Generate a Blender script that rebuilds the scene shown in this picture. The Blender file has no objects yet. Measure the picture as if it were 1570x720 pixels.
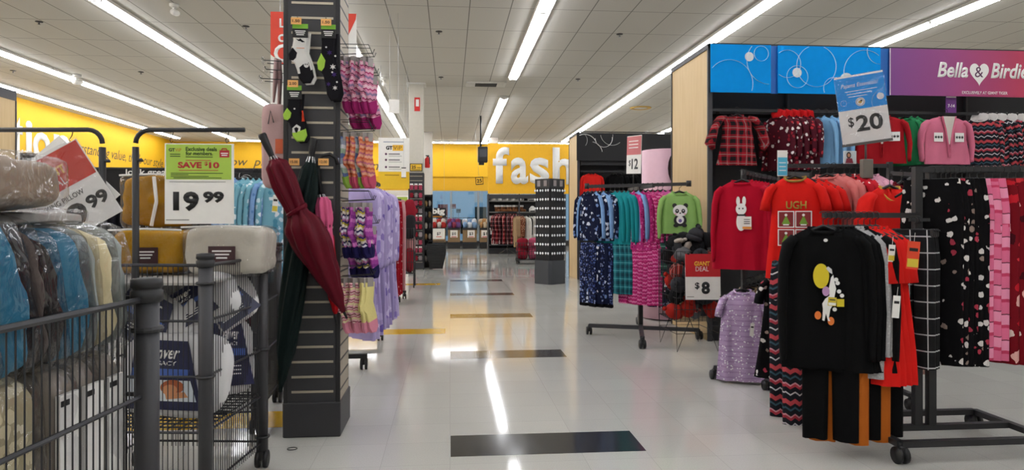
import bpy, bmesh, math, random
from mathutils import Vector, Matrix, noise
rnd = random.Random(7)
SC = bpy.context.scene
COL = SC.collection
# ------------------------------------------------------------------ camera, world, exposure
F, HC, VPX, HOR, CX, CY = 1050.0, 1.45, 690.0, 335.0, 785.0, 360.0
TH = math.atan((CX - VPX) / F)
ST, CT = math.sin(TH), math.cos(TH)
CEIL = 5.35
cam_d = bpy.data.cameras.new('camera'); cam = bpy.data.objects.new('camera', cam_d); COL.objects.link(cam)
cam.location = (0, 0, HC); cam.rotation_euler = (math.pi / 2, 0, -TH)
cam_d.sensor_fit = 'HORIZONTAL'; cam_d.sensor_width = 36.0
cam_d.lens = 36.0 * F / 1570.0
cam_d.shift_y = (HOR - CY) / 1570.0
cam_d.clip_start = 0.05; cam_d.clip_end = 200
SC.camera = cam
W = bpy.data.worlds.new('world'); SC.world = W; W.use_nodes = True
W.node_tree.nodes['Background'].inputs[0].default_value = (0.75, 0.85, 1.0, 1)
W.node_tree.nodes['Background'].inputs[1].default_value = 1.3
SC.view_settings.view_transform = 'Standard'
try: SC.view_settings.look = 'None'
except Exception: pass
SC.view_settings.gamma = 1.0; SC.view_settings.use_curve_mapping = False
SC.view_settings.exposure = 0.0
TUBE = 26.0            # emission of the ceiling tubes

# ------------------------------------------------------------------ helpers: places
def pt(px, py, t):
    u = (px - CX) / F
    return Vector((t * (ST + u * CT), t * (CT - u * ST), HC + t * (HOR - py) / F))
def gnd(px, py, z=0.0):
    return pt(px, py, (HC - z) * F / (py - HOR))
def R(d): return math.radians(d)

# ------------------------------------------------------------------ helpers: materials
def lin(c):
    if isinstance(c, str):
        c = c.lstrip('#'); c = [int(c[i:i + 2], 16) / 255 for i in (0, 2, 4)]
    return tuple((x / 12.92 if x <= 0.04045 else ((x + 0.055) / 1.055) ** 2.4) for x in c[:3]) + (1.0,)
MATS = {}
class NT:
    def __init__(s, name):
        s.m = bpy.data.materials.new(name); s.m.use_nodes = True
        s.t = s.m.node_tree; s.b = s.t.nodes['Principled BSDF']
    def n(s, kind, **kw):
        nd = s.t.nodes.new(kind)
        for k, v in kw.items():
            if k.startswith('i_'):
                key = k[2:]; key = int(key) if key.isdigit() else key.replace('_', ' ')
                s.put(nd.inputs[key], v)
            else: setattr(nd, k, v)
        return nd
    def put(s, sock, v):
        if isinstance(v, bpy.types.NodeSocket): s.t.links.new(v, sock)
        elif isinstance(v, bpy.types.Node): s.t.links.new(v.outputs[0], sock)
        else: sock.default_value = v
    def math(s, op, a, b=0.0, c=0.0):
        nd = s.t.nodes.new('ShaderNodeMath'); nd.operation = op
        s.put(nd.inputs[0], a); s.put(nd.inputs[1], b)
        if op in ('COMPARE', 'WRAP', 'MULTIPLY_ADD'): s.put(nd.inputs[2], c)
        return nd.outputs[0]
    def mix(s, fac, a, b):
        nd = s.t.nodes.new('ShaderNodeMix'); nd.data_type = 'RGBA'
        s.put(nd.inputs[0], fac); s.put(nd.inputs[6], a); s.put(nd.inputs[7], b)
        return nd.outputs[2]
    def robj(s):
        oi = s.t.nodes.new('ShaderNodeObjectInfo'); cb = s.n('ShaderNodeCombineXYZ', i_0=s.math('MULTIPLY', oi.outputs['Random'], 7.0), i_1=s.math('MULTIPLY', oi.outputs['Random'], 3.0), i_2=s.math('MULTIPLY', oi.outputs['Random'], 11.0))
        ad = s.n('ShaderNodeVectorMath', operation='ADD'); s.put(ad.inputs[0], s.obj()); s.put(ad.inputs[1], cb.outputs[0]); return ad.outputs[0]
    def obj(s):
        c = s.t.nodes.new('ShaderNodeTexCoord'); return c.outputs['Object']
    def xyz(s, v=None):
        nd = s.t.nodes.new('ShaderNodeSeparateXYZ'); s.put(nd.inputs[0], v if v is not None else s.obj()); return nd.outputs
    def ramp(s, fac, stops):
        nd = s.t.nodes.new('ShaderNodeValToRGB'); nd.color_ramp.interpolation = 'CONSTANT'
        e = nd.color_ramp.elements
        while len(e) < len(stops): e.new(0.5)
        for i, (p, c) in enumerate(stops): e[i].position = p; e[i].color = lin(c)
        s.put(nd.inputs[0], fac); return nd.outputs[0]
    def bump(s, h, strength=0.3, dist=0.01):
        nd = s.t.nodes.new('ShaderNodeBump'); nd.inputs['Strength'].default_value = strength
        nd.inputs['Distance'].default_value = dist; s.put(nd.inputs['Height'], h); s.put(s.b.inputs['Normal'], nd.outputs[0])
    def fin(s, col=None, rough=0.6, metal=0.0, spec=0.5, coat=0.0, sheen=0.0):
        if col is not None: s.put(s.b.inputs['Base Color'], col if not isinstance(col, str) else lin(col))
        s.put(s.b.inputs['Roughness'], rough); s.b.inputs['Metallic'].default_value = metal
        s.b.inputs['Specular IOR Level'].default_value = spec; s.b.inputs['Coat Weight'].default_value = coat
        s.b.inputs['Sheen Weight'].default_value = sheen
        return s.m
def plain(name, col, rough=0.55, metal=0.0, spec=0.5, coat=0.0):
    if name in MATS: return MATS[name]
    q = NT(name)
    nz = q.n('ShaderNodeTexNoise', i_Vector=q.obj(), i_Scale=14.0, i_Detail=3.0)
    c = lin(col); d = tuple(x * 0.88 for x in c[:3]) + (1,)
    MATS[name] = q.fin(q.mix(nz.outputs[0], d, c), rough, metal, spec, coat); return MATS[name]
def cloth(name, col, scale=90.0, var=0.82, rough=0.85):
    if name in MATS: return MATS[name]
    q = NT(name); o = q.obj()
    nz = q.n('ShaderNodeTexNoise', i_Vector=o, i_Scale=9.0, i_Detail=4.0)
    fine = q.n('ShaderNodeTexNoise', i_Vector=o, i_Scale=scale, i_Detail=2.0)
    c = lin(col); d = tuple(x * var for x in c[:3]) + (1,)
    q.bump(fine.outputs[0], 0.25, 0.004)
    MATS[name] = q.fin(q.mix(nz.outputs[0], d, c), rough, 0, 0.12); return MATS[name]
def dots(name, bg, cols, scale=18.0, thr=0.28, bg2=None, rough=0.85):
    """scattered motifs printed on cloth"""
    if name in MATS: return MATS[name]
    q = NT(name); o = q.robj()
    wob = q.n('ShaderNodeTexNoise', i_Vector=o, i_Scale=scale * 2.2, i_Detail=2.0)
    v = q.n('ShaderNodeTexVoronoi', i_Vector=o, i_Scale=scale); v.inputs['Randomness'].default_value = 0.75
    dist = q.math('ADD', v.outputs['Distance'], q.math('MULTIPLY', q.math('SUBTRACT', wob.outputs[0], 0.5), 0.55))
    m = q.math('LESS_THAN', dist, thr)
    sp = q.n('ShaderNodeSeparateColor', i_0=v.outputs['Color'])
    st = [(i / len(cols), c) for i, c in enumerate(cols)]
    colr = q.ramp(sp.outputs[0], st)
    base = lin(bg)
    if bg2:
        n2 = q.n('ShaderNodeTexNoise', i_Vector=o, i_Scale=scale * 0.6, i_Detail=1.0)
        base = q.mix(q.math('GREATER_THAN', n2.outputs[0], 0.52), lin(bg), lin(bg2))
    MATS[name] = q.fin(q.mix(m, base, colr), rough, 0, 0.12); return MATS[name]
def bands(name, stops, period=0.3, zig=0.02, zp=0.05, rough=0.85, axis=2):
    """fair-isle like bands with a zigzag"""
    if name in MATS: return MATS[name]
    q = NT(name); x = q.xyz(q.robj())
    across = q.math('ADD', x[0], x[1]) if axis == 2 else q.math('ADD', x[2], x[1])
    tri = q.math('PINGPONG', across, zp)
    z = q.math('ADD', x[axis], q.math('MULTIPLY', tri, zig / zp))
    fr = q.math('FRACT', q.math('DIVIDE', q.math('ADD', z, 10.0), period))
    MATS[name] = q.fin(q.ramp(fr, stops), rough, 0, 0.25); return MATS[name]
def plaid(name, base, dark, line, period=0.14, rough=0.85):
    if name in MATS: return MATS[name]
    q = NT(name); x = q.xyz()
    def fr(a): return q.math('FRACT', q.math('DIVIDE', q.math('ADD', a, 10.0), period))
    ax = q.math('ADD', x[0], q.math('MULTIPLY', x[1], 0.8))
    fx, fz = fr(ax), fr(x[2])
    dk = q.math('MULTIPLY', q.math('ADD', q.math('LESS_THAN', fx, 0.45), q.math('LESS_THAN', fz, 0.45)), 0.5)
    ln = q.math('MAXIMUM', q.math('COMPARE', fx, 0.72, 0.035), q.math('COMPARE', fz, 0.72, 0.035))
    c = q.mix(dk, lin(base), lin(dark)); c = q.mix(q.math('MULTIPLY', ln, 0.8), c, lin(line))
    MATS[name] = q.fin(c, rough, 0, 0.25); return MATS[name]
def sequin(name, a, b):
    if name in MATS: return MATS[name]
    q = NT(name); o = q.obj()
    v = q.n('ShaderNodeTexVoronoi', i_Vector=o, i_Scale=95.0)
    sp = q.n('ShaderNodeSeparateColor', i_0=v.outputs['Color'])
    bn = q.math('FRACT', q.math('MULTIPLY', q.xyz()[2], 22.0))
    q.bump(sp.outputs[1], 0.9, 0.01)
    hi = q.math('GREATER_THAN', sp.outputs[0], 0.93)
    c = q.mix(q.math('LESS_THAN', bn, 0.25), lin(a), lin(b)); c = q.mix(hi, c, lin('#ffffff'))
    MATS[name] = q.fin(c, 0.35, 0.25, 0.6); return MATS[name]
def emit(name, col, s):
    if name in MATS: return MATS[name]
    q = NT(name); q.b.inputs['Emission Color'].default_value = lin(col); q.b.inputs['Emission Strength'].default_value = s
    MATS[name] = q.fin(col, 0.5); return MATS[name]
def plastic_film():
    if 'film' in MATS: return MATS['film']
    m = bpy.data.materials.new('clear_film'); m.use_nodes = True; t = m.node_tree; t.nodes.clear()
    out = t.nodes.new('ShaderNodeOutputMaterial'); mx = t.nodes.new('ShaderNodeMixShader')
    tr = t.nodes.new('ShaderNodeBsdfTransparent'); gl = t.nodes.new('ShaderNodeBsdfGlossy')
    gl.inputs['Roughness'].default_value = 0.12
    tr.inputs[0].default_value = (0.96, 0.96, 0.97, 1)
    lw = t.nodes.new('ShaderNodeLayerWeight'); lw.inputs[0].default_value = 0.25
    ma = t.nodes.new('ShaderNodeMath'); ma.operation = 'MULTIPLY_ADD'; ma.inputs[1].default_value = 0.38; ma.inputs[2].default_value = 0.035
    nz = t.nodes.new('ShaderNodeTexNoise'); nz.inputs['Scale'].default_value = 9.0; nz.inputs['Distortion'].default_value = 1.5
    tc = t.nodes.new('ShaderNodeTexCoord'); bp = t.nodes.new('ShaderNodeBump'); bp.inputs['Strength'].default_value = 0.9; bp.inputs['Distance'].default_value = 0.03
    L = t.links.new
    L(tc.outputs['Object'], nz.inputs['Vector']); L(nz.outputs[0], bp.inputs['Height']); L(bp.outputs[0], gl.inputs['Normal'])
    L(lw.outputs['Facing'], ma.inputs[0]); L(ma.outputs[0], mx.inputs[0]); L(tr.outputs[0], mx.inputs[1]); L(gl.outputs[0], mx.inputs[2]); L(mx.outputs[0], out.inputs[0])
    MATS['film'] = m; return m

BLACK = plain('black_plastic', '#111113', 0.5)
CHAR = plain('charcoal_metal', '#353538', 0.5)
CHARD = plain('dark_charcoal_metal', '#202022', 0.5)
WIRE = plain('grey_wire', '#2b2b2e', 0.4, 0.3)
STEEL = plain('steel', '#a8a8a8', 0.3, 0.9)
WHITE = plain('white_card', '#ece9e2', 0.6)
PAPER = plain('white_paper', '#f2f0ea', 0.6)
INK = plain('black_ink', '#141414', 0.6)
RED = plain('sign_red', '#d3201c', 0.5)
YEL = plain('yellow_paint', '#f7c514', 0.6)
LWHITE = plain('letter_white', '#efeeea', 0.5)
FILM = plastic_film()

# ------------------------------------------------------------------ helpers: meshes
class MB:
    def __init__(s): s.v = []; s.f = []; s.sm = []
    def add(s, vs, fs, smooth=False, M=None):
        o = len(s.v)
        s.v += [tuple(M @ Vector(p)) if M is not None else tuple(p) for p in vs]
        s.f += [tuple(i + o for i in f) for f in fs]; s.sm += [smooth] * len(fs); return s
    def box(s, c, d, rz=0.0, ch=0.0, M=None):
        x, y, z = d[0] / 2, d[1] / 2, d[2] / 2
        if ch <= 0:
            vs = [(sx * x, sy * y, sz * z) for sx in (-1, 1) for sy in (-1, 1) for sz in (-1, 1)]
            fs = [(0, 1, 3, 2), (4, 6, 7, 5), (0, 4, 5, 1), (2, 3, 7, 6), (0, 2, 6, 4), (1, 5, 7, 3)]
        else:
            ch = min(ch, x * .9, y * .9, z * .9)
            b = bmesh.new(); bmesh.ops.create_cube(b, size=1)
            for v in b.verts: v.co = (v.co.x * 2 * x, v.co.y * 2 * y, v.co.z * 2 * z)
            bmesh.ops.bevel(b, geom=list(b.edges), offset=ch, segments=1, affect='EDGES')
            b.verts.ensure_lookup_table()
            vs = [tuple(v.co) for v in b.verts]; fs = [tuple(v.index for v in f.verts) for f in b.faces]; b.free()
        T = Matrix.Translation(c) @ Matrix.Rotation(rz, 4, 'Z')
        if M is not None: T = M @ T
        return s.add(vs, fs, False, T)
    def bar(s, a, b, w, d=None, up=(0, 0, 1)):
        """rectangular bar from a to b"""
        a, b = Vector(a), Vector(b); z = (b - a); L = z.length; z.normalize()
        u = Vector(up)
        if abs(z.dot(u)) > 0.95: u = Vector((0, 1, 0))
        x = u.cross(z).normalized(); y = z.cross(x)
        M = Matrix((x, y, z)).transposed().to_4x4(); M.translation = (a + b) / 2
        return s.box((0, 0, 0), (w, d or w, L), M=M)
    def tube(s, path, r, n=8, cap=True, closed=False, flat=1.0):
        P = [Vector(p) for p in path]; m = len(P)
        rr = r if isinstance(r, (list, tuple)) else [r] * m
        nrm = None; rings = []
        for i in range(m):
            if closed: t = P[(i + 1) % m] - P[i - 1]
            else: t = P[min(i + 1, m - 1)] - P[max(i - 1, 0)]
            t.normalize()
            if nrm is None:
                ref = Vector((0, 0, 1)) if abs(t.z) < 0.9 else Vector((1, 0, 0))
                nrm = t.cross(ref).normalized()
            nrm = (nrm - t * nrm.dot(t)).normalized(); bn = t.cross(nrm)
            rings.append([P[i] + nrm * (rr[i] * math.cos(2 * math.pi * k / n)) + bn * (rr[i] * flat * math.sin(2 * math.pi * k / n)) for k in range(n)])
        vs = [p for ring in rings for p in ring]; fs = []
        for i in range(m if closed else m - 1):
            j = (i + 1) % m
            for k in range(n):
                fs.append((i * n + k, i * n + (k + 1) % n, j * n + (k + 1) % n, j * n + k))
        if cap and not closed:
            fs.append(tuple(range(n - 1, -1, -1))); fs.append(tuple((m - 1) * n + k for k in range(n)))
        return s.add(vs, fs, n > 6)
    def cyl(s, a, b, r, n=12): return s.tube([a, b], r, n)
    def lathe(s, prof, n=20, c=(0, 0, 0), mod=None, M=None):
        vs = []; m = len(prof)
        for i, (r, z) in enumerate(prof):
            for k in range(n):
                a = 2 * math.pi * k / n; q = r * (mod(a, i / (m - 1)) if mod else 1)
                vs.append((c[0] + q * math.cos(a), c[1] + q * math.sin(a), c[2] + z))
        fs = [(i * n + k, i * n + (k + 1) % n, (i + 1) * n + (k + 1) % n, (i + 1) * n + k) for i in range(m - 1) for k in range(n)]
        fs.append(tuple(range(n - 1, -1, -1))); fs.append(tuple((m - 1) * n + k for k in range(n)))
        return s.add(vs, fs, True, M)
    def prism(s, pts, y0, y1, smooth=False, M=None):
        """outline in x,z extruded in y"""
        n = len(pts)
        vs = [(p[0], y0, p[1]) for p in pts] + [(p[0], y1, p[1]) for p in pts]
        fs = [tuple(range(n)), tuple(range(2 * n - 1, n - 1, -1))] + [(i, i + n, (i + 1) % n + n, (i + 1) % n) for i in range(n)]
        return s.add(vs, fs, smooth, M)
    def soft(s, w, d, h, n=5.0, seg=10, amp=0.0, freq=9.0, seed=0.0, c=(0, 0, 0), M=None, horiz=1.0):
        """puffy rounded block"""
        idx = {}; vs = []; fs = []
        def V(p):
            k = tuple(round(x, 5) for x in p)
            if k in idx: return idx[k]
            g = sum(abs(x) ** n for x in p) ** (1 / n); q = [x / g for x in p]
            P = Vector((q[0] * w / 2, q[1] * d / 2, q[2] * h / 2))
            if amp:
                e = noise.noise(Vector((P.x * freq * horiz + seed, P.y * freq * horiz - seed, P.z * freq + 3 * seed))) + 0.5 * noise.noise(Vector((P.x * freq * 2.3 * horiz, P.y * freq * 2.3 * horiz, P.z * freq * 2.3 + seed)))
                P += Vector(q).normalized() * (amp * e)
            idx[k] = len(vs); vs.append(tuple(P + Vector(c))); return idx[k]
        for ax in range(3):
            for sg in (-1, 1):
                for i in range(seg):
                    for j in range(seg):
                        qd = []
                        for (a, b) in ((i, j), (i + 1, j), (i + 1, j + 1), (i, j + 1)):
                            p = [0, 0, 0]; p[ax] = sg; p[(ax + 1) % 3] = -1 + 2 * a / seg; p[(ax + 2) % 3] = -1 + 2 * b / seg
                            qd.append(V(p))
                        fs.append(tuple(qd if sg > 0 else qd[::-1]))
        return s.add(vs, fs, True, M)
    def build(s, name, mat, parent=None, loc=None, rot=None):
        me = bpy.data.meshes.new(name); me.from_pydata(s.v, [], s.f); me.update()
        me.polygons.foreach_set('use_smooth', s.sm)
        me.materials.append(mat)
        o = bpy.data.objects.new(name, me); COL.objects.link(o)
        if parent is not None: o.parent = parent
        if loc is not None: o.location = loc
        if rot is not None: o.rotation_euler = rot
        return o
def tag(o, label=None, cat=None, group=None, kind=None):
    if label: o['label'] = label
    if cat: o['category'] = cat
    if group: o['group'] = group
    if kind: o['kind'] = kind
    return o
def thing(name, label, cat, loc=(0, 0, 0), rz=0.0, group=None, rot=None):
    o = bpy.data.objects.new(name, None); COL.objects.link(o); o.empty_display_size = 0.1
    o.location = loc; o.rotation_euler = rot if rot else (0, 0, rz)
    return tag(o, label, cat, group)
def solo(name, mb, mat, label, cat, loc=(0, 0, 0), rz=0.0, group=None, rot=None):
    return tag(mb.build(name, mat, None, loc, rot if rot else (0, 0, rz)), label, cat, group)
def struct(name, mb, mat, parent=None):
    o = mb.build(name, mat, parent)
    if parent is None: o['kind'] = 'structure'
    return o
KIDS = {}
def dup(root, loc, rz=None, label=None, group=None, rot=None):
    r = root.copy(); COL.objects.link(r); r.location = loc
    if rz is not None: r.rotation_euler = (0, 0, rz)
    if rot is not None: r.rotation_euler = rot
    if label: r['label'] = label
    if group: r['group'] = group
    for ch in kids(root):
        c = ch.copy(); COL.objects.link(c); c.parent = r
        for g in kids(ch):
            d = g.copy(); COL.objects.link(d); d.parent = c
    return r
def kids(o):
    if o.name not in KIDS: KIDS[o.name] = list(o.children)
    return KIDS[o.name]
ORD = 'first second third fourth fifth sixth seventh eighth ninth tenth eleventh twelfth thirteenth fourteenth fifteenth sixteenth seventeenth eighteenth nineteenth twentieth'.split()
def nth(i):
    if i < 20: return ORD[i]
    return 'twenty-' + ORD[i - 20] if i < 29 else ('thirty-' + ORD[i - 30] if 30 <= i < 39 else {29: 'thirtieth', 39: 'fortieth'}.get(i, 'forty-' + ORD[(i - 40) % 20]))

def text_mesh(s, w=None, h=None, bold=0.0, shear=0.0, ex=0.0008, size=1.0):
    cu = bpy.data.curves.new('lettering', 'FONT'); cu.body = s; cu.size = size; cu.offset = bold; cu.shear = shear
    cu.resolution_u = 3; cu.fill_mode = 'BOTH'; cu.extrude = 0.0
    tmp = bpy.data.objects.new('lettering', cu); COL.objects.link(tmp)
    dg = bpy.context.evaluated_depsgraph_get(); dg.update()
    me = bpy.data.meshes.new_from_object(tmp.evaluated_get(dg)); bpy.data.objects.remove(tmp)
    if not me.vertices: return me
    xs = [v.co.x for v in me.vertices]; ys = [v.co.y for v in me.vertices]
    x0, x1, y0, y1 = min(xs), max(xs), min(ys), max(ys)
    sx = w / (x1 - x0) if w else None; sy = h / (y1 - y0) if h else None
    sx = sx or sy; sy = sy or sx
    cx, cy = (x0 + x1) / 2, (y0 + y1) / 2
    for v in me.vertices: v.co = ((v.co.x - cx) * sx, -v.co.z, (v.co.y - cy) * sy)
    # give thickness toward -y
    b = bmesh.new(); b.from_mesh(me)
    r = bmesh.ops.extrude_face_region(b, geom=list(b.faces))
    for e in r['geom']:
        if isinstance(e, bmesh.types.BMVert): e.co.y -= ex
    b.to_mesh(me); b.free(); return me
def lettering(s, mat, parent, c, w=None, h=None, bold=0.0, shear=0.0, ex=0.001, tilt=0.0, name='lettering', y=None):
    """letters standing in the x,z plane of the parent, reading from -y; c = (x, z)"""
    me = text_mesh(s, w, h, bold, shear, ex); me.name = name; me.materials.append(mat)
    o = bpy.data.objects.new(name, me); COL.objects.link(o); o.parent = parent
    o.location = (c[0], y if y is not None else -0.004, c[1]); o.rotation_euler = (0, tilt, 0); return o
def rect(parent, name, mat, x0, x1, z0, z1, y=-0.0035, th=0.001, tilt=0):
    return MB().box((0, 0, 0), (x1 - x0, th, z1 - z0)).build(name, mat, parent, ((x0 + x1) / 2, y, (z0 + z1) / 2), (0, tilt, 0))
def disc(parent, name, mat, cx, cz, rx, rz, y=-0.004, th=0.001, n=24):
    return MB().prism([(rx * math.cos(2 * math.pi * k / n), rz * math.sin(2 * math.pi * k / n)) for k in range(n)], -th, 0).build(name, mat, parent, (cx, y, cz))
def shape(parent, name, mat, pts, y=-0.004, th=0.001):
    return MB().prism(pts, y - th, y).build(name, mat, parent)
# ================================================================== THE SETTING
TILE = 0.406
def floor_mat():
    q = NT('vinyl_tile_floor'); x = q.xyz()
    def joint(a): return q.math('LESS_THAN', q.math('ABSOLUTE', q.math('SUBTRACT', q.math('FRACT', q.math('DIVIDE', q.math('ADD', a, 100 * TILE), TILE)), 0.5)), 0.5 - 0.0035)
    jj = q.math('MULTIPLY', joint(x[0]), joint(x[1]))
    o = q.obj()
    sp = q.n('ShaderNodeTexNoise', i_Vector=o, i_Scale=160.0, i_Detail=3.0)
    big = q.n('ShaderNodeTexNoise', i_Vector=o, i_Scale=0.8, i_Detail=4.0)
    cmb = q.n('ShaderNodeCombineXYZ', i_0=q.math('FLOOR', q.math('DIVIDE', x[0], TILE)), i_1=q.math('FLOOR', q.math('DIVIDE', x[1], TILE)))
    wn = q.n('ShaderNodeTexWhiteNoise', i_Vector=cmb)
    c = q.mix(sp.outputs[0], lin('#aeada6'), lin('#e0dfd8'))
    c = q.mix(q.math('MULTIPLY', big.outputs[0], 0.5), c, lin('#b8b7b0'))
    c = q.mix(q.math('MULTIPLY', wn.outputs[0], 0.18), c, lin('#a3a29c'))
    c = q.mix(jj, lin('#adaba5'), c)
    fine = q.n('ShaderNodeTexNoise', i_Vector=o, i_Scale=7.0, i_Detail=2.0)
    hgt = q.math('ADD', q.math('MULTIPLY', fine.outputs[0], 0.5), q.math('MULTIPLY', wn.outputs[0], 0.3))
    q.bump(hgt, 0.05, 0.01)
    rg = q.math('ADD', q.math('MULTIPLY', big.outputs[0], 0.06), 0.05)
    return q.fin(c, rg, 0, 0.45)
def strip_mat():
    q = NT('dark_floor_tile'); o = q.obj(); x = q.xyz()
    sp = q.n('ShaderNodeTexNoise', i_Vector=o, i_Scale=120.0, i_Detail=3.0)
    return q.fin(q.mix(sp.outputs[0], lin('#1d1c1e'), lin('#3a393b')), 0.13, 0, 0.6)
def ceil_mat():
    q = NT('ceiling_tiles'); x = q.xyz()
    def ln(a, p, off, w): return q.math('COMPARE', q.math('FRACT', q.math('DIVIDE', q.math('ADD', a, 40 * p + off), p)), 0.5, w)
    l = q.math('MAXIMUM', ln(x[0], 0.762, 0.02, 0.014), ln(x[1], 1.524, 0.3, 0.007))
    sp = q.n('ShaderNodeTexNoise', i_Vector=q.obj(), i_Scale=60.0, i_Detail=3.0)
    c = q.mix(sp.outputs[0], lin('#bcb8ae'), lin('#c9c5bb')); c = q.mix(l, c, lin('#86837b'))
    return q.fin(c, 0.9, 0, 0.1)
XL, XR, YB, YF = -13.9, 13.0, 36.0, -6.0
struct('floor', MB().box(((XL + XR) / 2, (YB + YF) / 2, -0.05), (XR - XL, YB - YF, 0.1)), floor_mat())
struct('ceiling', MB().box(((XL + XR) / 2, (YB + YF) / 2, CEIL + 0.05), (XR - XL, YB - YF, 0.1)), ceil_mat())
WALL = plain('warm_white_paint', '#cfcac0', 0.8)
YELW = plain('yellow_wall_paint', '#e6b312', 0.7)
YELD = plain('yellow_soffit_shade', '#d9a510', 0.7)  # wall yellow darkened to put the soffit's shadow into the colour
struct('wall_left', MB().box((XL - 0.05, 15, CEIL / 2), (0.1, 42, CEIL)), WALL)
struct('wall_right', MB().box((XR + 0.05, 15, CEIL / 2), (0.1, 42, CEIL)), WALL)
struct('wall_front', MB().box((-0.45, YF - 0.05, CEIL / 2), (26.9, 0.1, CEIL)), WALL)
struct('trim_1', MB().box((XL + 0.03, 15.2, 4.3), (0.06, 41.4, 2.1)), YELW)
# back wall: yellow band over a soffit over the shop windows
zb1 = pt(690, 271, 36).z; zb2 = pt(690, 292, 36).z
wb = MB().box((-0.45, YB + 0.05, (CEIL + zb1) / 2), (26.9, 0.1, CEIL - zb1)); struct('wall_back', wb, YELW)
struct('trim_2', MB().box((-0.45, YB + 0.12, (zb1 + zb2) / 2), (26.9, 0.1, zb1 - zb2)), YELD)
xa, xb = pt(650, 300, 36).x, pt(900, 300, 36).x
struct('wall_back_side', MB().box(((XL + xa) / 2, YB + 0.05, zb2 / 2), (xa - XL, 0.1, zb2)).box(((XR + xb) / 2, YB + 0.05, zb2 / 2), (XR - xb, 0.1, zb2)), WALL)
struct('trim_3', MB().box(((xa + xb) / 2, YB + 0.03, 0.14), (xb - xa, 0.14, 0.28)), CHARD)
GLASS = bpy.data.materials.new('window_glass'); GLASS.use_nodes = True
_t = GLASS.node_tree; _t.nodes.clear(); _o = _t.nodes.new('ShaderNodeOutputMaterial'); _m = _t.nodes.new('ShaderNodeMixShader')
_a = _t.nodes.new('ShaderNodeBsdfTransparent'); _a.inputs[0].default_value = (0.72, 0.86, 0.93, 1); _g = _t.nodes.new('ShaderNodeBsdfGlossy'); _g.inputs['Roughness'].default_value = 0.03
_m.inputs[0].default_value = 0.16; _t.links.new(_a.outputs[0], _m.inputs[1]); _t.links.new(_g.outputs[0], _m.inputs[2]); _t.links.new(_m.outputs[0], _o.inputs[0])
nW = 6
for i in range(nW):
    x0 = xa + (xb - xa) * i / nW; x1 = xa + (xb - xa) * (i + 1) / nW
    fr = MB()
    for X in (x0 + 0.03, x1 - 0.03): fr.box((X, YB + 0.05, (zb2 + 0.28) / 2), (0.05, 0.08, zb2 - 0.28))
    fr.box(((x0 + x1) / 2, YB + 0.05, 0.31), (x1 - x0 - 0.11, 0.08, 0.05)).box(((x0 + x1) / 2, YB + 0.05, zb2 - 0.03), (x1 - x0 - 0.11, 0.08, 0.05))
    f = struct('window_%d' % (i + 1), fr, plain('window_frame_grey', '#9aa3a6', 0.4, 0.5))
    MB().box(((x0 + x1) / 2, YB + 0.05, zb2 / 2 + 0.14), (x1 - x0 - 0.112, 0.012, zb2 - 0.40)).build('pane', GLASS, f)
struct('ground_outside', MB().box((0, 42, -0.1), (30, 12, 0.1)), plain('pale_paving', '#8e9aa2', 0.8))
struct('wall_outside', MB().box((0, 47, 2.2), (30, 0.2, 4.4)), plain('pale_blue_facade', '#bcd9ea', 0.8))
# dark tile strips set across the aisle floor
SM = strip_mat()
for i in range(8):
    py = 700 - 0; t0 = HC * F / (700 - HOR)
    p = gnd(691, 700); y0 = p.y + i * 7.2 * TILE
    struct('floor_strip_%d' % (i + 1), MB().box((p.x + 1.5 * TILE, y0 + TILE / 2, 0.0004), (3 * TILE, TILE, 0.0008)), SM)
YS = plain('yellow_floor_tile', '#c99f16', 0.2)
p = gnd(560, 512); struct('floor_strip_20', MB().box((p.x + 0.1, p.y + 0.15, 0.0004), (1.8, TILE, 0.0008)), YS)
p = gnd(590, 437); struct('floor_strip_21', MB().box((p.x + 0.4, p.y + 0.15, 0.0004), (1.6, TILE, 0.0008)), YS)
p = gnd(405, 655); struct('floor_strip_22', MB().box((p.x - 0.3, p.y + 0.2, 0.0004), (1.6, TILE, 0.0008)), YS)
# far structural columns
for i, (px, t, z0) in enumerate(((757, 33.0, 0), (656, 31.0, 0))):
    c = pt(px, HOR, t); struct('pillar_%d' % (i + 1), MB().box((c.x, c.y, CEIL / 2), (0.42, 0.42, CEIL - 0.004), 0, 0.02), WALL)

# ------------------------------------------------------------------ ceiling lamps
TUBEM = emit('lit_tube', '#f6f8ff', TUBE)
HOUS = plain('lamp_housing_white', '#d9d7d0', 0.5)
def make_light():
    r = thing('ceiling_light', 'x', 'ceiling light', (0, 0, 0))
    MB().box((0, 0, -0.03), (0.30, 3.03, 0.06), 0, 0.008).build('housing', HOUS, r)
    for sx in (-0.075, 0.075):
        for sy in (-0.757, 0.757):
            MB().tube([(sx, sy - 0.735, -0.085), (sx, sy + 0.735, -0.085)], 0.022, 6).build('lamp_tube', TUBEM, r)
    for y in (-1.505, 0.0, 1.505): MB().box((0, y, -0.08), (0.2, 0.022, 0.045)).build('tube_holder', HOUS, r)
    return r
LIGHT0 = make_light(); first = True
LINES = [(-12.9, 'along the left yellow wall'), (-10.35, 'in the row second from the left wall'), (-6.17, 'in the row left of the slatted pillar'), (-2.2, 'in the row that passes the slatted pillar'),
         (1.72, 'in the row above the aisle'), (5.65, 'in the row over the blue signs'), (9.43, 'in the row far right')]
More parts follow.
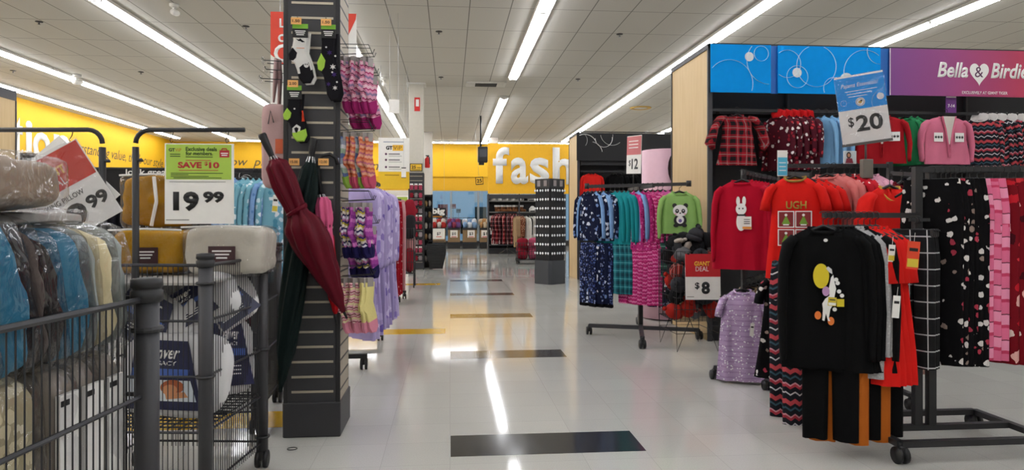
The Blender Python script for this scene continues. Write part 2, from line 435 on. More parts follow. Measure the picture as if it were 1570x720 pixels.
for X, where in LINES:
    k = 0
    for i in range(13):
        y = -4.2 + 3.05 * i
        if y > 34.5: continue
        if X == 1.72 and 19.2 < y < 21.5: continue
        if X < -13 and (y < 4): continue
        lb = 'twin tube ceiling light, %s one counted from behind the camera, %s' % (nth(k), where)
        lb = '%s twin-tube ceiling light from this end %s' % (nth(k), where)
        if first: LIGHT0.location = (X, y, CEIL); LIGHT0['label'] = lb; LIGHT0['group'] = 'twin-tube ceiling lights'; first = False
        else: dup(LIGHT0, (X, y, CEIL), 0, lb, 'twin-tube ceiling lights')
        k += 1
for i in range(7):
    dup(LIGHT0, (-9.2 + 3.05 * i, 34.6, CEIL), math.pi / 2, '%s twin-tube ceiling light from the left along the yellow back wall' % nth(i), 'twin-tube ceiling lights')
# ceiling fittings
c = pt(745, 128, 3.9 * F / (HOR - 128)); ve = thing('ceiling_vent', 'grey louvred air vent in the ceiling beside the aisle lights', 'vent', (c.x, c.y, CEIL))
MB().box((0, 0, -0.02), (1.15, 0.62, 0.04), 0, 0.01).build('vent_frame', HOUS, ve)
g = MB()
for k in range(9): g.box((0, -0.22 + k * 0.055, -0.043), (0.62, 0.02, 0.012))
g.build('vent_grille', plain('vent_dark', '#4a4a48', 0.6), ve)
for sx in (-0.44, 0.44):
    g = MB()
    for k in range(5): g.box((sx - 0.08 + k * 0.04, 0, -0.043), (0.014, 0.5, 0.01))
    g.build('vent_fin', HOUS, ve)
def smoke(px, py, what):
    t = 3.9 * F / (HOR - py); c = pt(px, py, t)
    r = thing('sprinkler', what, 'sprinkler', (c.x, c.y, CEIL))
    MB().lathe([(0.07, 0), (0.07, -0.012), (0.03, -0.02)], 14).build('escutcheon', plain('sprinkler_dark', '#3e3c38', 0.5), r)
    MB().lathe([(0.014, -0.02), (0.014, -0.06), (0.035, -0.062), (0.035, -0.068)], 10).build('deflector', STEEL, r)
for px, py, w in ((673, 48, 'sprinkler head in the ceiling tile left of the aisle lights'), (676, 118, 'sprinkler head in the ceiling just left of the vent'), (950, 52, 'sprinkler head between the aisle lights and the right lights'), (60, 33, 'sprinkler head nearest the top left of the ceiling'), (377, 40, 'sprinkler head left of the red hanging sign'), (20, 108, 'sprinkler head between the two left rows of lights'), (886, 121, 'sprinkler head above the black fixture'), (216, 110, 'sprinkler head in mid ceiling on the left side')):
    smoke(px, py, w)
c = pt(982, 165, 3.9 * F / (HOR - 165)); d = thing('ceiling_speaker', 'round brass-coloured speaker in the ceiling above the black fixture', 'speaker', (c.x, c.y, CEIL))
MB().lathe([(0.38, 0), (0.36, -0.03), (0.3, -0.035), (0.28, -0.02)], 24).build('rim', plain('brass', '#c9a24a', 0.5), d); MB().lathe([(0.28, -0.018), (0.05, -0.03)], 24).build('grille', HOUS, d)
def camera_dome(px, py, lab, s=1.0):
    t = 3.9 * F / (HOR - py); c = pt(px, py, t); r = thing('security_camera', lab, 'camera', (c.x, c.y, CEIL))
    MB().lathe([(0.09 * s, 0), (0.09 * s, -0.05 * s), (0.06 * s, -0.07 * s)], 16).build('mount', HOUS, r)
    MB().tube([(0, 0, -0.07 * s), (0.02, -0.02, -0.15 * s)], 0.03 * s, 8).build('bracket', HOUS, r)
    MB().tube([(0, 0.14 * s, -0.15 * s), (0.03, -0.14 * s, -0.2 * s)], 0.06 * s, 10).build('camera_body', WHITE, r)
camera_dome(588, 119, 'small white camera hanging from the ceiling right of the sock hooks')
camera_dome(267, 6, 'white camera on the ceiling at the top left', 0.9)
camera_dome(118, 114, 'white camera beside the second row of lights on the left', 1.2)
camera_dome(991, 201, 'tiny white camera on the ceiling above the black fixture', 1.2)
# little hanging card right of the sock hooks
c = pt(604, 163, 13.0); r = thing('hanging_card', 'small blank white card hanging from the ceiling by the white column', 'sign', c)
MB().box((0, 0, 0), (0.2, 0.006, 0.26)).build('card', PAPER, r); MB().cyl((-0.08, 0, 0.13), (-0.08, 0, CEIL - c.z), 0.003, 5).cyl((0.08, 0, 0.13), (0.08, 0, CEIL - c.z), 0.003, 5).build('wire', STEEL, r)
# white letters and handwriting on the left yellow wall
def wall_text(s, px0, px1, py, hpx, mat, bold, lab, ex=0.03, shear=0.0, name='wall_letter'):
    X = XL + 0.06
    def yy(px):
        u = (px - CX) / F; tt = X / (ST + u * CT); return tt * (CT - u * ST), tt
    y0, t0 = yy(px0); y1, t1 = yy(px1); tm = (t0 + t1) / 2
    me = text_mesh(s, y1 - y0, hpx * tm / F, bold, shear, ex); me.materials.append(mat)
    o = bpy.data.objects.new(name, me); COL.objects.link(o); o.rotation_euler = (0, 0, math.pi / 2)
    o.location = (X + 0.0005, (y0 + y1) / 2, HC + (HOR - py) * tm / F); return tag(o, lab, 'lettering', 'letters on the yellow left wall')
# cut letter by letter: i, o, n of the big white word
wall_text('i', 39, 48, 216, 62, LWHITE, 0.02, 'big white letter i on the yellow left wall')
wall_text('o', 50, 76, 225, 44, LWHITE, 0.02, 'big white letter o on the yellow left wall')
wall_text('n', 82, 106, 228, 42, LWHITE, 0.02, 'big white letter n on the yellow left wall')
wall_text('t', 22, 34, 213, 66, LWHITE, 0.02, 'big white letter at the left end of the yellow wall word')
wall_text("understanding value, that's our style", 96, 250, 240, 20, plain('script_grey', '#4a4636', 0.6), 0.0, 'dark handwriting understanding value, that\'s our style on the yellow wall', 0.003, 0.35, 'wall_slogan')
c = pt(386, 251, 35.5)
o = thing('wall_slogan', 'dark handwriting low pri at the far end of the yellow wall', 'lettering', (c.x, YB - 0.0045, c.z)); lettering('low  pri', plain('script_grey', '#4a4636', 0.6), o, (0, 0), 2.1, 0.55, 0, 0.3, y=0)
c = pt(577, 257, 35.5)
o = thing('wall_slogan', 'dark handwritten n on the back wall behind the lavender robes', 'lettering', (c.x, YB - 0.0045, c.z)); lettering('n,', plain('script_grey', '#4a4636', 0.6), o, (0, 0), 0.5, 0.4, 0, 0.3, y=0)
# ================================================================== GARMENT BUILDERS
def ring_body(rows, nu, depth_fn, folds, seed, openings=True):
    """closed loops (z, half width, half depth, x centre) -> tube with folds; front is -y"""
    vs = []; fs = []; m = len(rows)
    for i, (z, hw, hd, xc) in enumerate(rows):
        v = i / (m - 1)
        for k in range(nu):
            a = 2 * math.pi * k / nu
            ca, sa = math.cos(a), math.sin(a)
            x = xc + hw * (abs(ca) ** 0.8) * (1 if ca > 0 else -1)
            y = hd * sa
            amp = folds * v
            y += amp * math.sin(x * 40 + seed + z * 1.5) * (0.4 + 0.6 * abs(sa)) + amp * 0.6 * math.sin(x * 73 + 2.3 * seed - z * 4)
            vs.append((x, y, z + depth_fn(x, sa) if i == 0 else z))
    for i in range(m - 1):
        for k in range(nu):
            fs.append((i * nu + k, i * nu + (k + 1) % nu, (i + 1) * nu + (k + 1) % nu, (i + 1) * nu + k))
    return vs, fs
PROTO = {}
def make_top(key, name, Wd, L, mat, sleeve='long', sl=None, flare=1.05, collar=None, thick=0.035, seed=0.0, prints=None, vneck=0.0, cuff=None, hood=None, open_front=None, tag_price=True):
    """hanging top: hook point at the shoulder line, z = 0; body to -L"""
    r = thing(name, 'x', 'x')
    hw = Wd / 2; nk = min(0.085, Wd * 0.19)
    rows = [(0.0, nk, 0.03, 0), (-0.018, hw * 0.55, 0.026, 0), (-0.062, hw * 0.90, 0.028, 0), (-0.11, hw * 0.92, thick, 0), (-0.17, hw * 0.90, thick * 1.05, 0)]
    n = max(3, int((L - 0.17) / 0.09))
    for i in range(1, n + 1):
        v = i / n; rows.append((-0.17 - (L - 0.17) * v, hw * (0.9 + (flare - 0.9) * v), thick * (1.0 - 0.1 * v), 0.01 * math.sin(v * 3 + seed)))
    nd = 0.035 + vneck
    vs, fs = ring_body(rows, 40, lambda x, sa: (-nd * max(0, -sa) ** (1.0 if vneck else 0.7)) - 0.008 * max(0, sa), 0.015, seed)
    MB().add(vs, fs, True).build('body', mat, r)
    # neck band
    pth = [(nk * 1.02 * math.cos(a), 0.031 * math.sin(a), 0.002 - nd * max(0, -math.sin(a)) ** (1.0 if vneck else 0.7) - 0.008 * max(0, math.sin(a))) for a in [2 * math.pi * k / 20 for k in range(20)]]
    MB().tube(pth, 0.009, 6, closed=True).build('neckband', collar or mat, r)
    if hood:
        MB().soft(0.2, 0.10, 0.17, 2.5, 7, 0.012, 16, seed, (0, 0.03, 0.0)).build('hood', hood, r)
    if sleeve:
        sl = sl or (0.42 if sleeve == 'long' else 0.14)
        for sx in (-1, 1):
            if sleeve == 'long':
                p = [(sx * hw * 0.76, 0, -0.06), (sx * hw * 0.94, 0, -0.105), (sx * (hw * 1.05), 0.0, -0.21), (sx * (hw * 1.11), -0.010, -0.05 - sl * 0.65), (sx * (hw * 1.09), -0.014 + 0.01 * sx, -0.05 - sl), (sx * hw * 1.09, -0.014, -0.09 - sl)]
                rd = [0.05, 0.062, 0.055, 0.046, 0.038, 0.034]
            elif sleeve == 'puff':
                p = [(sx * hw * 0.72, 0, -0.03), (sx * hw * 1.05, 0, -0.05), (sx * (hw * 1.45), -0.01, -0.16), (sx * hw * 1.7, -0.015, -0.34), (sx * hw * 1.55, -0.02, -0.42)]
                rd = [0.05, 0.075, 0.085, 0.095, 0.045]
            else:
                p = [(sx * hw * 0.72, 0, -0.06), (sx * hw * 0.93, 0, -0.10), (sx * (hw * 1.04 + 0.008), -0.003, -0.08 - sl * 0.7), (sx * (hw * 1.06 + 0.012), -0.004, -0.09 - sl)]
                rd = [0.055, 0.072, 0.072, 0.075]
            sc = min(1.0, Wd / 0.42)
            MB().tube(p, [q * sc for q in rd], 12, True, False, 0.55).build('sleeve', mat, r)
            if cuff: MB().tube([p[-1], (p[-1][0], p[-1][1], p[-1][2] - 0.04)], rd[-1] * sc * 1.02, 10, True, False, 0.6).build('cuff', cuff, r)
    def fy(x, z): return -thick * 1.06 - 0.012
    if prints: prints(r, fy)
    PROTO[key] = [r, False, 0.0]; return r
def make_pants(key, name, Wd, L, mat, seed=0.0, cuff=None, waist=None, thick=0.03, spread=1.0):
    r = thing(name, 'x', 'x'); hw = Wd / 2
    cr = min(0.30, L * 0.32)
    rows = [(0.0, hw * 0.86, thick * 0.7, 0), (-0.05, hw * 0.92, thick, 0), (-cr * 0.6, hw, thick * 1.1, 0), (-cr, hw * 1.0, thick * 1.1, 0), (-cr - 0.03, hw * 0.98, thick, 0)]
    vs, fs = ring_body(rows, 24, lambda x, sa: 0, 0.008, seed)
    MB().add(vs, fs, True).build('seat', mat, r)
    for sx in (-1, 1):
        n = 6; rr = []
        for i in range(n + 1):
            v = i / n; rr.append((-cr * 0.9 - (L - cr * 0.9) * v, hw * (0.50 - 0.06 * v) * spread, thick * (1.0 - 0.05 * v), sx * hw * (0.50 + 0.03 * v)))
        vs, fs = ring_body(rr, 16, lambda x, sa: 0, 0.012, seed + sx)
        MB().add(vs, fs, True).build('leg', mat, r)
        if cuff: MB().box((sx * hw * 0.53, 0, -L - 0.02), (hw * 0.8, thick * 1.7, 0.05), 0, 0.012).build('cuff', cuff, r)
    MB().add(*ring_body([(0.012, hw * 0.87, thick * 0.8, 0), (-0.03, hw * 0.9, thick * 0.95, 0)], 20, lambda x, sa: 0, 0.0, seed), True).build('waistband', waist or mat, r)
    PROTO[key] = [r, False, 0.0]; return r
def make_dress(key, name, Wd, L, mat, seed=0.0, flare=1.7, sleeve='short', tier=None, prints=None, collar=None):
    r = make_top(key, name, Wd, L, mat, sleeve, None, flare, collar, 0.04, seed, prints); return r
def price_tag(root, x, z, y=-0.055, w=0.035, h=0.07, m=None, stripe=None):
    t = MB().box((0, 0, 0), (w, 0.002, h)).build('price_tag', m or PAPER, root, (x, y, z), (0, 0.12, 0))
    if stripe: MB().box((0, -0.0015, -h * 0.25), (w * 0.96, 0.001, h * 0.4)).build('tag_stripe', stripe, t)
# hangers -----------------------------------------------------------
HK = {}
def hanger_proto(kind):
    if kind in HK: return HK[kind]
    r = thing('clothes_hanger', 'x', 'hanger', (0, 0, 0))
    hook = [(0, 0, 0.02), (0, 0, 0.055)] + [(0.024 * math.cos(a) - 0.0, 0, 0.085 + 0.024 * math.sin(a)) for a in [R(-90 + 20 * k) for k in range(0, 13)]]
    MB().tube(hook, 0.0028, 5).build('hook', STEEL if kind == 'steel' else BLACK, r)
    b = MB()
    if kind in ('shirt', 'steel', 'small'):
        w = 0.19 if kind != 'small' else 0.14
        b.tube([(-w, 0, -0.055), (-w * 0.55, 0, -0.02), (0, 0, 0.022), (w * 0.55, 0, -0.02), (w, 0, -0.055)], [0.007, 0.009, 0.011, 0.009, 0.007], 6)
    else:
        b.tube([(-0.13, 0, 0.02), (0, 0, 0.026), (0.13, 0, 0.02)], 0.006, 6)
    b.build('hanger_arm', BLACK, r)
    if kind == 'clip':
        for sx in (-0.11, 0.11): MB().box((sx, 0, 0.006), (0.022, 0.028, 0.05), 0, 0.004).build('clip', BLACK, r)
    HK[kind] = [r, False]; return HK[kind]
REG = []
def hang(key, loc, rz, desc, cat, where, hk='shirt', group=None, drop=0.06, hanger=True):
    """a garment and its hanger; loc is the point on the rail the hook sits on"""
    P = PROTO[key]; loc = Vector(loc)
    gl = loc - Vector((0, 0, 0.106 + (0.0 if hk != 'clip' else 0.0) - 0.012))
    if not P[1]: o = P[0]; P[1] = True; o.location = gl; o.rotation_euler = (0, 0, rz)
    else: o = dup(P[0], gl, rz)
    o['category'] = cat; o['group'] = group or ('garments on ' + where)
    REG.append((o, desc, where))
    if hanger:
        H = hanger_proto(hk); hl = loc - Vector((0, 0, 0.106))
        if not H[1]: h = H[0]; H[1] = True; h.location = hl; h.rotation_euler = (0, 0, rz)
        else: h = dup(H[0], hl, rz)
        h['category'] = 'hanger'; h['group'] = 'hangers on ' + where; REG.append((h, ('H', o), where))
    return o
def finish_labels():
    cnt = {}
    for o, d, w in REG:
        if isinstance(d, str): cnt[(d, w)] = cnt.get((d, w), 0) + 1
    seen = {}
    for o, d, w in REG:
        if isinstance(d, str):
            if cnt[(d, w)] == 1: o['label'] = '%s on %s' % (d, w)
            else:
                i = seen.get((d, w), 0); seen[(d, w)] = i + 1
                o['label'] = '%s %s along %s' % (nth(i), d, w)
    for o, d, w in REG:
        if not isinstance(d, str): o['label'] = ' '.join(('hanger of the ' + d[1]['label']).split()[:16])
def row(keys, p0, p1, rz, descs, cat, where, hk='shirt', jit=0.05, hanger=True):
    """several garments spread along a rail"""
    n = len(keys); p0, p1 = Vector(p0), Vector(p1)
    for i, k in enumerate(keys):
        f = (i + 0.5) / n
        hang(k, p0.lerp(p1, f) + Vector((0, 0, 0)), rz + rnd.uniform(-jit, jit), descs[i] if isinstance(descs, list) else descs, cat, where, hk, None, 0.06, hanger)
def caster(parent, x, y, r=0.045, m=None):
    c = MB().box((0, 0, r * 1.5), (0.035, 0.05, r * 1.3), 0, 0.006).cyl((0, 0, r * 2.0), (0, 0, r * 2.5), 0.012, 8).build('caster', CHARD, parent, (x, y, 0))
    for s in (-0.022, 0.022): MB().cyl((s - 0.010, 0, r), (s + 0.010, 0, r), r, 16).build('wheel', BLACK, c)
    return c
# rig for signs ------------------------------------------------------
def sign(name, label, loc, rz, Wd, Hd, rot=None, mat=None, cat='sign', th=0.005):
    r = thing(name, label, cat, loc, rz, rot=rot)
    MB().box((0, 0, 0), (Wd, th, Hd)).build('board', mat or PAPER, r); return r
def wire_bin(name, label, P, ax, ay, H, zfloor, group, post_r=0.03, step=0.026, zlow=0.12, rings=(0.0,), sides='LRFB', foot=True, cat='wire bin', rails=3, skip=()):
    """wire dump bin; P near right corner on floor, ax vector to the left along the front, ay vector back along the side"""
    r = thing(name, label, cat, (P.x, P.y, 0), 0, group)
    ax, ay = Vector((ax.x, ax.y, 0)), Vector((ay.x, ay.y, 0))
    cs = [Vector((0, 0, 0)), ax, ax + ay, ay]
    for i, c in enumerate(cs):
        if i in skip: continue
        p = MB().tube([(c.x, c.y, zlow - 0.02), (c.x, c.y, H - 0.01)], post_r, 14).build('post', CHAR, r)
        MB().lathe([(post_r * 1.08, -0.045), (post_r * 1.28, -0.04), (post_r * 1.28, -0.012), (post_r * 1.12, -0.010), (post_r * 1.12, -0.004), (post_r * 1.28, -0.002), (post_r * 1.25, 0.02), (post_r * 0.6, 0.024)], 16, (c.x, c.y, H)).build('post_cap', CHARD, p)
        for zr in (zlow + 0.06, zlow + (H - zlow) * 0.5, H - 0.12)[:3]:
            MB().tube([(c.x + post_r * 1.12 * math.cos(2 * math.pi * k / 14), c.y + post_r * 1.12 * math.sin(2 * math.pi * k / 14), zr) for k in range(14)], 0.008, 6, closed=True).build('clamp_ring', CHARD, p)
        if foot: caster(r, c.x, c.y, 0.05)
    for nm, a, b in (('F', cs[0], cs[1]), ('L', cs[1], cs[2]), ('B', cs[2], cs[3]), ('R', cs[3], cs[0])):
        if nm not in sides: continue
        d = b - a; Ln = d.length; d.normalize(); a2, b2 = a + d * post_r, b - d * post_r
        m = MB(); n = int((b2 - a2).length / step)
        for k in range(1, n):
            q = a2.lerp(b2, k / n); m.tube([(q.x, q.y, zlow), (q.x, q.y, H - 0.035)], 0.0023, 4, False)
        m.build('wire_panel', WIRE, r)
        for k in range(rails):
            zz = zlow + 0.03 + (H - 0.065 - zlow) * k / (rails - 1)
            MB().tube([(a2.x, a2.y, zz), (b2.x, b2.y, zz)], 0.0065 if k < rails - 1 else 0.009, 6).build('rail', WIRE, r)
    c = (cs[0] + cs[2]) / 2
    m = MB(); n = 12
    for k in range(n + 1):
        f = 0.02 + 0.96 * k / n
        p, q = cs[0].lerp(cs[3], f), cs[1].lerp(cs[2], f); m.tube([(p.x, p.y, zfloor), (q.x, q.y, zfloor)], 0.004, 4, False)
        p, q = cs[0].lerp(cs[1], f), cs[3].lerp(cs[2], f); m.tube([(p.x, p.y, zfloor - 0.006), (q.x, q.y, zfloor - 0.006)], 0.004, 4, False)
    m.build('wire_floor', WIRE, r)
    return r
# ================================================================== LEFT SIDE: SLATTED PILLAR
pl, pr = gnd(433, 671.5), gnd(522, 669)
PX0, PX1, PY0 = pl.x, pr.x, (pl.y + pr.y) / 2
PD = 0.45; PW = PX1 - PX0; pcx = (PX0 + PX1) / 2
def onf(px, py, off=0.0):
    """point on the pillar's front plane (plus an offset toward the camera)"""
    u = (px - CX) / F; t = (PY0 + 0.012 - off) / (CT - u * ST); return pt(px, py, t)
pil = thing('slatwall_pillar', 'charcoal slatted display pillar hung with socks and umbrellas', 'display pillar', (pcx, PY0 + PD / 2, 0))
MB().box((0, 0, CEIL / 2 + 0.1), (PW - 0.03, PD - 0.03, CEIL - 0.204)).build('core', WALL, pil)
MB().box((0, -PD / 2 + 0.02, 1.72), (PW - 0.02, 0.016, 3.0), 0, 0.003).build('front_panel', CHAR, pil)
MB().box((0, PD / 2 - 0.02, 1.72), (PW - 0.02, 0.016, 3.0), 0, 0.003).build('back_panel', CHAR, pil)
SIDEP = plain('lit_greige_slat_panel', '#a79d8b', 0.6)  # greige for the right face, lightened as if catching the light
for sx, nm in ((1, 'side_panel'), (-1, 'side_panel')):
    MB().box((sx * (PW / 2 - 0.016), 0, 1.72), (0.014, PD - 0.06, 3.0), 0, 0.003).build(nm, SIDEP if sx > 0 else CHAR, pil)
MB().box((0, 0, 0.115), (PW, PD, 0.23), 0, 0.006).build('kick_base', CHAR, pil)
g = MB()
zs0 = onf(480, 623).z; n = 0
z = zs0
GRV = plain('slat_insert_alloy', '#b9b09c', 0.4, 0.3)
xa_, xb_ = onf(447, 400).x - pcx, onf(511, 400).x - pcx
while z < 3.15:
    g.box(((xa_ + xb_) / 2, -PD / 2 + 0.0105, z), (xb_ - xa_, 0.004, 0.015)); z += 0.0993
g.build('slat_inserts', GRV, pil)
g = MB(); z = zs0 + 0.0
while z < 3.15: g.box((PW / 2 - 0.0085, 0, z), (0.003, PD - 0.07, 0.012)); z += 0.0993
g.build('slat_grooves', CHARD, pil)
for sx in (-1, 1):
    MB().box((sx * (PW / 2 - 0.018), -PD / 2 + 0.013, 1.72), (0.03, 0.012, 3.0), 0, 0.003).build('corner_trim', CHARD, pil)
def peg(px, py, ln=0.10):
    p = onf(px, py); q = p - Vector((pcx, PY0 + PD / 2, 0))
    MB().tube([(q.x, q.y, q.z), (q.x, q.y - ln, q.z), (q.x, q.y - ln - 0.01, q.z + 0.02)], 0.003, 6).box((q.x, q.y, q.z), (0.03, 0.006, 0.035)).build('peg_hook', BLACK, pil)
    return p
# price cards
ORG = plain('orange_price_card', '#eeb065', 0.6)
def pcard(px, py, s, lab, w=0.066, h=0.044):
    p = onf(px, py, 0.125); r = thing('price_card', lab, 'price card', p, 0, 'orange price cards on the slatted pillar')
    MB().box((0, 0, 0), (w, 0.003, h)).build('card', ORG, r)
    lettering(s, INK, r, (0, 0.0), w * 0.7, h * 0.42, 0.01, y=-0.002)
    MB().box((0, 0.02, h / 2 - 0.005), (0.02, 0.04, 0.006)).build('clip', BLACK, r)
for px, py, s, lab in ((454, 32, '1.50', 'orange 1.50 price card above the white and black socks'), (500, 34, '1.50', 'orange 1.50 price card above the longer black socks'), (449, 128, '2.00', 'orange 2.00 price card above the purple and black socks'), (451, 248, '15.00', 'orange 15.00 price card beside the dark umbrella'), (496, 248, '12.00', 'yellow 12.00 price card above the pink umbrella')):
    pcard(px, py, s, lab)
# ------------------------------------------------------------------ socks
SOCK = [(-.040, 0), (.036, 0), (.031, -.08), (.027, -.125), (.040, -.165), (.055, -.22), (.064, -.28), (.050, -.315), (.012, -.318), (-.008, -.29), (-.018, -.24), (-.030, -.20), (-.055, -.175), (-.060, -.145), (-.044, -.115), (-.036, -.06)]
def sock_mesh(pts, th, M=None):
    """rounded-edge sock: outline with puffed faces"""
    m = MB(); n = len(pts); cx = sum(p[0] for p in pts) / n; 
    ins = []
    for i, p in enumerate(pts):
        a, b = Vector(pts[i - 1]), Vector(pts[(i + 1) % n]); d = (b - a).normalized(); nn = Vector((-d.y, d.x))
        ins.append((p[0] - nn.x * -0.008 * (1), p[1] - nn.y * -0.008))
    area = sum(pts[i - 1][0] * pts[i][1] - pts[i][0] * pts[i - 1][1] for i in range(n))
    sg = 1 if area > 0 else -1
    ins = []
    for i, p in enumerate(pts):
        a, b = Vector(pts[i - 1]), Vector(pts[(i + 1) % n]); d = (b - a).normalized(); nn = Vector((-d.y, d.x)) * sg
        ins.append((p[0] + nn.x * 0.007, p[1] + nn.y * 0.007))
    vs = [(p[0], 0, p[1]) for p in pts] + [(p[0], -th / 2, p[1]) for p in ins] + [(p[0], th / 2, p[1]) for p in ins]
    fs = [(i, (i + 1) % n, n + (i + 1) % n, n + i) for i in range(n)] + [((i + 1) % n, i, 2 * n + i, 2 * n + (i + 1) % n) for i in range(n)]
    fs += [tuple(range(n, 2 * n)), tuple(range(3 * n - 1, 2 * n - 1, -1))]
    return m.add(vs, fs, False, M)
def sc_pts(pts, sx=1.0, sz=1.0, dx=0.0, dz=0.0): return [(x * sx + dx, z * sz + dz) for x, z in pts]
GREENC = plain('lime_card', '#7fbf3a', 0.5)
def patch(parent, name, mat, pts, th): 
    o = sock_mesh(pts, th).build(name, mat, parent); return o
BK = cloth('black_knit', '#19181c')
def face_socks(px, py, lab, w, hgt, m1, heel, toe, decor):
    p = onf(px, py, 0.085); r = thing('sock_pair', lab, 'socks', p, 0, 'novelty sock pairs on the front of the slatted pillar')
    sx, sz = w / 0.124, hgt / 0.318
    b = sock_mesh(sc_pts(SOCK, sx, sz, 0.018, -0.012), 0.016).build('sock', m1, r, (0, 0.012, 0))
    a = sock_mesh(sc_pts(SOCK, sx, sz), 0.016).build('sock', m1, r)
    hp = [(-.036, -.10), (-.012, -.135), (-.018, -.17), (-.036, -.19), (-.057, -.176), (-.062, -.145), (-.046, -.113)]
    sock_mesh(sc_pts(hp, sx, sz), 0.020).build('heel', heel, a)
    tp = [(.058, -.235), (.066, -.28), (.050, -.319), (.012, -.322), (-.010, -.29), (-.014, -.262)]
    sock_mesh(sc_pts(tp, sx, sz), 0.020).build('toe', toe, a)
    c = MB().box((0, -0.011, -0.005), (w * 0.62, 0.004, 0.085)).build('header_card', INK, r)
    MB().box((0, -0.0145, 0.025), (w * 0.62, 0.002, 0.03)).build('card_band', GREENC, c)
    for k in range(3): MB().box((0, -0.0145, -0.006 - 0.012 * k), (w * (0.42 - 0.06 * k), 0.002, 0.006)).build('card_line', LWHITE, c)
    decor(a, sx, sz); peg(px, py - 10, 0.09); return r
def star(cx, cz, r, k=5, q=0.42): return [(cx + (r if i % 2 == 0 else r * q) * math.sin(math.pi * i / k), cz + (r if i % 2 == 0 else r * q) * math.cos(math.pi * i / k)) for i in range(2 * k)]
WK = cloth('white_knit', '#d9d7d2'); LIME = cloth('lime_knit', '#a4cc4e'); ORK = cloth('orange_knit', '#d8452a'); PUK = cloth('purple_knit', '#3d2a63')
def dec1(a, sx, sz):
    sock_mesh(sc_pts([(.044, -.19), (.062, -.27), (.046, -.312), (.016, -.314), (-.002, -.275), (-.010, -.225), (.012, -.2), (.03, -.205)], sx, sz), 0.0195).build('foot_panel', BK, a)
    disc(a, 'ghost_face', WK, 0.030 * sx, -.21 * sz, .016, .018, -0.0115)
    for q in (-.006, .006): disc(a, 'ghost_eye', INK, 0.030 * sx + q, -.207 * sz, .0035, .005, -0.0135)
    MB().box((0, 0, 0), (0.05, 0.002, 0.006)).build('stripe', cloth('peach_knit', '#d9a48c'), a, (0, -0.009, -0.108 * sz))
    shape(a, 'bat_motif', BK, [(-.03, -.055), (-.01, -.06), (0, -.052), (.012, -.064), (.03, -.075), (.01, -.078), (0, -.07), (-.012, -.07)], -0.0085)
def dec2(a, sx, sz):
    for (x, z, rr) in ((0.005, -.10, .02), (0.03, -.20, .02), (0.0, -.245, .017), (.035, -.262, .017)): shape(a, 'spider_motif', PUK if rr > .018 or x < .01 else WK, star(x * sx, z * sz, rr, 6), -0.0095)
    shape(a, 'spider_motif', WK, star(.028, -.165 * sz, .021, 6), -0.0095)
    for (x, z) in ((-.012, -.075), (.036, -.115), (.02, -.19), (.045, -.235)): disc(a, 'dot', WK, x * sx, z * sz, .006, .006, -0.0095, n=10)
def dec3(a, sx, sz):
    sock_mesh([(-.02, -.235), (.012, -.205), (.044, -.225), (.04, -.26), (.012, -.30), (-.016, -.265)], 0.0195).build('skull_motif', WK, a)
    sock_mesh([(-.008, -.235), (.012, -.222), (.032, -.235), (.026, -.26), (.012, -.275), (-.002, -.26)], 0.022).build('skull_inner', BK, a)
    sock_mesh([(.052, -.12), (.064, -.19), (.04, -.195), (.046, -.14)], 0.0195).build('heel', ORK, a)
    disc(a, 'dot', WK, .0, -.11, .006, .006, -0.0095, n=10)
face_socks(461, 47, 'white and black novelty sock pair with small ghost face on the pillar', 0.16, 0.34, WK, BK, BK, dec1)
face_socks(504, 48, 'longer black sock pair with purple spiders and lime heel on the pillar', 0.15, 0.45, BK, LIME, BK, dec2)
face_socks(452, 141, 'black and purple sock pair with pale skull motif on the pillar', 0.15, 0.32, BK, LIME, LIME, dec3)
# sock bunches on the pillar's right side
SB = {}
pinkS = bands('pink_sock', [(0, '#c4748f'), (.12, '#6e3750'), (.2, '#d59ab0'), (.4, '#8d7a9c'), (.55, '#d78fae'), (.7, '#b0396c'), (.8, '#e0b7c4')], 0.11, .01, .02)
pinkT = cloth('magenta_toe', '#a12a6b')
orgS = bands('coral_sock', [(0, '#d98a63'), (.25, '#c4603f'), (.5, '#dca388'), (.8, '#b9647c')], 0.06, .006, .02)
grnS = bands('green_grey_sock', [(0, '#8d97a8'), (.3, '#5b6b9a'), (.55, '#9fb7a0'), (.8, '#d2d6d9')], 0.13, .006, .02)
prpS = bands('purple_white_sock', [(0, '#d6d2dd'), (.2, '#2b2350'), (.35, '#d8cfc0'), (.55, '#b9a93c'), (.7, '#3a2d6b'), (.85, '#b46a9a')], 0.09, .012, .02)
mgS = bands('violet_sock', [(0, '#9d3f97'), (.4, '#c26fb5'), (.7, '#7f2f83')], 0.08, .006, .02)
ylS = bands('cream_pink_sock', [(0, '#e3d6a8'), (.3, '#c66b86'), (.45, '#e7cfc3'), (.6, '#8d3350'), (.75, '#e9b8c0')], 0.05, .006, .02)
yeS = cloth('pale_yellow_sock', '#e4d78f'); navyT = cloth('navy_toe', '#221d4d'); lmT = cloth('lime_toe', '#8fb64a')
def bunch_sock(key, m, toe, heel, sx=1.0, sz=1.0):
    r = thing('sock_pair', 'x', 'socks')
    for dy in (0, 0.012):
        a = sock_mesh(sc_pts(SOCK, sx, sz, 0.004 * (1 if dy else 0)), 0.014).build('sock', m, r, (0, dy, 0))
        tp = [(.052, -.225), (.0655, -.28), (.050, -.319), (.012, -.322), (-.010, -.29), (-.016, -.25)]
        sock_mesh(sc_pts(tp, sx, sz), 0.018).build('toe', toe, a)
    MB().box((0, 0.006, 0.0), (0.05, 0.03, 0.06)).build('header_card', plain('sock_card_grey', '#9a938f', 0.5), r)
    SB[key] = [r, False]
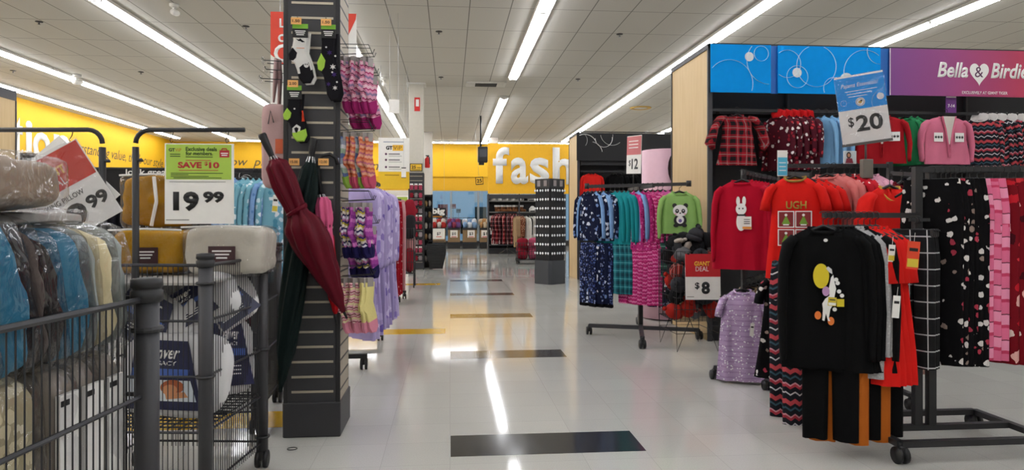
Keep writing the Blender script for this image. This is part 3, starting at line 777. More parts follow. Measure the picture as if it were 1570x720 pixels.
def put_sock(key, loc, rz, lab, grp):
    P = SB[key]
    if not P[1]: P[1] = True; o = P[0]; o.location = loc; o.rotation_euler = (0, 0, rz); tag(o, lab, 'socks', grp)
    else: dup(P[0], loc, rz, lab, grp)
for k, m, t in (('pink', pinkS, pinkT), ('coral', orgS, cloth('rose_toe', '#c9546f')), ('green', grnS, lmT), ('purple', prpS, navyT), ('violet', mgS, navyT), ('cream', ylS, cloth('blush_toe', '#df8ea3')), ('yellow', yeS, cloth('blush_toe', '#df8ea3'))):
    bunch_sock(k, m, t, t, 1.15, 1.08)
def side_rack(pz_px, y_off, keys, what, z):
    """a double prong hook on the right side of the pillar with sock pairs hung along it"""
    x0 = PX1 - 0.01; yy = PY0 + y_off
    g = MB()
    for s in (-0.05, 0.05):
        g.tube([(x0 - pcx, yy - PY0 - PD / 2 + s, z), (x0 - pcx + 0.22, yy - PY0 - PD / 2 + s, z + 0.012), (x0 - pcx + 0.23, yy - PY0 - PD / 2 + s, z + 0.04)], 0.003, 6)
        g.tube([(x0 - pcx, yy - PY0 - PD / 2 + s, z + 0.07), (x0 - pcx + 0.19, yy - PY0 - PD / 2 + s, z + 0.07), (x0 - pcx + 0.215, yy - PY0 - PD / 2 + s, z + 0.012)], 0.0025, 6)
    g.tube([(x0 - pcx + 0.19, yy - PY0 - PD / 2 - 0.05, z + 0.07), (x0 - pcx + 0.19, yy - PY0 - PD / 2 + 0.05, z + 0.07)], 0.0025, 6)
    g.build('wire_prong', BLACK, pil)
    n = len(keys)
    for i, k in enumerate(keys):
        put_sock(k, (x0 + 0.02 + 0.19 * (i + 0.5) / n, yy - 0.03 + 0.02 * (i % 2), z - 0.04), R(62 + rnd.uniform(-22, 14)), '%s sock pair counted out from the pillar in the %s' % (nth(i), what), 'sock pairs in the ' + what)
zz = lambda py, px=545: pt(px, py, 4.6).z
side_rack(0, 0.08, ['pink'] * 6, 'top pink bunch', zz(84))
side_rack(0, 0.36, ['pink'] * 5, 'pink bunch behind the top one', zz(100))
side_rack(0, 0.08, ['green', 'coral', 'coral', 'green', 'coral', 'coral'], 'coral and grey bunch', zz(200))
side_rack(0, 0.08, ['purple', 'purple', 'violet', 'purple', 'purple', 'violet'], 'navy-toed bunch', zz(308))
side_rack(0, 0.08, ['cream', 'cream', 'cream', 'cream', 'yellow', 'yellow'], 'cream and pink bunch', zz(424))
side_rack(0, 0.36, ['violet', 'purple', 'purple', 'violet'], 'rear violet bunch', zz(345))
# hooks and pale pink merchandise on the left side
pinkF = cloth('pale_pink_fleece', '#c9a8a6', 60)
for i, (px, py) in enumerate(((404, 92), (408, 106), (400, 120))):
    a = pt(432, py + 2, 4.7); b = pt(px, py, 4.7); q = Vector((pcx, PY0 + PD / 2, 0))
    g = MB().tube([tuple(a - q), tuple(b - q), tuple(b - q + Vector((-0.01, 0, 0.02)))], 0.003, 6).tube([tuple(a - q + Vector((0, .1, 0))), tuple(b - q + Vector((0, .1, 0)))], 0.003, 6)
    h = g.build('peg_hook', BLACK, pil)
    MB().lathe([(0.004, -0.03), (0.018, -0.01), (0.018, 0.012), (0.006, 0.02)], 10, tuple(b - q)).build('hook_cap', FILM, h)
p = pt(424, 95, 4.75); r = thing('knit_scarf', 'pale pink folded scarf hanging at the upper left of the slatted pillar', 'scarf', p)
MB().tube([(0, 0, 0.02), (-0.005, 0, -0.1), (-0.02, 0, -0.28)], [0.03, 0.034, 0.012], 10, flat=0.5).build('scarf_end', pinkF, r)
MB().tube([(0.015, 0.02, 0.02), (0.02, 0.02, -0.1), (0.012, 0.02, -0.32)], [0.024, 0.03, 0.02], 10, flat=0.5).build('scarf_end', pinkF, r)
p = pt(421, 225, 4.72); r = thing('fleece_blanket_bag', 'pale pink tote-like fleece pack hanging behind the burgundy umbrella handle', 'bag', p, 0)
MB().soft(0.17, 0.07, 0.58, 6, 8, 0.008, 9, 3).build('pack', pinkF, r)
MB().tube([(-0.03, -0.05, 0.15), (-0.012, -0.06, 0.24), (0.006, -0.05, 0.16)], 0.004, 6).build('ribbon', plain('grey_ribbon', '#4b4347', 0.5), r)
MB().box((0.04, -0.04, 0.0), (0.05, 0.004, 0.10)).build('label_band', plain('teal_band', '#d8643a', 0.5), r)
# red hanging sign behind the pillar
a = pt(415, 18, 6.2); b = pt(545, 190, 6.2)
sg = thing('hanging_sign', 'big red and white hanging sign mostly hidden behind the slatted pillar', 'sign', ((a.x + b.x) / 2, a.y, (a.z + b.z) / 2), 0)
w, h = b.x - a.x, a.z - b.z
MB().box((0, 0, 0), (w, 0.008, h)).build('board', PAPER, sg)
shape(sg, 'red_panel', plain('coral_red', '#e2432c', 0.5), [(-w / 2, h / 2), (w / 2, h / 2), (w / 2 * 0.985, h / 2 - 0.05 * h), (w * 0.16, -h * 0.1), (0.12 * w, -h / 2), (-0.02 * w, -h / 2), (-w * 0.34, h * 0.02), (-w / 2, h * 0.5 - 0.38 * h)], -0.0045)
for s, zf, hh in (('L', 0.40, 0.055), ('o', 0.265, 0.05), ('C', 0.13, 0.09)): lettering(s, LWHITE, sg, (-w / 2 + 0.105, h * zf), None, hh * 1.9 if s == 'C' else hh * 1.5, 0.02, y=-0.007)
for sx in (-0.3, 0.3): MB().cyl((sx, 0, h / 2), (sx, 0, CEIL - (a.z + b.z) / 2), 0.003, 5).build('hanging_wire', STEEL, sg)
# ------------------------------------------------------------------ umbrellas
def umbrella(lab, top, tip, mat, wmax, hmat, handle='grip', hl=0.16, twist=1.2, belt=0.38, prof=None, beltm=None, seed=0):
    """folded umbrella from handle top to tip"""
    top, tip = Vector(top), Vector(tip); ax = tip - top; L = ax.length
    q = Vector((0, 0, -1)).rotation_difference(ax)
    r = thing('umbrella', lab, 'umbrella', top); r.rotation_mode = 'QUATERNION'; r.rotation_quaternion = q
    prof = prof or [(0.25, 0.0), (0.55, 0.04), (0.62, 0.15), (0.50, belt), (0.95, belt + 0.10), (1.0, belt + 0.2), (0.75, 0.72), (0.42, 0.88), (0.16, 0.985)]
    pr = []
    cl = L - hl - 0.05
    # refine profile
    for i in range(len(prof) - 1):
        for k in range(4):
            f = k / 4; a, b = prof[i], prof[i + 1]; f2 = f * f * (3 - 2 * f)
            pr.append(((a[0] + (b[0] - a[0]) * f2) * wmax / 2, -hl - cl * (a[1] + (b[1] - a[1]) * f)))
    pr.append((prof[-1][0] * wmax / 2, -hl - cl))
    MB().lathe(pr, 48, mod=lambda a, s: 1 + 0.20 * math.sin(7 * a + 6.28 * twist * s + seed) * (0.5 + 0.5 * math.sin(3 * s + 1)) + 0.07 * math.sin(3 * a + 9 * s)).build('canopy', mat, r)
    MB().tube([(0, 0, -hl - cl + 0.02), (0, 0, -L)], [0.011, 0.007], 8).build('tip', BLACK, r)
    zb = -hl - cl * belt; rb = wmax / 2 * 0.58
    MB().tube([(rb * math.cos(k * .449), rb * math.sin(k * .449), zb + 0.012 * math.cos(k * .449)) for k in range(14)], 0.011, 6, closed=True, flat=1.6).build('closing_strap', beltm or mat, r)
    g = MB()
    if handle == 'grip': g.lathe([(0.024, 0.0), (0.027, -0.012), (0.022, -hl * 0.6), (0.018, -hl * 0.85), (0.014, -hl - 0.02)], 14)
    else:
        g.tube([(0.13, 0, 0.0), (0.125, 0, 0.045), (0.09, 0, 0.075), (0.04, 0, 0.07), (0.008, 0, 0.03), (0, 0, -0.02), (0, 0, -hl)], 0.0125, 10)
    g.build('handle', hmat, r)
    g = MB()
    for k in range(7):
        a = 2 * math.pi * k / 7; x, y = 0.022 * math.cos(a), 0.022 * math.sin(a)
        MB().cyl((x * .8, y * .8, -hl + 0.018), (x * 1.3, y * 1.3, -hl - 0.02), 0.0045, 6).build('rib_tip', STEEL, r)
    return r
BURG = cloth('burgundy_nylon', '#5e0f1f', 40, 0.8, 0.42)
DKG = cloth('dark_green_nylon', '#0f1d1c', 40, 0.8, 0.5)
umbrella('large burgundy folded umbrella slung diagonally across the pillar', onf(401, 205, 0.26), onf(532, 488, 0.12), BURG, 0.22, BLACK, hl=0.17, belt=0.33)
umbrella('dark green-black folded umbrella standing behind the burgundy one', onf(481, 212, 0.07), onf(428, 612, 0.07), DKG, 0.15, BLACK, hl=0.14, belt=0.26, twist=1.8, seed=2, prof=[(0.25, 0.0), (0.7, 0.05), (0.95, 0.15), (0.85, 0.26), (1.0, 0.4), (1.0, 0.6), (0.8, 0.8), (0.4, 0.93), (0.16, 0.985)])
umbrella('pink folded umbrella with black crook handle on the pillar', onf(487, 256, 0.05), onf(513, 452, 0.05), cloth('pink_nylon', '#d9628c', 40, 0.85, 0.5), 0.095, BLACK, 'crook', 0.20, 1.0, 0.35, [(0.62, 0.0), (0.95, 0.06), (1.0, 0.25), (0.8, 0.35), (0.85, 0.5), (0.6, 0.75), (0.35, 0.9), (0.16, 0.985)], BURG)
umbrella('red folded umbrella showing below the burgundy one', onf(499, 330, 0.035), onf(516, 497, 0.035), cloth('red_nylon', '#a60f17', 40, 0.85, 0.5), 0.085, BLACK, 'grip', 0.10, 1.0, 0.2, [(0.3, 0.0), (0.8, 0.08), (0.8, 0.2), (1.0, 0.5), (0.8, 0.75), (0.45, 0.92), (0.16, 0.985)])
# small black ring lying on the floor
p = gnd(448, 688); solo('rubber_ring', MB().tube([(0.03 * math.cos(k * .393), 0.024 * math.sin(k * .393), 0.003) for k in range(16)], 0.0028, 6, closed=True), BLACK, 'small black ring lying on the floor by the pillar base', 'ring', (p.x, p.y, 0))

# ================================================================== WIRE BINS
RIM = 1.26
def rimpt(px, py): t = (HC - RIM) * F / (py - HOR); return pt(px, py, t)
B1 = pt(225, 440, 1.93); A1 = pt(0, 505, 1.39)
dy = Vector((B1.x - A1.x, B1.y - A1.y, 0)).normalized(); dx = Vector((-dy.y, dy.x, 0))
P1 = Vector((B1.x, B1.y, 0)) - dy * 1.15
wire_bin('wire_bin', 'nearest grey wire bin packed with blankets in clear bags', P1, dx * 0.72, dy * 1.15, RIM, 0.55, 'tall grey wire bins', 0.033, 0.0255, rails=5, skip=(0,))
B2, C2 = pt(315, 396, 3.30), pt(402, 386, 4.0)
dy2 = Vector((C2.x - B2.x, C2.y - B2.y, 0)); L2 = dy2.length; dy2.normalize(); dx2 = Vector((-dy2.y, dy2.x, 0))
P2 = Vector((B2.x, B2.y, 0))
bin2 = wire_bin('wire_bin', 'grey wire bin holding white and navy pillows next to the pillar', P2, dx2 * 0.72, dy2 * L2, RIM, 0.44, 'tall grey wire bins', 0.033, 0.025, rails=5)
c2 = dx2 * 0.36 + dy2 * (L2 / 2)
g = MB().box((c2.x, c2.y, 1.13), (0.66, L2 - 0.08, 0.012), math.atan2(dy2.y, dy2.x) - math.pi / 2); g.build('shelf', plain('pale_shelf', '#a9a7a2', 0.5), bin2)
P3 = pt(392, 400, 4.62); P3 = Vector((P3.x, P3.y, 0))
bin3 = wire_bin('wire_bin', 'dark wire bin beyond the pillow bin, half behind the pillar', P3, Vector((-0.7, -0.03, 0)), Vector((-0.05, 0.8, 0)), RIM - 0.02, 0.44, 'tall grey wire bins', 0.03, 0.025, rails=4)
for i, (q, m) in enumerate(((Vector((-.22, .22, .62)), cloth('maroon_plush', '#4a1522')), (Vector((-.5, .3, .6)), cloth('dark_plush', '#1d1b20')), (Vector((-.3, .55, .6)), cloth('dark_plush', '#1d1b20')), (Vector((-.3, .35, .92)), cloth('dark_plush', '#1d1b20')))):
    solo('folded_throw', MB().soft(0.4, 0.28, 0.3, 4, 8, 0.02, 8, i), m, ['maroon throw low in the bin half behind the pillar', 'dark throw at the left in the bin half behind the pillar', 'dark throw at the back of the bin half behind the pillar', 'dark throw on top in the bin half behind the pillar'][i], 'blanket', P3 + q, 0.1 * i, 'throws in the bin half behind the pillar')
PL = rimpt(150, 394); PL = Vector((-2.25, 3.5, 0))
binL = wire_bin('wire_bin', 'grey wire bin behind the nearest one, under the tilted pillow sign', PL, dx2 * 0.72, dy2 * L2, RIM, 0.44, 'tall grey wire bins', 0.033, 0.03, rails=4)
for i in range(3):
    solo('bed_pillow', MB().soft(0.6, 0.42, 0.2, 3, 8, 0.015, 6, i), cloth('white_pillow', '#d9d8d6'), '%s white pillow from the bottom in the bin under the tilted sign' % nth(i), 'pillow', PL + dx2 * 0.36 + dy2 * 0.33 + Vector((0, 0, 0.56 + 0.22 * i)), 0.1, 'pillows in the bin under the tilted sign')
# sign frames of the bins
def frame(lab, px_post, px_end, side, t, ztop):
    a = pt(px_post, HOR, t); e = pt(px_end, 199, t); zt = pt(px_post, 199, t).z
    r = thing('sign_pole', lab, 'sign pole', (a.x, a.y, 0)); s = 1 if e.x > a.x else -1
    path = [(0, 0, 0.35), (0, 0, zt - 0.07)] + [(s * (0.07 - 0.07 * math.cos(k * .3142)), 0, zt - 0.07 + 0.07 * math.sin(k * .3142)) for k in range(1, 6)]
    path.append((e.x - a.x, e.y - a.y, zt))
    MB().tube([(0, 0, 0.35), (0, 0, zt - 0.09)], 0.017, 10).build('upright', CHARD, r)
    MB().tube(path[1:], 0.0125, 10).build('top_bar', CHARD, r)
    MB().lathe([(0.014, -0.008), (0.016, 0), (0.010, 0.008)], 10, (s * -0.0 + 0.024, 0, zt - 0.16)).build('set_screw', CHARD, r)
    return r
frame('dark pipe sign frame carrying the tilted pillow sign', 157, -60, -1, 3.55, 0)
frame('dark pipe sign frame carrying the green member deal sign', 208, 375, 1, 3.62, 0)
def s_hook(px, py, t, lab):
    p = pt(px, py, t); solo('s_hook', MB().tube([(-0.006, 0, 0), (0.0, 0, 0.012), (0.008, 0, 0.0), (0.004, 0, -0.02), (-0.008, 0, -0.04), (-0.002, 0, -0.056), (0.008, 0, -0.046)], 0.0022, 6), CHARD, lab, 'hook', p)
s_hook(109, 202, 3.55, 'thin wire hook holding the tilted pillow sign'); s_hook(263, 203, 3.62, 'thin wire hook at the left of the green member deal sign'); s_hook(348, 203, 3.62, 'thin wire hook at the right of the green member deal sign')
# 19.99 sign
t = 3.58; p = pt(306, 281.5, t); k = t / F
s1 = sign('price_sign', 'white 19.99 price sign with green member deal panel hanging over the pillow bin', p, 0, 102 * k, 123 * k)
GRN = plain('lime_panel', '#a9c94d', 0.6)
X = lambda px: (px - 306) * k
Z = lambda py: (281.5 - py) * k
rect(s1, 'deal_panel', GRN, X(257), X(353.5), Z(275), Z(221.5))
DKG2 = plain('deal_green_ink', '#234015', 0.6); SRED = plain('deal_red_ink', '#b5262f', 0.6); GOLD = plain('gold_ink', '#c07a14', 0.6)
lettering('GT', INK, s1, (X(265.5), Z(230)), 9 * k, 5 * k, 0.03); lettering('ViP', GOLD, s1, (X(275), Z(230)), 9 * k, 5 * k)
for i in range(2): rect(s1, 'fine_print', DKG2, X(263), X(278), Z(237.2 + 3.2 * i), Z(236 + 3.2 * i), -0.0045)
lettering('Exclusive deals', DKG2, s1, (X(309), Z(228.5)), 46 * k, 6.2 * k, 0.02); lettering('for members.', DKG2, s1, (X(306), Z(235)), 40 * k, 6.2 * k, 0.02)
rect(s1, 'fine_print', DKG2, X(286), X(326), Z(241), Z(240), -0.0045)
lettering('SAVE', SRED, s1, (X(292), Z(253)), 35 * k, 9.5 * k, 0.04); lettering('$', SRED, s1, (X(316), Z(251)), 5 * k, 6.5 * k, 0.02); lettering('10', SRED, s1, (X(328), Z(253)), 15 * k, 9.5 * k, 0.04)
rect(s1, 'gift_icon', SRED, X(336), X(350.5), Z(241), Z(230), -0.0045); rect(s1, 'fine_print', LWHITE, X(338), X(348.5), Z(235.5), Z(234), -0.0055); rect(s1, 'fine_print', LWHITE, X(339), X(347.5), Z(238.5), Z(237), -0.0055)
MB().tube([(X(339), -0.005, Z(230)), (X(340), -0.005, Z(227.5)), (X(346), -0.005, Z(227.5)), (X(347), -0.005, Z(230))], 0.8 * k, 5).build('gift_handle', SRED, s1)
for (x0, x1, y) in ((286, 323, 245.3), (276, 334, 260.5)): rect(s1, 'fine_print', SRED, X(x0), X(x1), Z(y + 1), Z(y), -0.0045)
for i, (x0, x1) in enumerate(((264, 341), (264, 290), (264, 320), (268, 339))): rect(s1, 'fine_print', DKG2, X(x0), X(x1), Z(266 + 2.4 * i), Z(265 + 2.4 * i), -0.0045)
rect(s1, 'fine_print', plain('grey_ink', '#86857f', 0.6), X(262), X(345), Z(279), Z(278.2)); rect(s1, 'fine_print', plain('grey_ink', '#86857f', 0.6), X(257), X(291), Z(337.5), Z(336.2))
lettering('19', INK, s1, (X(286.5), Z(308.5)), 38 * k, 30 * k, 0.05); lettering('99', INK, s1, (X(327), Z(302)), 31 * k, 17.5 * k, 0.05)
# tilted pillow sign
t = 3.5; p = pt(101, 296, t); s2 = sign('price_sign', 'tilted red and white pillow price sign hanging by one corner on the left', p, 0, 0.37, 0.43, rot=(0, R(-31), R(4)))
rect(s2, 'red_panel', plain('deal_red', '#cf2f20', 0.55), -0.18, 0.18, 0.02, 0.21); lettering('GIANT', plain('deal_yellow', '#f2c230', 0.5), s2, (-0.02, 0.115), 0.17, 0.045, 0.02); lettering('DEAL', LWHITE, s2, (-0.02, 0.062), 0.12, 0.04)
lettering('KING PILLOW', INK, s2, (-0.02, -0.03), 0.2, 0.026); lettering('19', INK, s2, (-0.035, -0.125), 0.16, 0.12, 0.04); lettering('99', INK, s2, (0.115, -0.10), 0.11, 0.07, 0.04)
t2 = sign('price_sign', 'white card hanging just behind the tilted red pillow sign', pt(96, 290, 3.53), 0, 0.36, 0.42, rot=(0, R(-44), R(4))); 
MB().box((0, 0, 0), (0.38, 0.001, 0.44)).build('plastic_sleeve', FILM, s2, (0.004, -0.009, 0.006))

# ------------------------------------------------------------------ blankets in clear bags, nearest bin
def on1(s, l, z): return P1 + dy * s + dx * l + Vector((0, 0, z))
rz1 = math.atan2(dy.y, dy.x) - math.pi / 2
def bag(lab, s, l, z, w, d, h, mat, lean=0.0, n=5, amp=0.010, freq=11, seed=0, film=True, yaw=0.0, horiz=1.0, cat='blanket', name='bagged_blanket', label_card=None):
    r = thing(name, lab, cat, on1(s, l, z)); r.rotation_euler = (R(lean), 0, rz1 + yaw); r['group'] = 'bagged bedding in the nearest bin'
    b = MB().soft(w, d, h, n, 12, amp, freq, seed, (0, 0, h / 2), horiz=horiz).build('blanket', mat, r)
    if film: MB().soft(w + 0.022, d + 0.016, h + 0.02, 8, 10, 0.009, 9, seed + 5, (0, 0, h / 2)).build('plastic_bag', FILM, r)
    return r
TEAL = cloth('teal_plush', '#2f6f8b', 50); BRN = cloth('brown_plush', '#4f4440', 50); GRY = cloth('grey_plush', '#56514e', 50); CRM = cloth('cream_plush', '#d9cba0', 50)
SILV = cloth('silver_plush', '#9aa19c', 50); TAN = cloth('tan_satin', '#9c8a78', 60, 0.85, 0.5); CHC = cloth('charcoal_plush', '#2a2626', 50)
damask = dots('beige_damask', '#a79c7d', ['#cfc4a2', '#c9bd98', '#d8cfb4'], 26, 0.42)
def s_at(px, l=0.05):
    lo, hi = -0.5, 1.6
    for _ in range(40):
        m = (lo + hi) / 2; v = on1(m, l, 0); dep = v.x * ST + v.y * CT; r_ = v.x * CT - v.y * ST
        x = CX + F * r_ / dep if dep > 0.05 else -9999
        if x < px: lo = m
        else: hi = m
    return lo
sA, sB = s_at(92), s_at(200)
for i, (s, d, m, lab) in enumerate(((sA - 0.38, 0.22, damask, 'patterned beige bedding pack at the camera end, low in the nearest bin'), (sA - 0.135, 0.25, damask, 'second patterned beige bedding pack low in the nearest bin'))):
    bag(lab, s, 0.32, 0.57, 0.5, d, 0.53, m, 0, 6, 0.008, 7, i)
w3 = (sB - sA) / 3
for i in range(3):
    r = bag('%s cream sheet pack with white paper band low in the nearest bin' % nth(i), sA + w3 * (i + 0.5), 0.32, 0.57, 0.5, w3 * 0.95, 0.52, cloth('linen_pack', '#8c8378', 50), 0, 7, 0.006, 7, 3 + i)
    b = MB().box((0.256, 0, 0.30), (0.012, w3 * .75, 0.30)).build('paper_band', PAPER, r)
    MB().box((0.2635, 0, 0.16), (0.002, w3 * .75, 0.014)).build('black_edge', INK, b); MB().box((0.2635, -0.02, 0.43), (0.002, w3 * .3, 0.014)).build('black_edge', INK, b)
UP = [(-40, -4, CRM, 'cream plush throw in clear bag nearest the camera', 0.36), (-2, 60, TEAL, 'larger teal plush throw in clear bag, second from the camera', 0.375), (61, 75, BRN, 'brown throw in clear bag just beyond the larger teal one', 0.37), (76, 96, CHC, 'charcoal throw in clear bag between brown and second teal', 0.335), (97, 138, TEAL, 'smaller teal plush throw in clear bag beside the cream one', 0.335), (139, 148, SILV, 'thin grey throw in clear bag between teal and cream', 0.34), (148, 172, CRM, 'cream plush throw in clear bag near the corner post', 0.335), (172, 203, SILV, 'silver grey throw in clear bag next to the corner post', 0.345)]
for i, (pa, pb, m, lab, h) in enumerate(UP):
    a_, b_ = s_at(pa + 14), s_at(min(203, pb + 14))
    bag(lab, (a_ + b_) / 2, 0.28, 1.09, 0.46, (b_ - a_) * 1.02, h, m, 16 - i * 1.5, 5, 0.012, 15, i * 1.7, horiz=1.2)
bag('folded tan satin comforter in clear bag lying on top of the blankets', s_at(58), 0.36, 1.475, 0.56, 0.34, 0.125, TAN, 0, 5, 0.016, 9, 8, yaw=0.12, horiz=0.6)
bag('flat clear bag of grey sheets lying over the leaning throws', s_at(155), 0.36, 1.437, 0.40, 0.26, 0.03, cloth('pale_sheet', '#b5b2ab', 50), 0, 6, 0.006, 9, 4)
# ------------------------------------------------------------------ pillow bin contents
def on2(f, b, z): return P2 + dx2 * f + dy2 * b + Vector((0, 0, z))
rz2 = math.atan2(dy2.y, dy2.x) - math.pi / 2
NAVY = plain('navy_print', '#12183f', 0.4); WPIL = cloth('white_pillow_bag', '#d8d7d6', 60); BLU = plain('blue_print', '#3f5fa8', 0.4); SKIN = plain('print_skin', '#c98a5e', 0.5); HAIR = plain('print_auburn', '#a6562a', 0.5)
def pillow(lab, f, b, z, rot, w=0.46, d=0.16, h=0.32, person=False, text=True):
    r = thing('pillow_pack', lab, 'pillow', on2(f, b, z), 0, 'pillow packs in the bin by the pillar'); r.rotation_euler = (rot[0], rot[1], rz2 + rot[2])
    MB().soft(w, d, h, 4, 12, 0.010, 8, f * 9 + z).build('pillow', WPIL, r)
    fy = -d / 2 - 0.010
    pn = shape(r, 'printed_panel', NAVY, [(-w * .36, h * .40), (w * .14, h * .40), (w * .34, -h * .40), (-w * .36, -h * .40)], fy)
    rect(pn, 'blue_stripe', BLU, -w * .36, w * .18, -h * .02, h * .07, fy - 0.002)
    if text:
        lettering('Danver', LWHITE, pn, (-w * .10, h * .26), w * .34, h * .15, 0.02, 0.3, y=fy - 0.0025); lettering('LEGACY', LWHITE, pn, (-w * .08, h * .135), w * .26, h * .05, 0.01, y=fy - 0.0025)
    if person:
        shape(pn, 'bedding_photo', plain('print_pale_blue', '#cfd8dd', 0.5), [(-w * .36, -h * .06), (w * .20, -h * .06), (w * .28, -h * .30), (-w * .36, -h * .30)], fy - 0.002)
        disc(pn, 'hair_print', HAIR, w * .04, -h * .14, w * .11, h * .085, fy - 0.0035); disc(pn, 'face_print', SKIN, w * .02, -h * .17, w * .07, h * .06, fy - 0.0045)
        shape(pn, 'arm_print', SKIN, [(-w * .02, -h * .21), (w * .16, -h * .19), (w * .2, -h * .25), (0, -h * .28)], fy - 0.0042)
    else:
        for k in range(3): rect(pn, 'fine_print', LWHITE, -w * .3, w * .1, -h * (.16 + .05 * k), -h * (.145 + .05 * k), fy - 0.002)
    return r
pillow('upright pillow pack with sleeping woman printed on a navy panel', 0.24, 0.20, 0.655, (R(-10), R(3), 0.08), 0.52, 0.17, 0.42, True)
pillow('pillow pack tipped sideways with its navy panel up, left in the pillow bin', 0.42, 0.30, 0.90, (R(-20), R(28), 0.0), 0.48, 0.17, 0.32)
pillow('pillow pack tilted up at the top of the pillow bin', 0.20, 0.36, 0.98, (R(-18), R(-30), -0.05), 0.44, 0.15, 0.26)
pillow('pillow pack lying against the aisle side of the pillow bin', 0.13, 0.44, 0.70, (R(-10), R(10), R(76)), 0.46, 0.17, 0.42, False, True)
pillow('white pillow pack slumped high against the aisle side of the pillow bin', 0.14, 0.48, 0.97, (R(-22), R(-20), R(72)), 0.44, 0.17, 0.28, False, False)
pillow('pillow pack at the back left of the pillow bin', 0.52, 0.5, 0.62, (0, 0, 0), 0.34, 0.16, 0.3)
# comforter bags on the shelf
QY = cloth('mustard_quilt', '#b07f1c', 60, 0.75); QD = cloth('golden_quilt', '#c2900f', 60, 0.8); QC = cloth('ivory_quilt', '#c9c3b4', 60, 0.88); LABM = plain('maroon_label', '#3c1d22', 0.45)
def comforter(lab, c, w, d, h, mat, rz=0.0, amp=0.012, zip_=False):
    r = thing('comforter_bag', lab, 'comforter', c, rz, 'comforter bags on the pillow bin')
    MB().soft(w, d, h, 6, 14, amp, 12, w * 30).build('comforter', mat, r); MB().soft(w + 0.02, d + 0.02, h + 0.02, 9, 10, 0.006, 8, 2).build('plastic_bag', FILM, r)
    MB().tube([(-w * .5, -d / 2 - 0.006, h * .5), (0, -d / 2 - 0.010, h * .53), (w * .5, -d / 2 - 0.006, h * .5)], 0.006, 6).build('piping', PAPER, r)
    if zip_: MB().tube([(w * .02, -d / 2 - 0.014, h * .48), (w * .06, -d / 2 - 0.016, 0), (-w * .02, -d / 2 - 0.012, -h * .48)], 0.010, 6).build('piping', PAPER, r)
    else:
        l = MB().box((0, 0, 0), (w * .34, 0.003, h * .38)).build('paper_label', LABM, r, (w * .02, -d / 2 - 0.016, -h * .08))
        for k in range(3): MB().box((0, -0.0025, h * (.09 - .07 * k)), (w * (.24 - .05 * k), 0.001, h * .03)).build('label_line', LWHITE, l)
    return r
cz = lambda px, py, t: pt(px, py, t)
comforter('ivory comforter bag with maroon label on the pillow bin', cz(357, 383, 3.86), 0.42, 0.34, 0.26, QC, -0.05)
comforter('golden comforter bag with maroon label left of the ivory one', cz(243, 384, 3.92), 0.38, 0.36, 0.24, QD, 0.02)
comforter('mustard quilt bag standing on the golden comforter bag', cz(246, 309, 3.98), 0.36, 0.2, 0.29, QY, 0.03, 0.02, True)
# ================================================================== RIGHT SIDE: WALL FIXTURES
WOOD = None
def wood_mat():
    q = NT('maple_panel'); o = q.obj(); mp = q.n('ShaderNodeMapping', i_Vector=o); mp.inputs['Scale'].default_value = (4, 4, 0.35)
    nz = q.n('ShaderNodeTexNoise', i_Vector=mp, i_Scale=5.0, i_Detail=5.0); kn = q.n('ShaderNodeTexVoronoi', i_Vector=o, i_Scale=2.6)
    c = q.mix(nz.outputs[0], lin('#b99b6c'), lin('#d2b98b')); c = q.mix(q.math('LESS_THAN', kn.outputs['Distance'], 0.022), c, lin('#8f7247'))
    return q.fin(c, 0.5, 0, 0.4)
WOOD = wood_mat()
MATT = plain('matt_black_panel', '#0e0e11', 0.7)
FZ = 3.52
f0 = pt(1087, HOR, 8.1); FX, FY = f0.x, f0.y; FD = 1.36; FXE = 8.6
def fixture(lab, x0, y0, depth, x1, ztop, backoff):
    r = thing('wall_fixture', lab, 'display fixture', (x0, y0, 0)); w = x1 - x0
    MB().box((0.02, depth / 2 + 0.03, ztop / 2), (0.04, depth - 0.06, ztop - 0.004)).build('end_panel', WOOD, r)
    MB().box((0.015, 0.015, ztop / 2), (0.055, 0.03, ztop)).box((0.015, depth - 0.012, ztop / 2), (0.055, 0.024, ztop)).build('end_trim', CHAR, r)
    MB().box((0.015, depth / 2, ztop - 0.03), (0.056, depth, 0.06)).build('end_cap', CHAR, r)
    MB().box((w / 2, backoff, ztop / 2), (w - 0.06, 0.04, ztop)).build('back_panel', MATT, r)
    MB().box((w / 2, backoff / 2, 0.09), (w - 0.06, backoff - 0.05, 0.18), 0, 0.006).build('base_deck', MATT, r)
    n = 0
    for X in [0.045 + 1.22 * k for k in range(1, int(w / 1.22) + 1)]:
        MB().box((X, backoff - 0.04, ztop / 2), (0.03, 0.05, ztop - 0.02)).build('slotted_upright', CHARD, r)
    MB().bar((0.05, 0.02, ztop + 0.0), (w, 0.02, ztop + 0.0), 0.025, 0.025).build('top_track', CHARD, r)
    return r
fxt = fixture('tall black wall fixture with maple end panel under the blue and purple headers', FX, FY, FD, FXE, FZ, 0.62)
def frail(root, z, y, x0, x1, n=4):
    MB().bar((x0, y, z), (x1, y, z), 0.016, 0.034).build('hang_rail', CHARD, root)
    for k in range(n):
        x = x0 + 0.1 + (x1 - x0 - 0.2) * k / max(1, n - 1); MB().bar((x, y, z - 0.01), (x, 0.6, z - 0.05), 0.012, 0.04).build('rail_bracket', CHARD, root)
zU = pt(1200, 167, 8.2).z; zL = pt(1105, 312, 8.15).z
frail(fxt, zU, 0.16, 0.10, FXE - FX, 6); frail(fxt, zL, 0.16, 0.08, FXE - FX, 5)
MB().box((1.0, 0.40, zU - 0.02), (1.9, 0.30, 0.02)).build('shelf', CHARD, fxt)
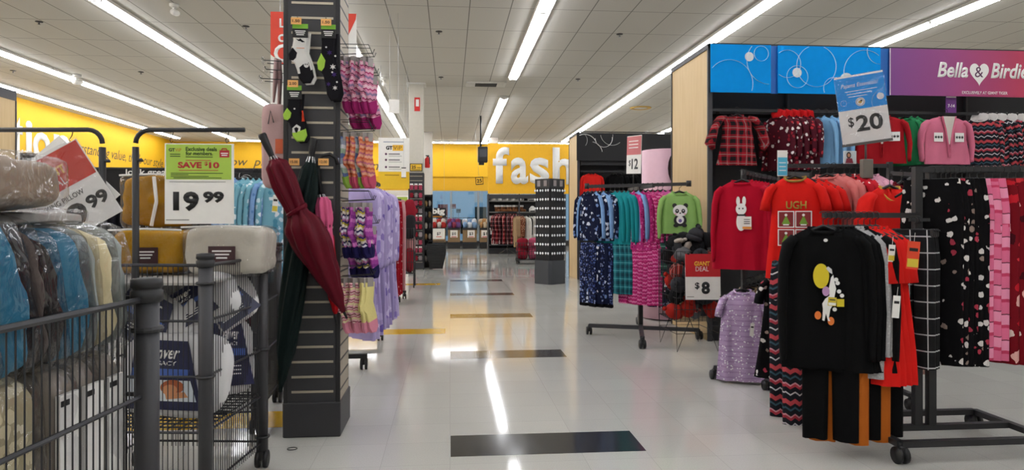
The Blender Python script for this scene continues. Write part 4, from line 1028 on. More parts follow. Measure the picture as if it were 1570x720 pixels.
# header panels -----------------------------------------------------
def xat(px, Y):
    u = (px - CX) / F; t = Y / (CT - u * ST); return t * (ST + u * CT), t
def header(px0, px1, lab, mat, dy=0.0):
    x0, t0 = xat(px0, FY - 0.01 + dy); x1, t1 = xat(px1, FY - 0.01 + dy); z1 = HC + (HOR - 68) * 8.1 / F; z0 = HC + (HOR - 141.5) * 8.1 / F
    r = thing('header_panel', lab, 'header sign', ((x0 + x1) / 2, FY - 0.02 + dy, (z0 + z1) / 2)); w, h = x1 - x0, z1 - z0
    MB().box((0, 0, 0), (w, 0.012, h)).build('panel', mat, r)
    return r, w, h, x0, z1
CYAN = plain('cyan_print', '#0094e6', 0.8, 0, 0.15); CYD = plain('deep_blue_print', '#0f63b4', 0.5); RINGM = plain('ring_white', '#e6f4fb', 0.5)
def ring(root, w, h, cx, cz, rad, th, mat, y=-0.0075):
    run = []
    def flush():
        if len(run) > 1: MB().tube(list(run), th, 4, True, False, 0.25).build('ring_print', mat, root)
        run.clear()
    for k in range(65):
        a = 2 * math.pi * k / 64; x, z = cx + rad * math.cos(a), cz + rad * math.sin(a)
        if abs(x) < w / 2 - th and abs(z) < h / 2 - th: run.append((x, y, z))
        else: flush()
    flush()
def header_blue(px0, px1, lab, rings, discs):
    r, w, h, x0, z1 = header(px0, px1, lab, CYAN)
    s = w / (px1 - px0); m = (px0 + px1) / 2
    for (px, py, rr) in rings: ring(r, w, h, (px - m) * s, (104.7 - py) * s, rr * s, 0.009, RINGM)
    for (px, py, rr) in discs:
        pts = [((px - m) * s + rr * s * math.cos(k * .2618), (104.7 - py) * s + rr * s * math.sin(k * .2618)) for k in range(24)]
        pts = [(max(-w / 2, min(w / 2, x)), max(-h / 2, min(h / 2, z))) for x, z in pts]
        shape(r, 'disc_print', plain('disc_grey', '#d9dee0', 0.5), pts, -0.009)
header_blue(1089, 1181, 'bright blue header panel with white rings nearest the maple end', [(1118, 127, 35), (1178, 93, 34), (1166, 82, 11)], [(1147.6, 87, 6.8)])
header_blue(1192, 1349, 'wider bright blue header panel with white rings behind the 20 dollar sign', [(1206, 96.5, 20), (1250, 99, 30), (1221, 115, 16), (1277, 131, 16), (1325, 107, 33), (1347, 75, 19)], [(1220.5, 109, 7), (1296, 118, 10)])
header(1181, 1192, 'narrow dark blue header strip between the two ringed panels', CYD, 0.03); header(1349, 1363, 'narrow dark blue header strip beside the purple header', CYD, 0.03)
def purple_mat():
    q = NT('purple_to_berry_print'); x = q.xyz(); f = q.math('ADD', q.math('MULTIPLY', x[0], 0.42), 0.58)
    nz = q.n('ShaderNodeTexNoise', i_Vector=q.obj(), i_Scale=1.5)
    f = q.math('ADD', f, q.math('MULTIPLY', nz.outputs[0], 0.1))
    nd = q.n('ShaderNodeValToRGB', i_0=f); e = nd.color_ramp.elements
    e[0].color = lin('#6d3a86'); e[1].color = lin('#b32f50'); e[0].position = 0.1; e[1].position = 0.95; m = e.new(0.5); m.color = lin('#8f3a7a')
    return q.fin(nd.outputs[0], 0.5)
hp, w, h, x0, z1 = header(1363, 1600, 'purple to berry header sign with white script and a white heart', purple_mat())
s = w / 237.0; m = 1481.5
PX_ = lambda px: (px - m) * s
PZ_ = lambda py: (104.7 - py) * s
MB().box((-w / 2 + 0.004, -0.006, 0), (0.008, 0.004, h)).build('edge_strip', LWHITE, hp)
lettering('Bella', LWHITE, hp, (PX_(1458), PZ_(100.5)), 47 * s, 22 * s, 0.025, 0.25, y=-0.008)
lettering('Birdie', LWHITE, hp, (PX_(1545), PZ_(100.5)), 58 * s, 22 * s, 0.025, 0.25, y=-0.008)
hs = [(16 * math.sin(a) ** 3, 13 * math.cos(a) - 5 * math.cos(2 * a) - 2 * math.cos(3 * a) - math.cos(4 * a)) for a in [2 * math.pi * k / 40 for k in range(40)]]
shape(hp, 'heart_print', LWHITE, [(PX_(1498.5) + x * s * 0.92, PZ_(104) + z * s * 1.12) for x, z in hs][::-1], -0.0075)
lettering('&', plain('plum_ink', '#5a3050', 0.5), hp, (PX_(1498), PZ_(103)), 13 * s, 15 * s, 0.0, 0, y=-0.009)
lettering('EXCLUSIVELY AT GIANT TIGER', LWHITE, hp, (PX_(1507), PZ_(132.5)), 70 * s, 4.2 * s, 0.01, y=-0.008)
PURP = plain('purple_card', '#6f2f86', 0.5)
for px, lab in ((1454.5, 'small purple 7-14 size card above the pink cardigan'), (1347, 'small purple size card half hidden by the 20 dollar sign')):
    x, t = xat(px, FY + 0.1); r = thing('size_card', lab, 'size card', (x, FY + 0.06, HC + (HOR - 160) * t / F)); k = t / F
    MB().box((0, 0, 0), (17 * k, 0.004, 27 * k)).build('card', PURP, r); rect(r, 'top_band', LWHITE, -8 * k, 8 * k, 9.5 * k, 12 * k, -0.003); lettering('7-14', LWHITE, r, (0, -3 * k), 11 * k, 5 * k, 0.02, y=-0.003)

# ------------------------------------------------------------------ materials for clothes
rplaid = plaid('red_black_plaid', '#9c1222', '#140c10', '#8f7f7c', 0.105)
gplaid = plaid('green_navy_plaid', '#2c6650', '#1c2f3a', '#7fae9b', 0.12); bwplaid = plaid('black_white_plaid', '#141416', '#0d0d0f', '#cfcfcf', 0.10)
redj = cloth('red_jersey', '#c8191c'); crim = cloth('crimson_jersey', '#b30f2b'); brred = cloth('bright_red_jersey', '#d8201a'); redk = cloth('red_knit', '#a31a22')
blkj = cloth('black_jersey', '#09090a'); gryr = dots('grey_rib', '#a09f9f', ['#b4b3b3'], 60, 0.3); pinkk = cloth('pink_knit', '#d3758f'); ltbl = cloth('light_blue_fleece', '#7fb0d8')
snow = dots('burgundy_snowman_print', '#4a1420', ['#d9d3d0', '#b8323a', '#e4dedb', '#8d2230'], 17, 0.33)
fair = bands('navy_fairisle', [(0, '#15171f'), (.18, '#c9c6c9'), (.23, '#15171f'), (.38, '#a33340'), (.47, '#c58a93'), (.52, '#15171f'), (.68, '#355562'), (.75, '#15171f'), (.85, '#b5434a')], 0.22, 0.022, 0.035)
santa = dots('black_santa_print', '#0a090b', ['#d5cfcb', '#0e0d10', '#a8384a', '#d5cfcb', '#8d7a70', '#0e0d10'], 17, 0.30)
pnkpr = bands('pink_block_print', [(0, '#d7698c'), (.42, '#c23a60'), (.55, '#e48fae'), (.93, '#58202f'), (.97, '#d7698c')], 0.16, 0.003, 0.03)
redpr = dots('red_winter_print', '#6f0d18', ['#d9a79f', '#b81d2a', '#c8333a', '#e0cfc6', '#3d0a12'], 10, 0.36)
pinkp = dots('pink_small_print', '#c9899d', ['#a3566f', '#e3b9c6'], 30, 0.3); rdot = dots('red_white_dot', '#b81f2c', ['#eadcd8', '#1a1a1a'], 32, 0.26)
coral = cloth('coral_fleece', '#d77a76'); lpink = cloth('light_pink_fleece', '#dba0b4'); navj = cloth('navy_jersey', '#14161f'); mar = cloth('maroon_jersey', '#6b1220'); ruf = dots('beige_ruffle', '#c29a90', ['#8d6a5c', '#d7b8aa'], 28, 0.3)
orgk = cloth('orange_fleece', '#b5611f'); greenj = cloth('green_knit', '#2f8a57')
lav = sequin('lavender_sequin', '#b79cc2', '#a284b0'); gold = sequin('gold_sequin', '#a2855f', '#7d6445')
# ------------------------------------------------------------------ prints
def pr_black(r, fy):
    """moon, white horse in a hat, treat bucket and pumpkins"""
    y = fy(0, 0); u = 0.0041
    g = lambda x, z: ((x - 252) * u, -(z - 352) * u)
    disc(r, 'moon_print', plain('print_yellow', '#d8c21c', 0.6), *g(246.5 - 1, 422), 11 * u, 18 * u, y)
    shape(r, 'horse_print', LWHITE, [g(*p) for p in ((259, 424), (262, 420), (264, 432), (266, 440), (264, 450), (263, 461), (258, 470), (256, 482), (258, 487), (255, 487), (252, 476), (250, 487), (247, 486), (248, 470), (247, 462), (251, 455), (257, 450), (256, 440))], y - 0.0012)
    shape(r, 'witch_hat_print', plain('print_grey', '#cfcfd2', 0.6), [g(*p) for p in ((252, 411), (255, 408), (260, 412), (261, 419), (257, 417))], y - 0.0014)
    disc(r, 'wing_print', plain('print_lilac', '#b58ab8', 0.6), *g(252, 444), 5 * u, 7 * u, y - 0.0016)
    for c in ((241, 479), (259, 487)): disc(r, 'pumpkin_print', plain('print_orange', '#e0762c', 0.6), *g(*c), 4.5 * u, 6 * u, y - 0.001)
    rect(r, 'bucket_print', plain('print_yellow', '#d8c21c', 0.6), *[a for a in (g(267, 0)[0], g(277, 0)[0])], g(0, 466)[1], g(0, 455)[1], y - 0.0006)
    for c in ((270, 444), (274, 450), (268, 432), (266, 427), (264, 470)): disc(r, 'ghost_print', LWHITE, *g(*c), 3 * u, 3 * u, y - 0.0008, n=10)
    disc(r, 'neck_label', LWHITE, 0, -0.075, 0.012, 0.010, y + 0.004)
def pr_red_squares(r, fy):
    y = fy(0, 0)
    gr = plain('print_olive_green', '#6f9a2c', 0.6); dk = plain('print_dark_red', '#7d1018', 0.6)
    lettering('UGH', plain('print_gold', '#9a8428', 0.6), r, (0.01, -0.21), 0.14, 0.06, 0.02, y=y - 0.001)
    for i in range(2):
        for j in range(2):
            cx, cz = -0.06 + 0.12 * i, -0.315 - 0.135 * j
            q = rect(r, 'print_frame', LWHITE, cx - 0.057, cx + 0.057, cz - 0.062, cz + 0.062, y); rect(q, 'print_square', dk, -0.05, 0.05, -0.055, 0.055, -0.001)
            shape(q, 'tree_print', gr, [(-0.03, -0.035), (0.03, -0.035), (0.0, 0.03)], -0.002)
            disc(q, 'pompom_print', LWHITE, 0.0, 0.032, 0.010, 0.010, -0.003, n=10); rect(q, 'trunk_print', LWHITE, -0.02, 0.02, -0.045, -0.036, -0.002)
    MB().box((0, -0.003, -0.068), (0.03, 0.002, 0.035)).build('neck_label', LWHITE, r)
def pr_bunny(r, fy):
    y = fy(0, 0); wv = LWHITE
    disc(r, 'figure_print', wv, 0, -0.25, 0.045, 0.05, y); disc(r, 'figure_print', wv, 0, -0.36, 0.04, 0.08, y); disc(r, 'ear_print', wv, -0.025, -0.18, 0.016, 0.04, y - .0002); disc(r, 'ear_print', wv, 0.025, -0.18, 0.016, 0.04, y - .0002)
    rect(r, 'scarf_print', BLACK, -0.035, 0.04, -0.31, -0.295, y - 0.0015)
    for q in (-.015, .015): disc(r, 'eye_print', INK, q, -0.245, 0.006, 0.008, y - 0.0015, n=10)
    t = MB().box((0, 0, 0), (0.075, 0.002, 0.11)).build('price_tag', PAPER, r, (0.05, y - 0.006, -0.37)); MB().box((0, -0.002, -0.043), (0.073, 0.001, 0.02)).build('tag_stripe', plain('tag_orange', '#e08a2a', 0.5), t)
    for k in range(3): MB().box((0, -0.002, 0.03 - 0.018 * k), (0.05, 0.001, 0.006)).build('tag_line', INK, t)
def pr_panda(r, fy):
    y = fy(0, 0); d = lambda n, m, x, z, a, b, o=0: disc(r, n, m, x, z, a, b, y - o)
    blk, wh, gry = INK, LWHITE, plain('print_grey', '#cfcfd2', 0.6)
    d('ear_print', blk, -.065, -.165, .028, .028); d('ear_print', blk, .065, -.165, .028, .028)
    d('body_print', blk, 0, -.34, .075, .07); d('belly_print', wh, 0, -.335, .045, .045, .0012)
    d('face_print', wh, 0, -.225, .085, .07, .0018)
    for q in (-.036, .036): d('eye_patch_print', blk, q, -.23, .022, .026, .003); d('eye_print', wh, q, -.225, .007, .007, .0042)
    d('nose_print', blk, 0, -.255, .012, .008, .003)
    for q in (-.05, .05): d('foot_print', blk, q, -.40, .03, .022, .0022); d('cheek_print', plain('print_pink', '#e3a3ab', .6), q * 1.1, -.265, .012, .009, .003)
    d('cup_print', plain('print_purple', '#6b5a9a', .6), 0, -.345, .02, .022, .003)
def pr_cardi(colr, inner):
    def f(r, fy):
        y = fy(0, 0)
        shape(r, 'inner_shirt', inner, [(-.085, 0.0), (.085, 0.0), (.045, -.16), (.018, -.34), (-.018, -.34), (-.045, -.16)], y + 0.002)
        for sx in (-1, 1):
            MB().tube([(sx * .09, y, 0.0), (sx * .05, y - .004, -.16), (sx * .018, y - .004, -.34), (sx * .006, y - .004, -.5)], 0.016, 6, flat=0.4).build('button_band', colr, r)
            p = rect(r, 'yoke_pattern', LWHITE, sx * .14 - .06, sx * .14 + .06, -.31, -.20, y)
            for k in (-1, 0, 1): shape(p, 'snowflake_pattern', INK, star(k * .036, 0, .024, 6), -0.001)
        for z in (-.38, -.46): disc(r, 'button', colr, 0.0, z, .010, .010, y - 0.012)
    return f
def pr_neck(colr):
    def f(r, fy):
        MB().tube([(-.07, -.034, -.0), (0.0, -.045, -.085), (.07, -.034, 0)], 0.006, 6).build('trim', colr, r)
    return f
# ------------------------------------------------------------------ prototypes
make_top('plaiddress', 'plaid_dress', 0.42, 0.60, rplaid, 'puff', None, 1.25, None, 0.045, 1)
make_top('hoodsnow', 'hoodie', 0.40, 0.66, snow, 'long', 0.42, 1.05, None, 0.035, 2, None, 0, None, redj)
make_top('ltblue', 'fleece_sweater', 0.40, 0.62, ltbl, 'long', 0.5, 1.1, None, 0.03, 3)
make_top('redcardi', 'cardigan', 0.58, 0.58, redk, 'long', 0.46, 1.0, redk, 0.04, 4, pr_cardi(redk, cloth('cream_lining', '#d8d2c8')), 0.10)
make_top('pinkcardi', 'cardigan', 0.62, 0.58, pinkk, 'long', 0.46, 1.0, pinkk, 0.04, 5, pr_cardi(pinkk, cloth('cream_lining', '#d8d2c8')), 0.10)
make_top('fairtop', 'fairisle_sweater', 0.42, 0.62, fair, 'long', 0.46, 1.05, cloth('white_collar', '#d9d6d3'), 0.035, 6, None, 0, None, cloth('white_collar', '#d9d6d3'))
make_top('greentop', 'knit_pullover', 0.38, 0.6, greenj, 'long', 0.45, 1.0, None, 0.03, 7)
make_pants('pinkleg', 'printed_leggings', 0.26, 0.62, pinkp, 1)
make_top('redls', 'long_sleeve_shirt', 0.44, 0.78, crim, 'long', 0.62, 1.15, None, 0.035, 8, pr_bunny)
make_top('redls2', 'long_sleeve_shirt', 0.44, 0.78, crim, 'long', 0.62, 1.15, None, 0.035, 9)
make_top('pinkls', 'fleece_sweater', 0.40, 0.60, lpink, 'long', 0.5, 1.0, None, 0.035, 10)
make_top('lavdress', 'sequin_dress', 0.36, 0.80, lav, 'short', 0.15, 1.3, None, 0.045, 11); make_top('golddress', 'sequin_dress', 0.36, 0.76, gold, 'short', 0.15, 1.3, None, 0.045, 12)
make_top('blkdot', 'printed_dress', 0.38, 0.82, santa, 'short', 0.15, 1.3, None, 0.04, 13)
make_top('sqtee', 'graphic_tee', 0.38, 0.76, brred, 'short', 0.16, 1.05, cloth('olive_collar', '#9a7a3c'), 0.04, 14, pr_red_squares)
make_top('redtee', 'tee_shirt', 0.38, 0.74, brred, 'short', 0.16, 1.05, None, 0.04, 15)
make_top('vtee', 'v_neck_tee', 0.42, 0.95, brred, 'short', 0.20, 1.1, plain('gold_trim', '#c99a30', 0.5), 0.04, 16, None, 0.07)
make_top('coraltop', 'fleece_sweater', 0.42, 0.6, coral, 'long', 0.5, 1.0, None, 0.035, 17); make_top('rdottop', 'dotted_shirt', 0.42, 0.6, rdot, 'long', 0.5, 1.0, None, 0.035, 18)
make_top('martop', 'long_sleeve_shirt', 0.42, 0.85, mar, 'long', 0.55, 1.05, None, 0.035, 19); make_top('navtop', 'tee_shirt', 0.44, 0.8, navj, 'short', 0.24, 1.05, None, 0.035, 20)
make_top('rufdress', 'ruffled_dress', 0.22, 1.25, ruf, None, None, 1.2, None, 0.03, 21)
make_pants('plaidpj', 'plaid_pyjama_pants', 0.26, 0.84, bwplaid, 2)
make_pants('santapj', 'printed_pyjama_pants', 0.36, 1.16, santa, 3); make_pants('pinkpj', 'printed_pyjama_pants', 0.34, 1.12, pnkpr, 4); make_pants('redpj', 'printed_pyjama_pants', 0.36, 1.14, redpr, 5)
make_top('blktee', 'long_sleeve_shirt', 0.43, 0.84, blkj, 'long', 0.70, 1.12, None, 0.04, 22, pr_black)
make_top('blkplain', 'long_sleeve_shirt', 0.43, 0.86, blkj, 'long', 0.70, 1.1, None, 0.035, 23); make_top('greytop', 'ribbed_shirt', 0.43, 0.90, gryr, 'long', 0.68, 1.1, None, 0.035, 24)
make_top('redruf', 'ruffled_dress', 0.36, 0.94, brred, 'short', 0.24, 1.3, None, 0.045, 25)
make_pants('fairpj', 'fairisle_pyjama_pants', 0.30, 1.16, fair, 6); make_pants('orgpj', 'fleece_pants', 0.34, 1.22, orgk, 7, None, blkj); make_pants('blkpj', 'fleece_pants', 0.32, 1.16, blkj, 8)
# ------------------------------------------------------------------ hung along the wall fixture
def H(px, t, z): 
    u = (px - CX) / F; return Vector((t * (ST + u * CT), t * (CT - u * ST), z))
RY = FY + 0.16
def onrail(px, z, y=None):
    x, t = xat(px, y or RY); return Vector((x, y or RY, z))
WR = 'the upper wall rail'
hang('plaiddress', onrail(1130, zU + 0.02, FY + 0.06), R(6), 'red and black tartan puff-sleeve dress', 'dress', WR)
for i, px in enumerate((1192, 1202, 1213, 1224, 1234)): hang('hoodsnow', onrail(px, zU + 0.03), R(-62), 'red hooded top with snowman print', 'hoodie', WR)
for i, px in enumerate((1254, 1266, 1278)): hang('ltblue', onrail(px, zU + 0.03), R(-48), 'light blue fleece top', 'fleece top', WR)
hang('redcardi', onrail(1350, zU + 0.03, FY + 0.06), R(-18), 'red cardigan with snowflake yoke', 'cardigan', WR)
for px in (1388, 1398): hang('greentop', onrail(px, zU + 0.05, FY + 0.24), R(-60), 'green knit top', 'top', WR)
hang('pinkcardi', onrail(1450, zU + 0.03, FY + 0.04), R(2), 'pink cardigan with snowflake yoke', 'cardigan', WR)
for px in (1502, 1516, 1530, 1546, 1562): hang('fairtop', onrail(px, zU + 0.03), R(-40), 'dark fairisle hooded sweater', 'sweater', WR)
for px in (1092, 1099, 1106, 1113): hang('pinkleg', onrail(px, zL + 0.08), R(-50), 'pale pink printed leggings', 'leggings', 'the lower wall rail', 'clip')
# ------------------------------------------------------------------ two-tier rack of red shirts and sequin dresses
def post_rack(lab, a, b, zs, foot, cast=True, w=0.035):
    """two uprights joined by rails"""
    r = thing('garment_rack', lab, 'clothes rack', (a.x, a.y, 0)); d = Vector((b.x - a.x, b.y - a.y, 0)); n = Vector((-d.y, d.x, 0)).normalized()
    for q in (Vector((0, 0, 0)), d):
        MB().bar((q.x, q.y, 0.10), (q.x, q.y, max(zs) + 0.03), w, w).build('upright', CHARD, r)
        p, s = q + n * foot, q - n * foot
        MB().bar((p.x, p.y, 0.11), (s.x, s.y, 0.11), 0.04, 0.03).build('foot_bar', CHARD, r)
        for c in (p, s): caster(r, c.x, c.y, 0.042)
    for z in zs: MB().bar((0, 0, z), (d.x, d.y, z), 0.024, 0.03).build('hang_rail', CHARD, r)
    return r
z1a = pt(1150, 266, 6.2).z; z1b = pt(1150, 430, 6.1).z
a, b = H(1140, 6.05, 0), H(1200, 7.3, 0)
post_rack('dark two-tier rack of red shirts above sequin dresses', a, b, [z1a, z1b], 0.26)
R1 = 'the two-tier rack'
def lp(a, b, f, z): v = a.lerp(b, f); v.z = z; return v
hang('redls', lp(a, b, -0.03, z1a + 0.02), R(-34), 'crimson long-sleeved shirt with white bunny figure', 'shirt', R1)
for f in (0.06, 0.13, 0.2, 0.28, 0.36): hang('redls2', lp(a, b, f, z1a + 0.02), R(-36), 'plain crimson long-sleeved shirt', 'shirt', R1)
for f in (0.5, 0.62, 0.74): hang('pinkls', lp(a, b, f, z1a + 0.02), R(-40), 'pale pink fleece top', 'fleece top', R1)
hang('lavdress', lp(a, b, -0.02, z1b + 0.02), R(-22), 'lavender sequin dress', 'dress', R1)
for f in (0.10, 0.18): hang('golddress', lp(a, b, f, z1b + 0.02), R(-30), 'gold sequin dress', 'dress', R1)
for f in (0.30, 0.4, 0.5, 0.6): hang('blkdot', lp(a, b, f, z1b + 0.02), R(-36), 'black printed dress', 'dress', R1)
# ------------------------------------------------------------------ rack with the framed-square tee
a2, b2 = H(1197, 5.5, 0), H(1364, 5.5, 0); z2 = pt(1280, 254, 5.5).z
rk2 = post_rack('dark straight rack behind the black shirt carrying red and coral tops', a2, b2, [z2, 1.02], 0.30)
for q in (Vector((0.05, 0, 0)), b2 - a2): MB().bar((q.x, q.y, z2 - 0.06), (q.x - 0.03, q.y - 0.42, z2 - 0.10), 0.02, 0.03).build('front_arm', CHARD, rk2)
R2 = 'the straight rack'
def ar(px, dz=0.02, t=5.5, z=None): v = H(px, t, (z2 if z is None else z) + dz); return v
hang('sqtee', H(1219, 5.12, z2 - 0.02), R(-30), 'red tee with four framed tree pictures', 'tee shirt', R2)
for px, t in ((1240, 5.3), (1252, 5.42)): hang('redtee', H(px, t, z2 - 0.03), R(-38), 'plain red tee', 'tee shirt', R2)
for px in (1268, 1278): hang('coraltop', ar(px), R(-42), 'coral fleece top', 'fleece top', R2)
for px in (1294, 1303): hang('rdottop', ar(px), R(-42), 'red white-dotted top', 'top', R2)
for px in (1312, 1321, 1330): hang('pinkls', ar(px), R(-42), 'light pink fleece top', 'fleece top', R2)
hang('vtee', H(1364, 4.95, z2 - 0.10), R(8), 'bright red v-neck nightshirt', 'nightshirt', R2)
hang('martop', H(1382, 5.2, z2 - 0.06), R(24), 'maroon long-sleeved shirt', 'shirt', R2)
hang('navtop', H(1396, 5.4, z2 - 0.02), R(28), 'navy tee', 'tee shirt', R2)
for px, k, z in ((1213, 'fairpj', 1.22), (1234, 'fairpj', 1.20)): hang(k, H(px, 5.0 if px < 1215 else 4.8, z), R(-30), 'navy fairisle pyjama pants', 'pyjama pants', R2, 'clip')
hang('blkdot', H(1208, 5.3, 1.12), R(-30), 'black printed nightdress', 'nightdress', R2)
# sign holder and $20 sign
p = H(1325, 5.45, 0); z0 = z2
sp = thing('sign_stand', 'grey clamp and pole holding the 20 dollar sign over the straight rack', 'sign holder', (p.x, p.y, z2))
MB().box((0, -0.03, -0.03), (0.085, 0.05, 0.15), 0, 0.004).build('clamp_block', plain('grey_taupe_plastic', '#6e6a60', 0.5), sp); MB().cyl((0, -0.02, 0.03), (0, -0.02, 0.22), 0.008, 8).build('pole', plain('sign_pole_grey', '#555350', 0.4), sp)
t = 5.45; k = t / F; pc = pt(1319, 167, t)
s20 = sign('price_sign', 'white and blue 20 dollar sign standing tilted above the straight rack', pc + Vector((0, -0.03, 0)), 0, 0.35, 0.55, rot=(0, R(-7), R(-24)))
rect(s20, 'blue_panel', CYAN, -0.175, 0.175, 0.0, 0.26); rect(s20, 'bottom_channel', plain('sign_pole_grey', '#555350', 0.4), -0.18, 0.18, -0.285, -0.265, -0.003, 0.012)
lettering('Pajama Essentials!', LWHITE, s20, (0, 0.19), 0.27, 0.042, 0.0, 0.3)
for i in range(3): rect(s20, 'fine_print', LWHITE, -0.11 + 0.01 * i, 0.12 - 0.04 * i, 0.145 - 0.022 * i, 0.149 - 0.022 * i, -0.0045)
em = disc(s20, 'emblem', LWHITE, -0.01, 0.055, 0.034, 0.034, -0.0045); 
MB().tube([(0.027 * math.cos(q * .2618), -0.0015, 0.027 * math.sin(q * .2618)) for q in range(24)], 0.004, 4, closed=True, flat=0.3).build('emblem_ring', INK, em); disc(em, 'emblem_dot', plain('emblem_gold', '#c9a227', 0.5), -0.002, -0.003, 0.013, 0.011, -0.002); disc(em, 'emblem_dot', INK, 0.008, 0.008, 0.008, 0.007, -0.003)
for (x, z, rr) in ((-0.13, 0.06, 0.022), (0.12, 0.08, 0.0)): 
    if rr: ring(s20, 0.35, 9, x, z, rr, 0.003, RINGM, -0.005)
ring(s20, 0.34, 0.5, 0.17, 0.03, 0.10, 0.003, RINGM, -0.005); disc(s20, 'disc_print', plain('disc_grey', '#d9dee0', 0.5), 0.135, 0.075, 0.026, 0.026, -0.0055)
lettering('$', INK, s20, (-0.095, -0.10), 0.04, 0.085, 0.01); lettering('20', INK, s20, (0.035, -0.115), 0.19, 0.13, 0.03)
MB().box((0, 0, 0), (0.36, 0.001, 0.56)).build('plastic_sleeve', FILM, s20, (0, -0.009, 0))
p = pt(1303, 241, 5.40); ph = sign('photo_card', 'small photo card of a person in a dark red top under the 20 dollar sign', p, 0, 0.105, 0.10); 
rect(ph, 'photo_background', plain('pale_photo_blue', '#b9c4c6', 0.5), -0.05, 0.05, -0.048, 0.048)
disc(ph, 'hair_print', plain('print_dark_hair', '#2c1a16', 0.6), -0.012, 0.016, 0.019, 0.026, -0.0048); disc(ph, 'face_print', plain('print_face', '#b98464', 0.6), -0.012, 0.016, 0.011, 0.015, -0.0062); shape(ph, 'top_print', plain('print_wine', '#7a1f33', 0.6), [(-0.04, -0.046), (0.026, -0.046), (0.014, -0.008), (-0.03, -0.008)], -0.0052)
p = pt(1199.5, 250, 5.35); cs = sign('size_card', 'small cyan hang card at the end of the straight rack', p, 0, 0.08, 0.20, mat=PAPER); rect(cs, 'cyan_panel', plain('pale_cyan', '#4fb6d6', 0.5), -0.038, 0.038, -0.095, 0.045)
for i in range(3): rect(cs, 'fine_print', LWHITE, -0.028, 0.028, -0.0 - 0.03 * i, 0.006 - 0.03 * i, -0.0045)
# ------------------------------------------------------------------ rolling rack nearest on the right
fl, fr_, bl, br = gnd(1358, 683, 0.1), gnd(1572, 681, 0.1), gnd(1303, 640, 0.1), gnd(1467, 634, 0.1)
cx_, cy_ = (fl.x + fr_.x) / 2, (fl.y + bl.y) / 2
x0, x1 = 2.66, 3.62; y0, y1 = fl.y - 0.02, br.y
o = Vector((x0, y0, 0)); rk3 = thing('garment_rack', 'nearest dark rolling rack with black shirt on its left arm and printed pants', 'clothes rack', o)
def q3(x, y, z): return (x - x0, y - y0, z)
for A, B in (((x0, y0), (x1, y0)), ((x0, y1), (x1, y1)), ((x0, y0), (x0, y1)), ((x1, y0), (x1, y1)), ((x0, (y0 + y1) / 2), (x1, (y0 + y1) / 2))):
    MB().bar(q3(A[0], A[1], 0.115), q3(B[0], B[1], 0.115), 0.045, 0.035).build('base_bar', CHARD, rk3)
for X in (x0, x1):
    for Y in (y0, y1): caster(rk3, X - x0, Y - y0, 0.05)
ua, ub = H(1406, 4.5, 0), H(1427, 4.5, 0); ym = (y0 + y1) / 2
ua.y = ub.y = ym; ua.x = xat(1406, ym)[0]; ub.x = xat(1427, ym)[0]
zP = pt(1440, 262, 4.5).z; zT = pt(1300, 330, 4.35).z
MB().bar(q3(ua.x, ym, 0.115), q3(ua.x, ym, zP + 0.02), 0.05, 0.04).build('upright', CHARD, rk3); MB().bar(q3(ub.x, ym, 0.115), q3(ub.x, ym, zP + 0.02), 0.05, 0.04).build('upright', CHARD, rk3)
ra0, ra1 = Vector((ua.x, ym - 0.02, zT)), Vector((H(1262, 4.12, 0).x, H(1262, 4.12, 0).y, zT))
MB().bar(q3(*ra0), q3(*ra1), 0.022, 0.032).build('hang_rail', CHARD, rk3)
rb0, rb1 = Vector((ub.x - 0.1, ym, zP)), Vector((ub.x + 1.1, ym - 0.25, zP))
MB().bar(q3(*rb0), q3(*rb1), 0.024, 0.034).build('hang_rail', CHARD, rk3)
R3 = 'the nearest rolling rack'
L3 = lambda f, dz=0.02: ra1.lerp(ra0, f) + Vector((0, 0, dz))
hang('blktee', L3(0.0), R(-14), 'black long-sleeved shirt with moon and white horse print', 'shirt', R3)
for f in (0.05, 0.10, 0.15): hang('blkplain', L3(f), R(-26), 'plain black long-sleeved shirt', 'shirt', R3)
for f in (0.20, 0.24): hang('greytop', L3(f), R(-30), 'grey ribbed top', 'top', R3)
hang('blkplain', L3(0.29), R(-40), 'plain black long-sleeved shirt', 'shirt', R3)
for f in (0.35, 0.41, 0.47, 0.53): hang('redruf', L3(f), R(-52), 'bright red ruffled nightdress', 'nightdress', R3)
for f, k, d in ((0.07, 'blkpj', 'black fleece pants'), (0.15, 'orgpj', 'orange fleece pants'), (0.29, 'blkpj', 'black fleece pants'), (0.37, 'orgpj', 'orange fleece pants'), (0.52, 'blkpj', 'black fleece pants')):
    hang(k, L3(f, -0.10 if k == 'blkpj' else -0.06), R(-28), d + ' under the shirts', 'pants', R3, 'clip')
hang('rufdress', Vector((xat(1402, ym + 0.16)[0], ym + 0.16, zP - 0.01)), R(20), 'beige ruffled long dress', 'dress', R3)
MB().bar(q3(xat(1394, ym - 0.11)[0], ym - 0.11, zP - 0.32), q3(xat(1420, ym - 0.11)[0], ym - 0.11, zP - 0.32), 0.016, 0.02).bar(q3(ua.x, ym, zP - 0.32), q3(ua.x, ym - 0.11, zP - 0.32), 0.016, 0.02).build('front_arm', CHARD, rk3)
for i, px in enumerate((1400, 1407, 1413)): hang('plaidpj', Vector((xat(px, ym - 0.12)[0], ym - 0.12 + 0.02 * i, zP - 0.30)), R(-58), 'black and white plaid pyjama pants', 'pyjama pants', R3, 'clip')
for i in range(18):
    k, d = ('santapj', 'black pyjama pants with winter print') if i < 6 else (('pinkpj', 'pink block-printed pyjama pants') if i < 9 else ('redpj', 'red winter-printed pyjama pants'))
    hang(k, rb0.lerp(rb1, 0.075 + i * 0.024 if i < 6 else 0.225 + (i - 6) * 0.037) + Vector((0, 0, 0.02)), R(-46 + rnd.uniform(-4, 4)), d, 'pyjama pants', R3, 'clip')
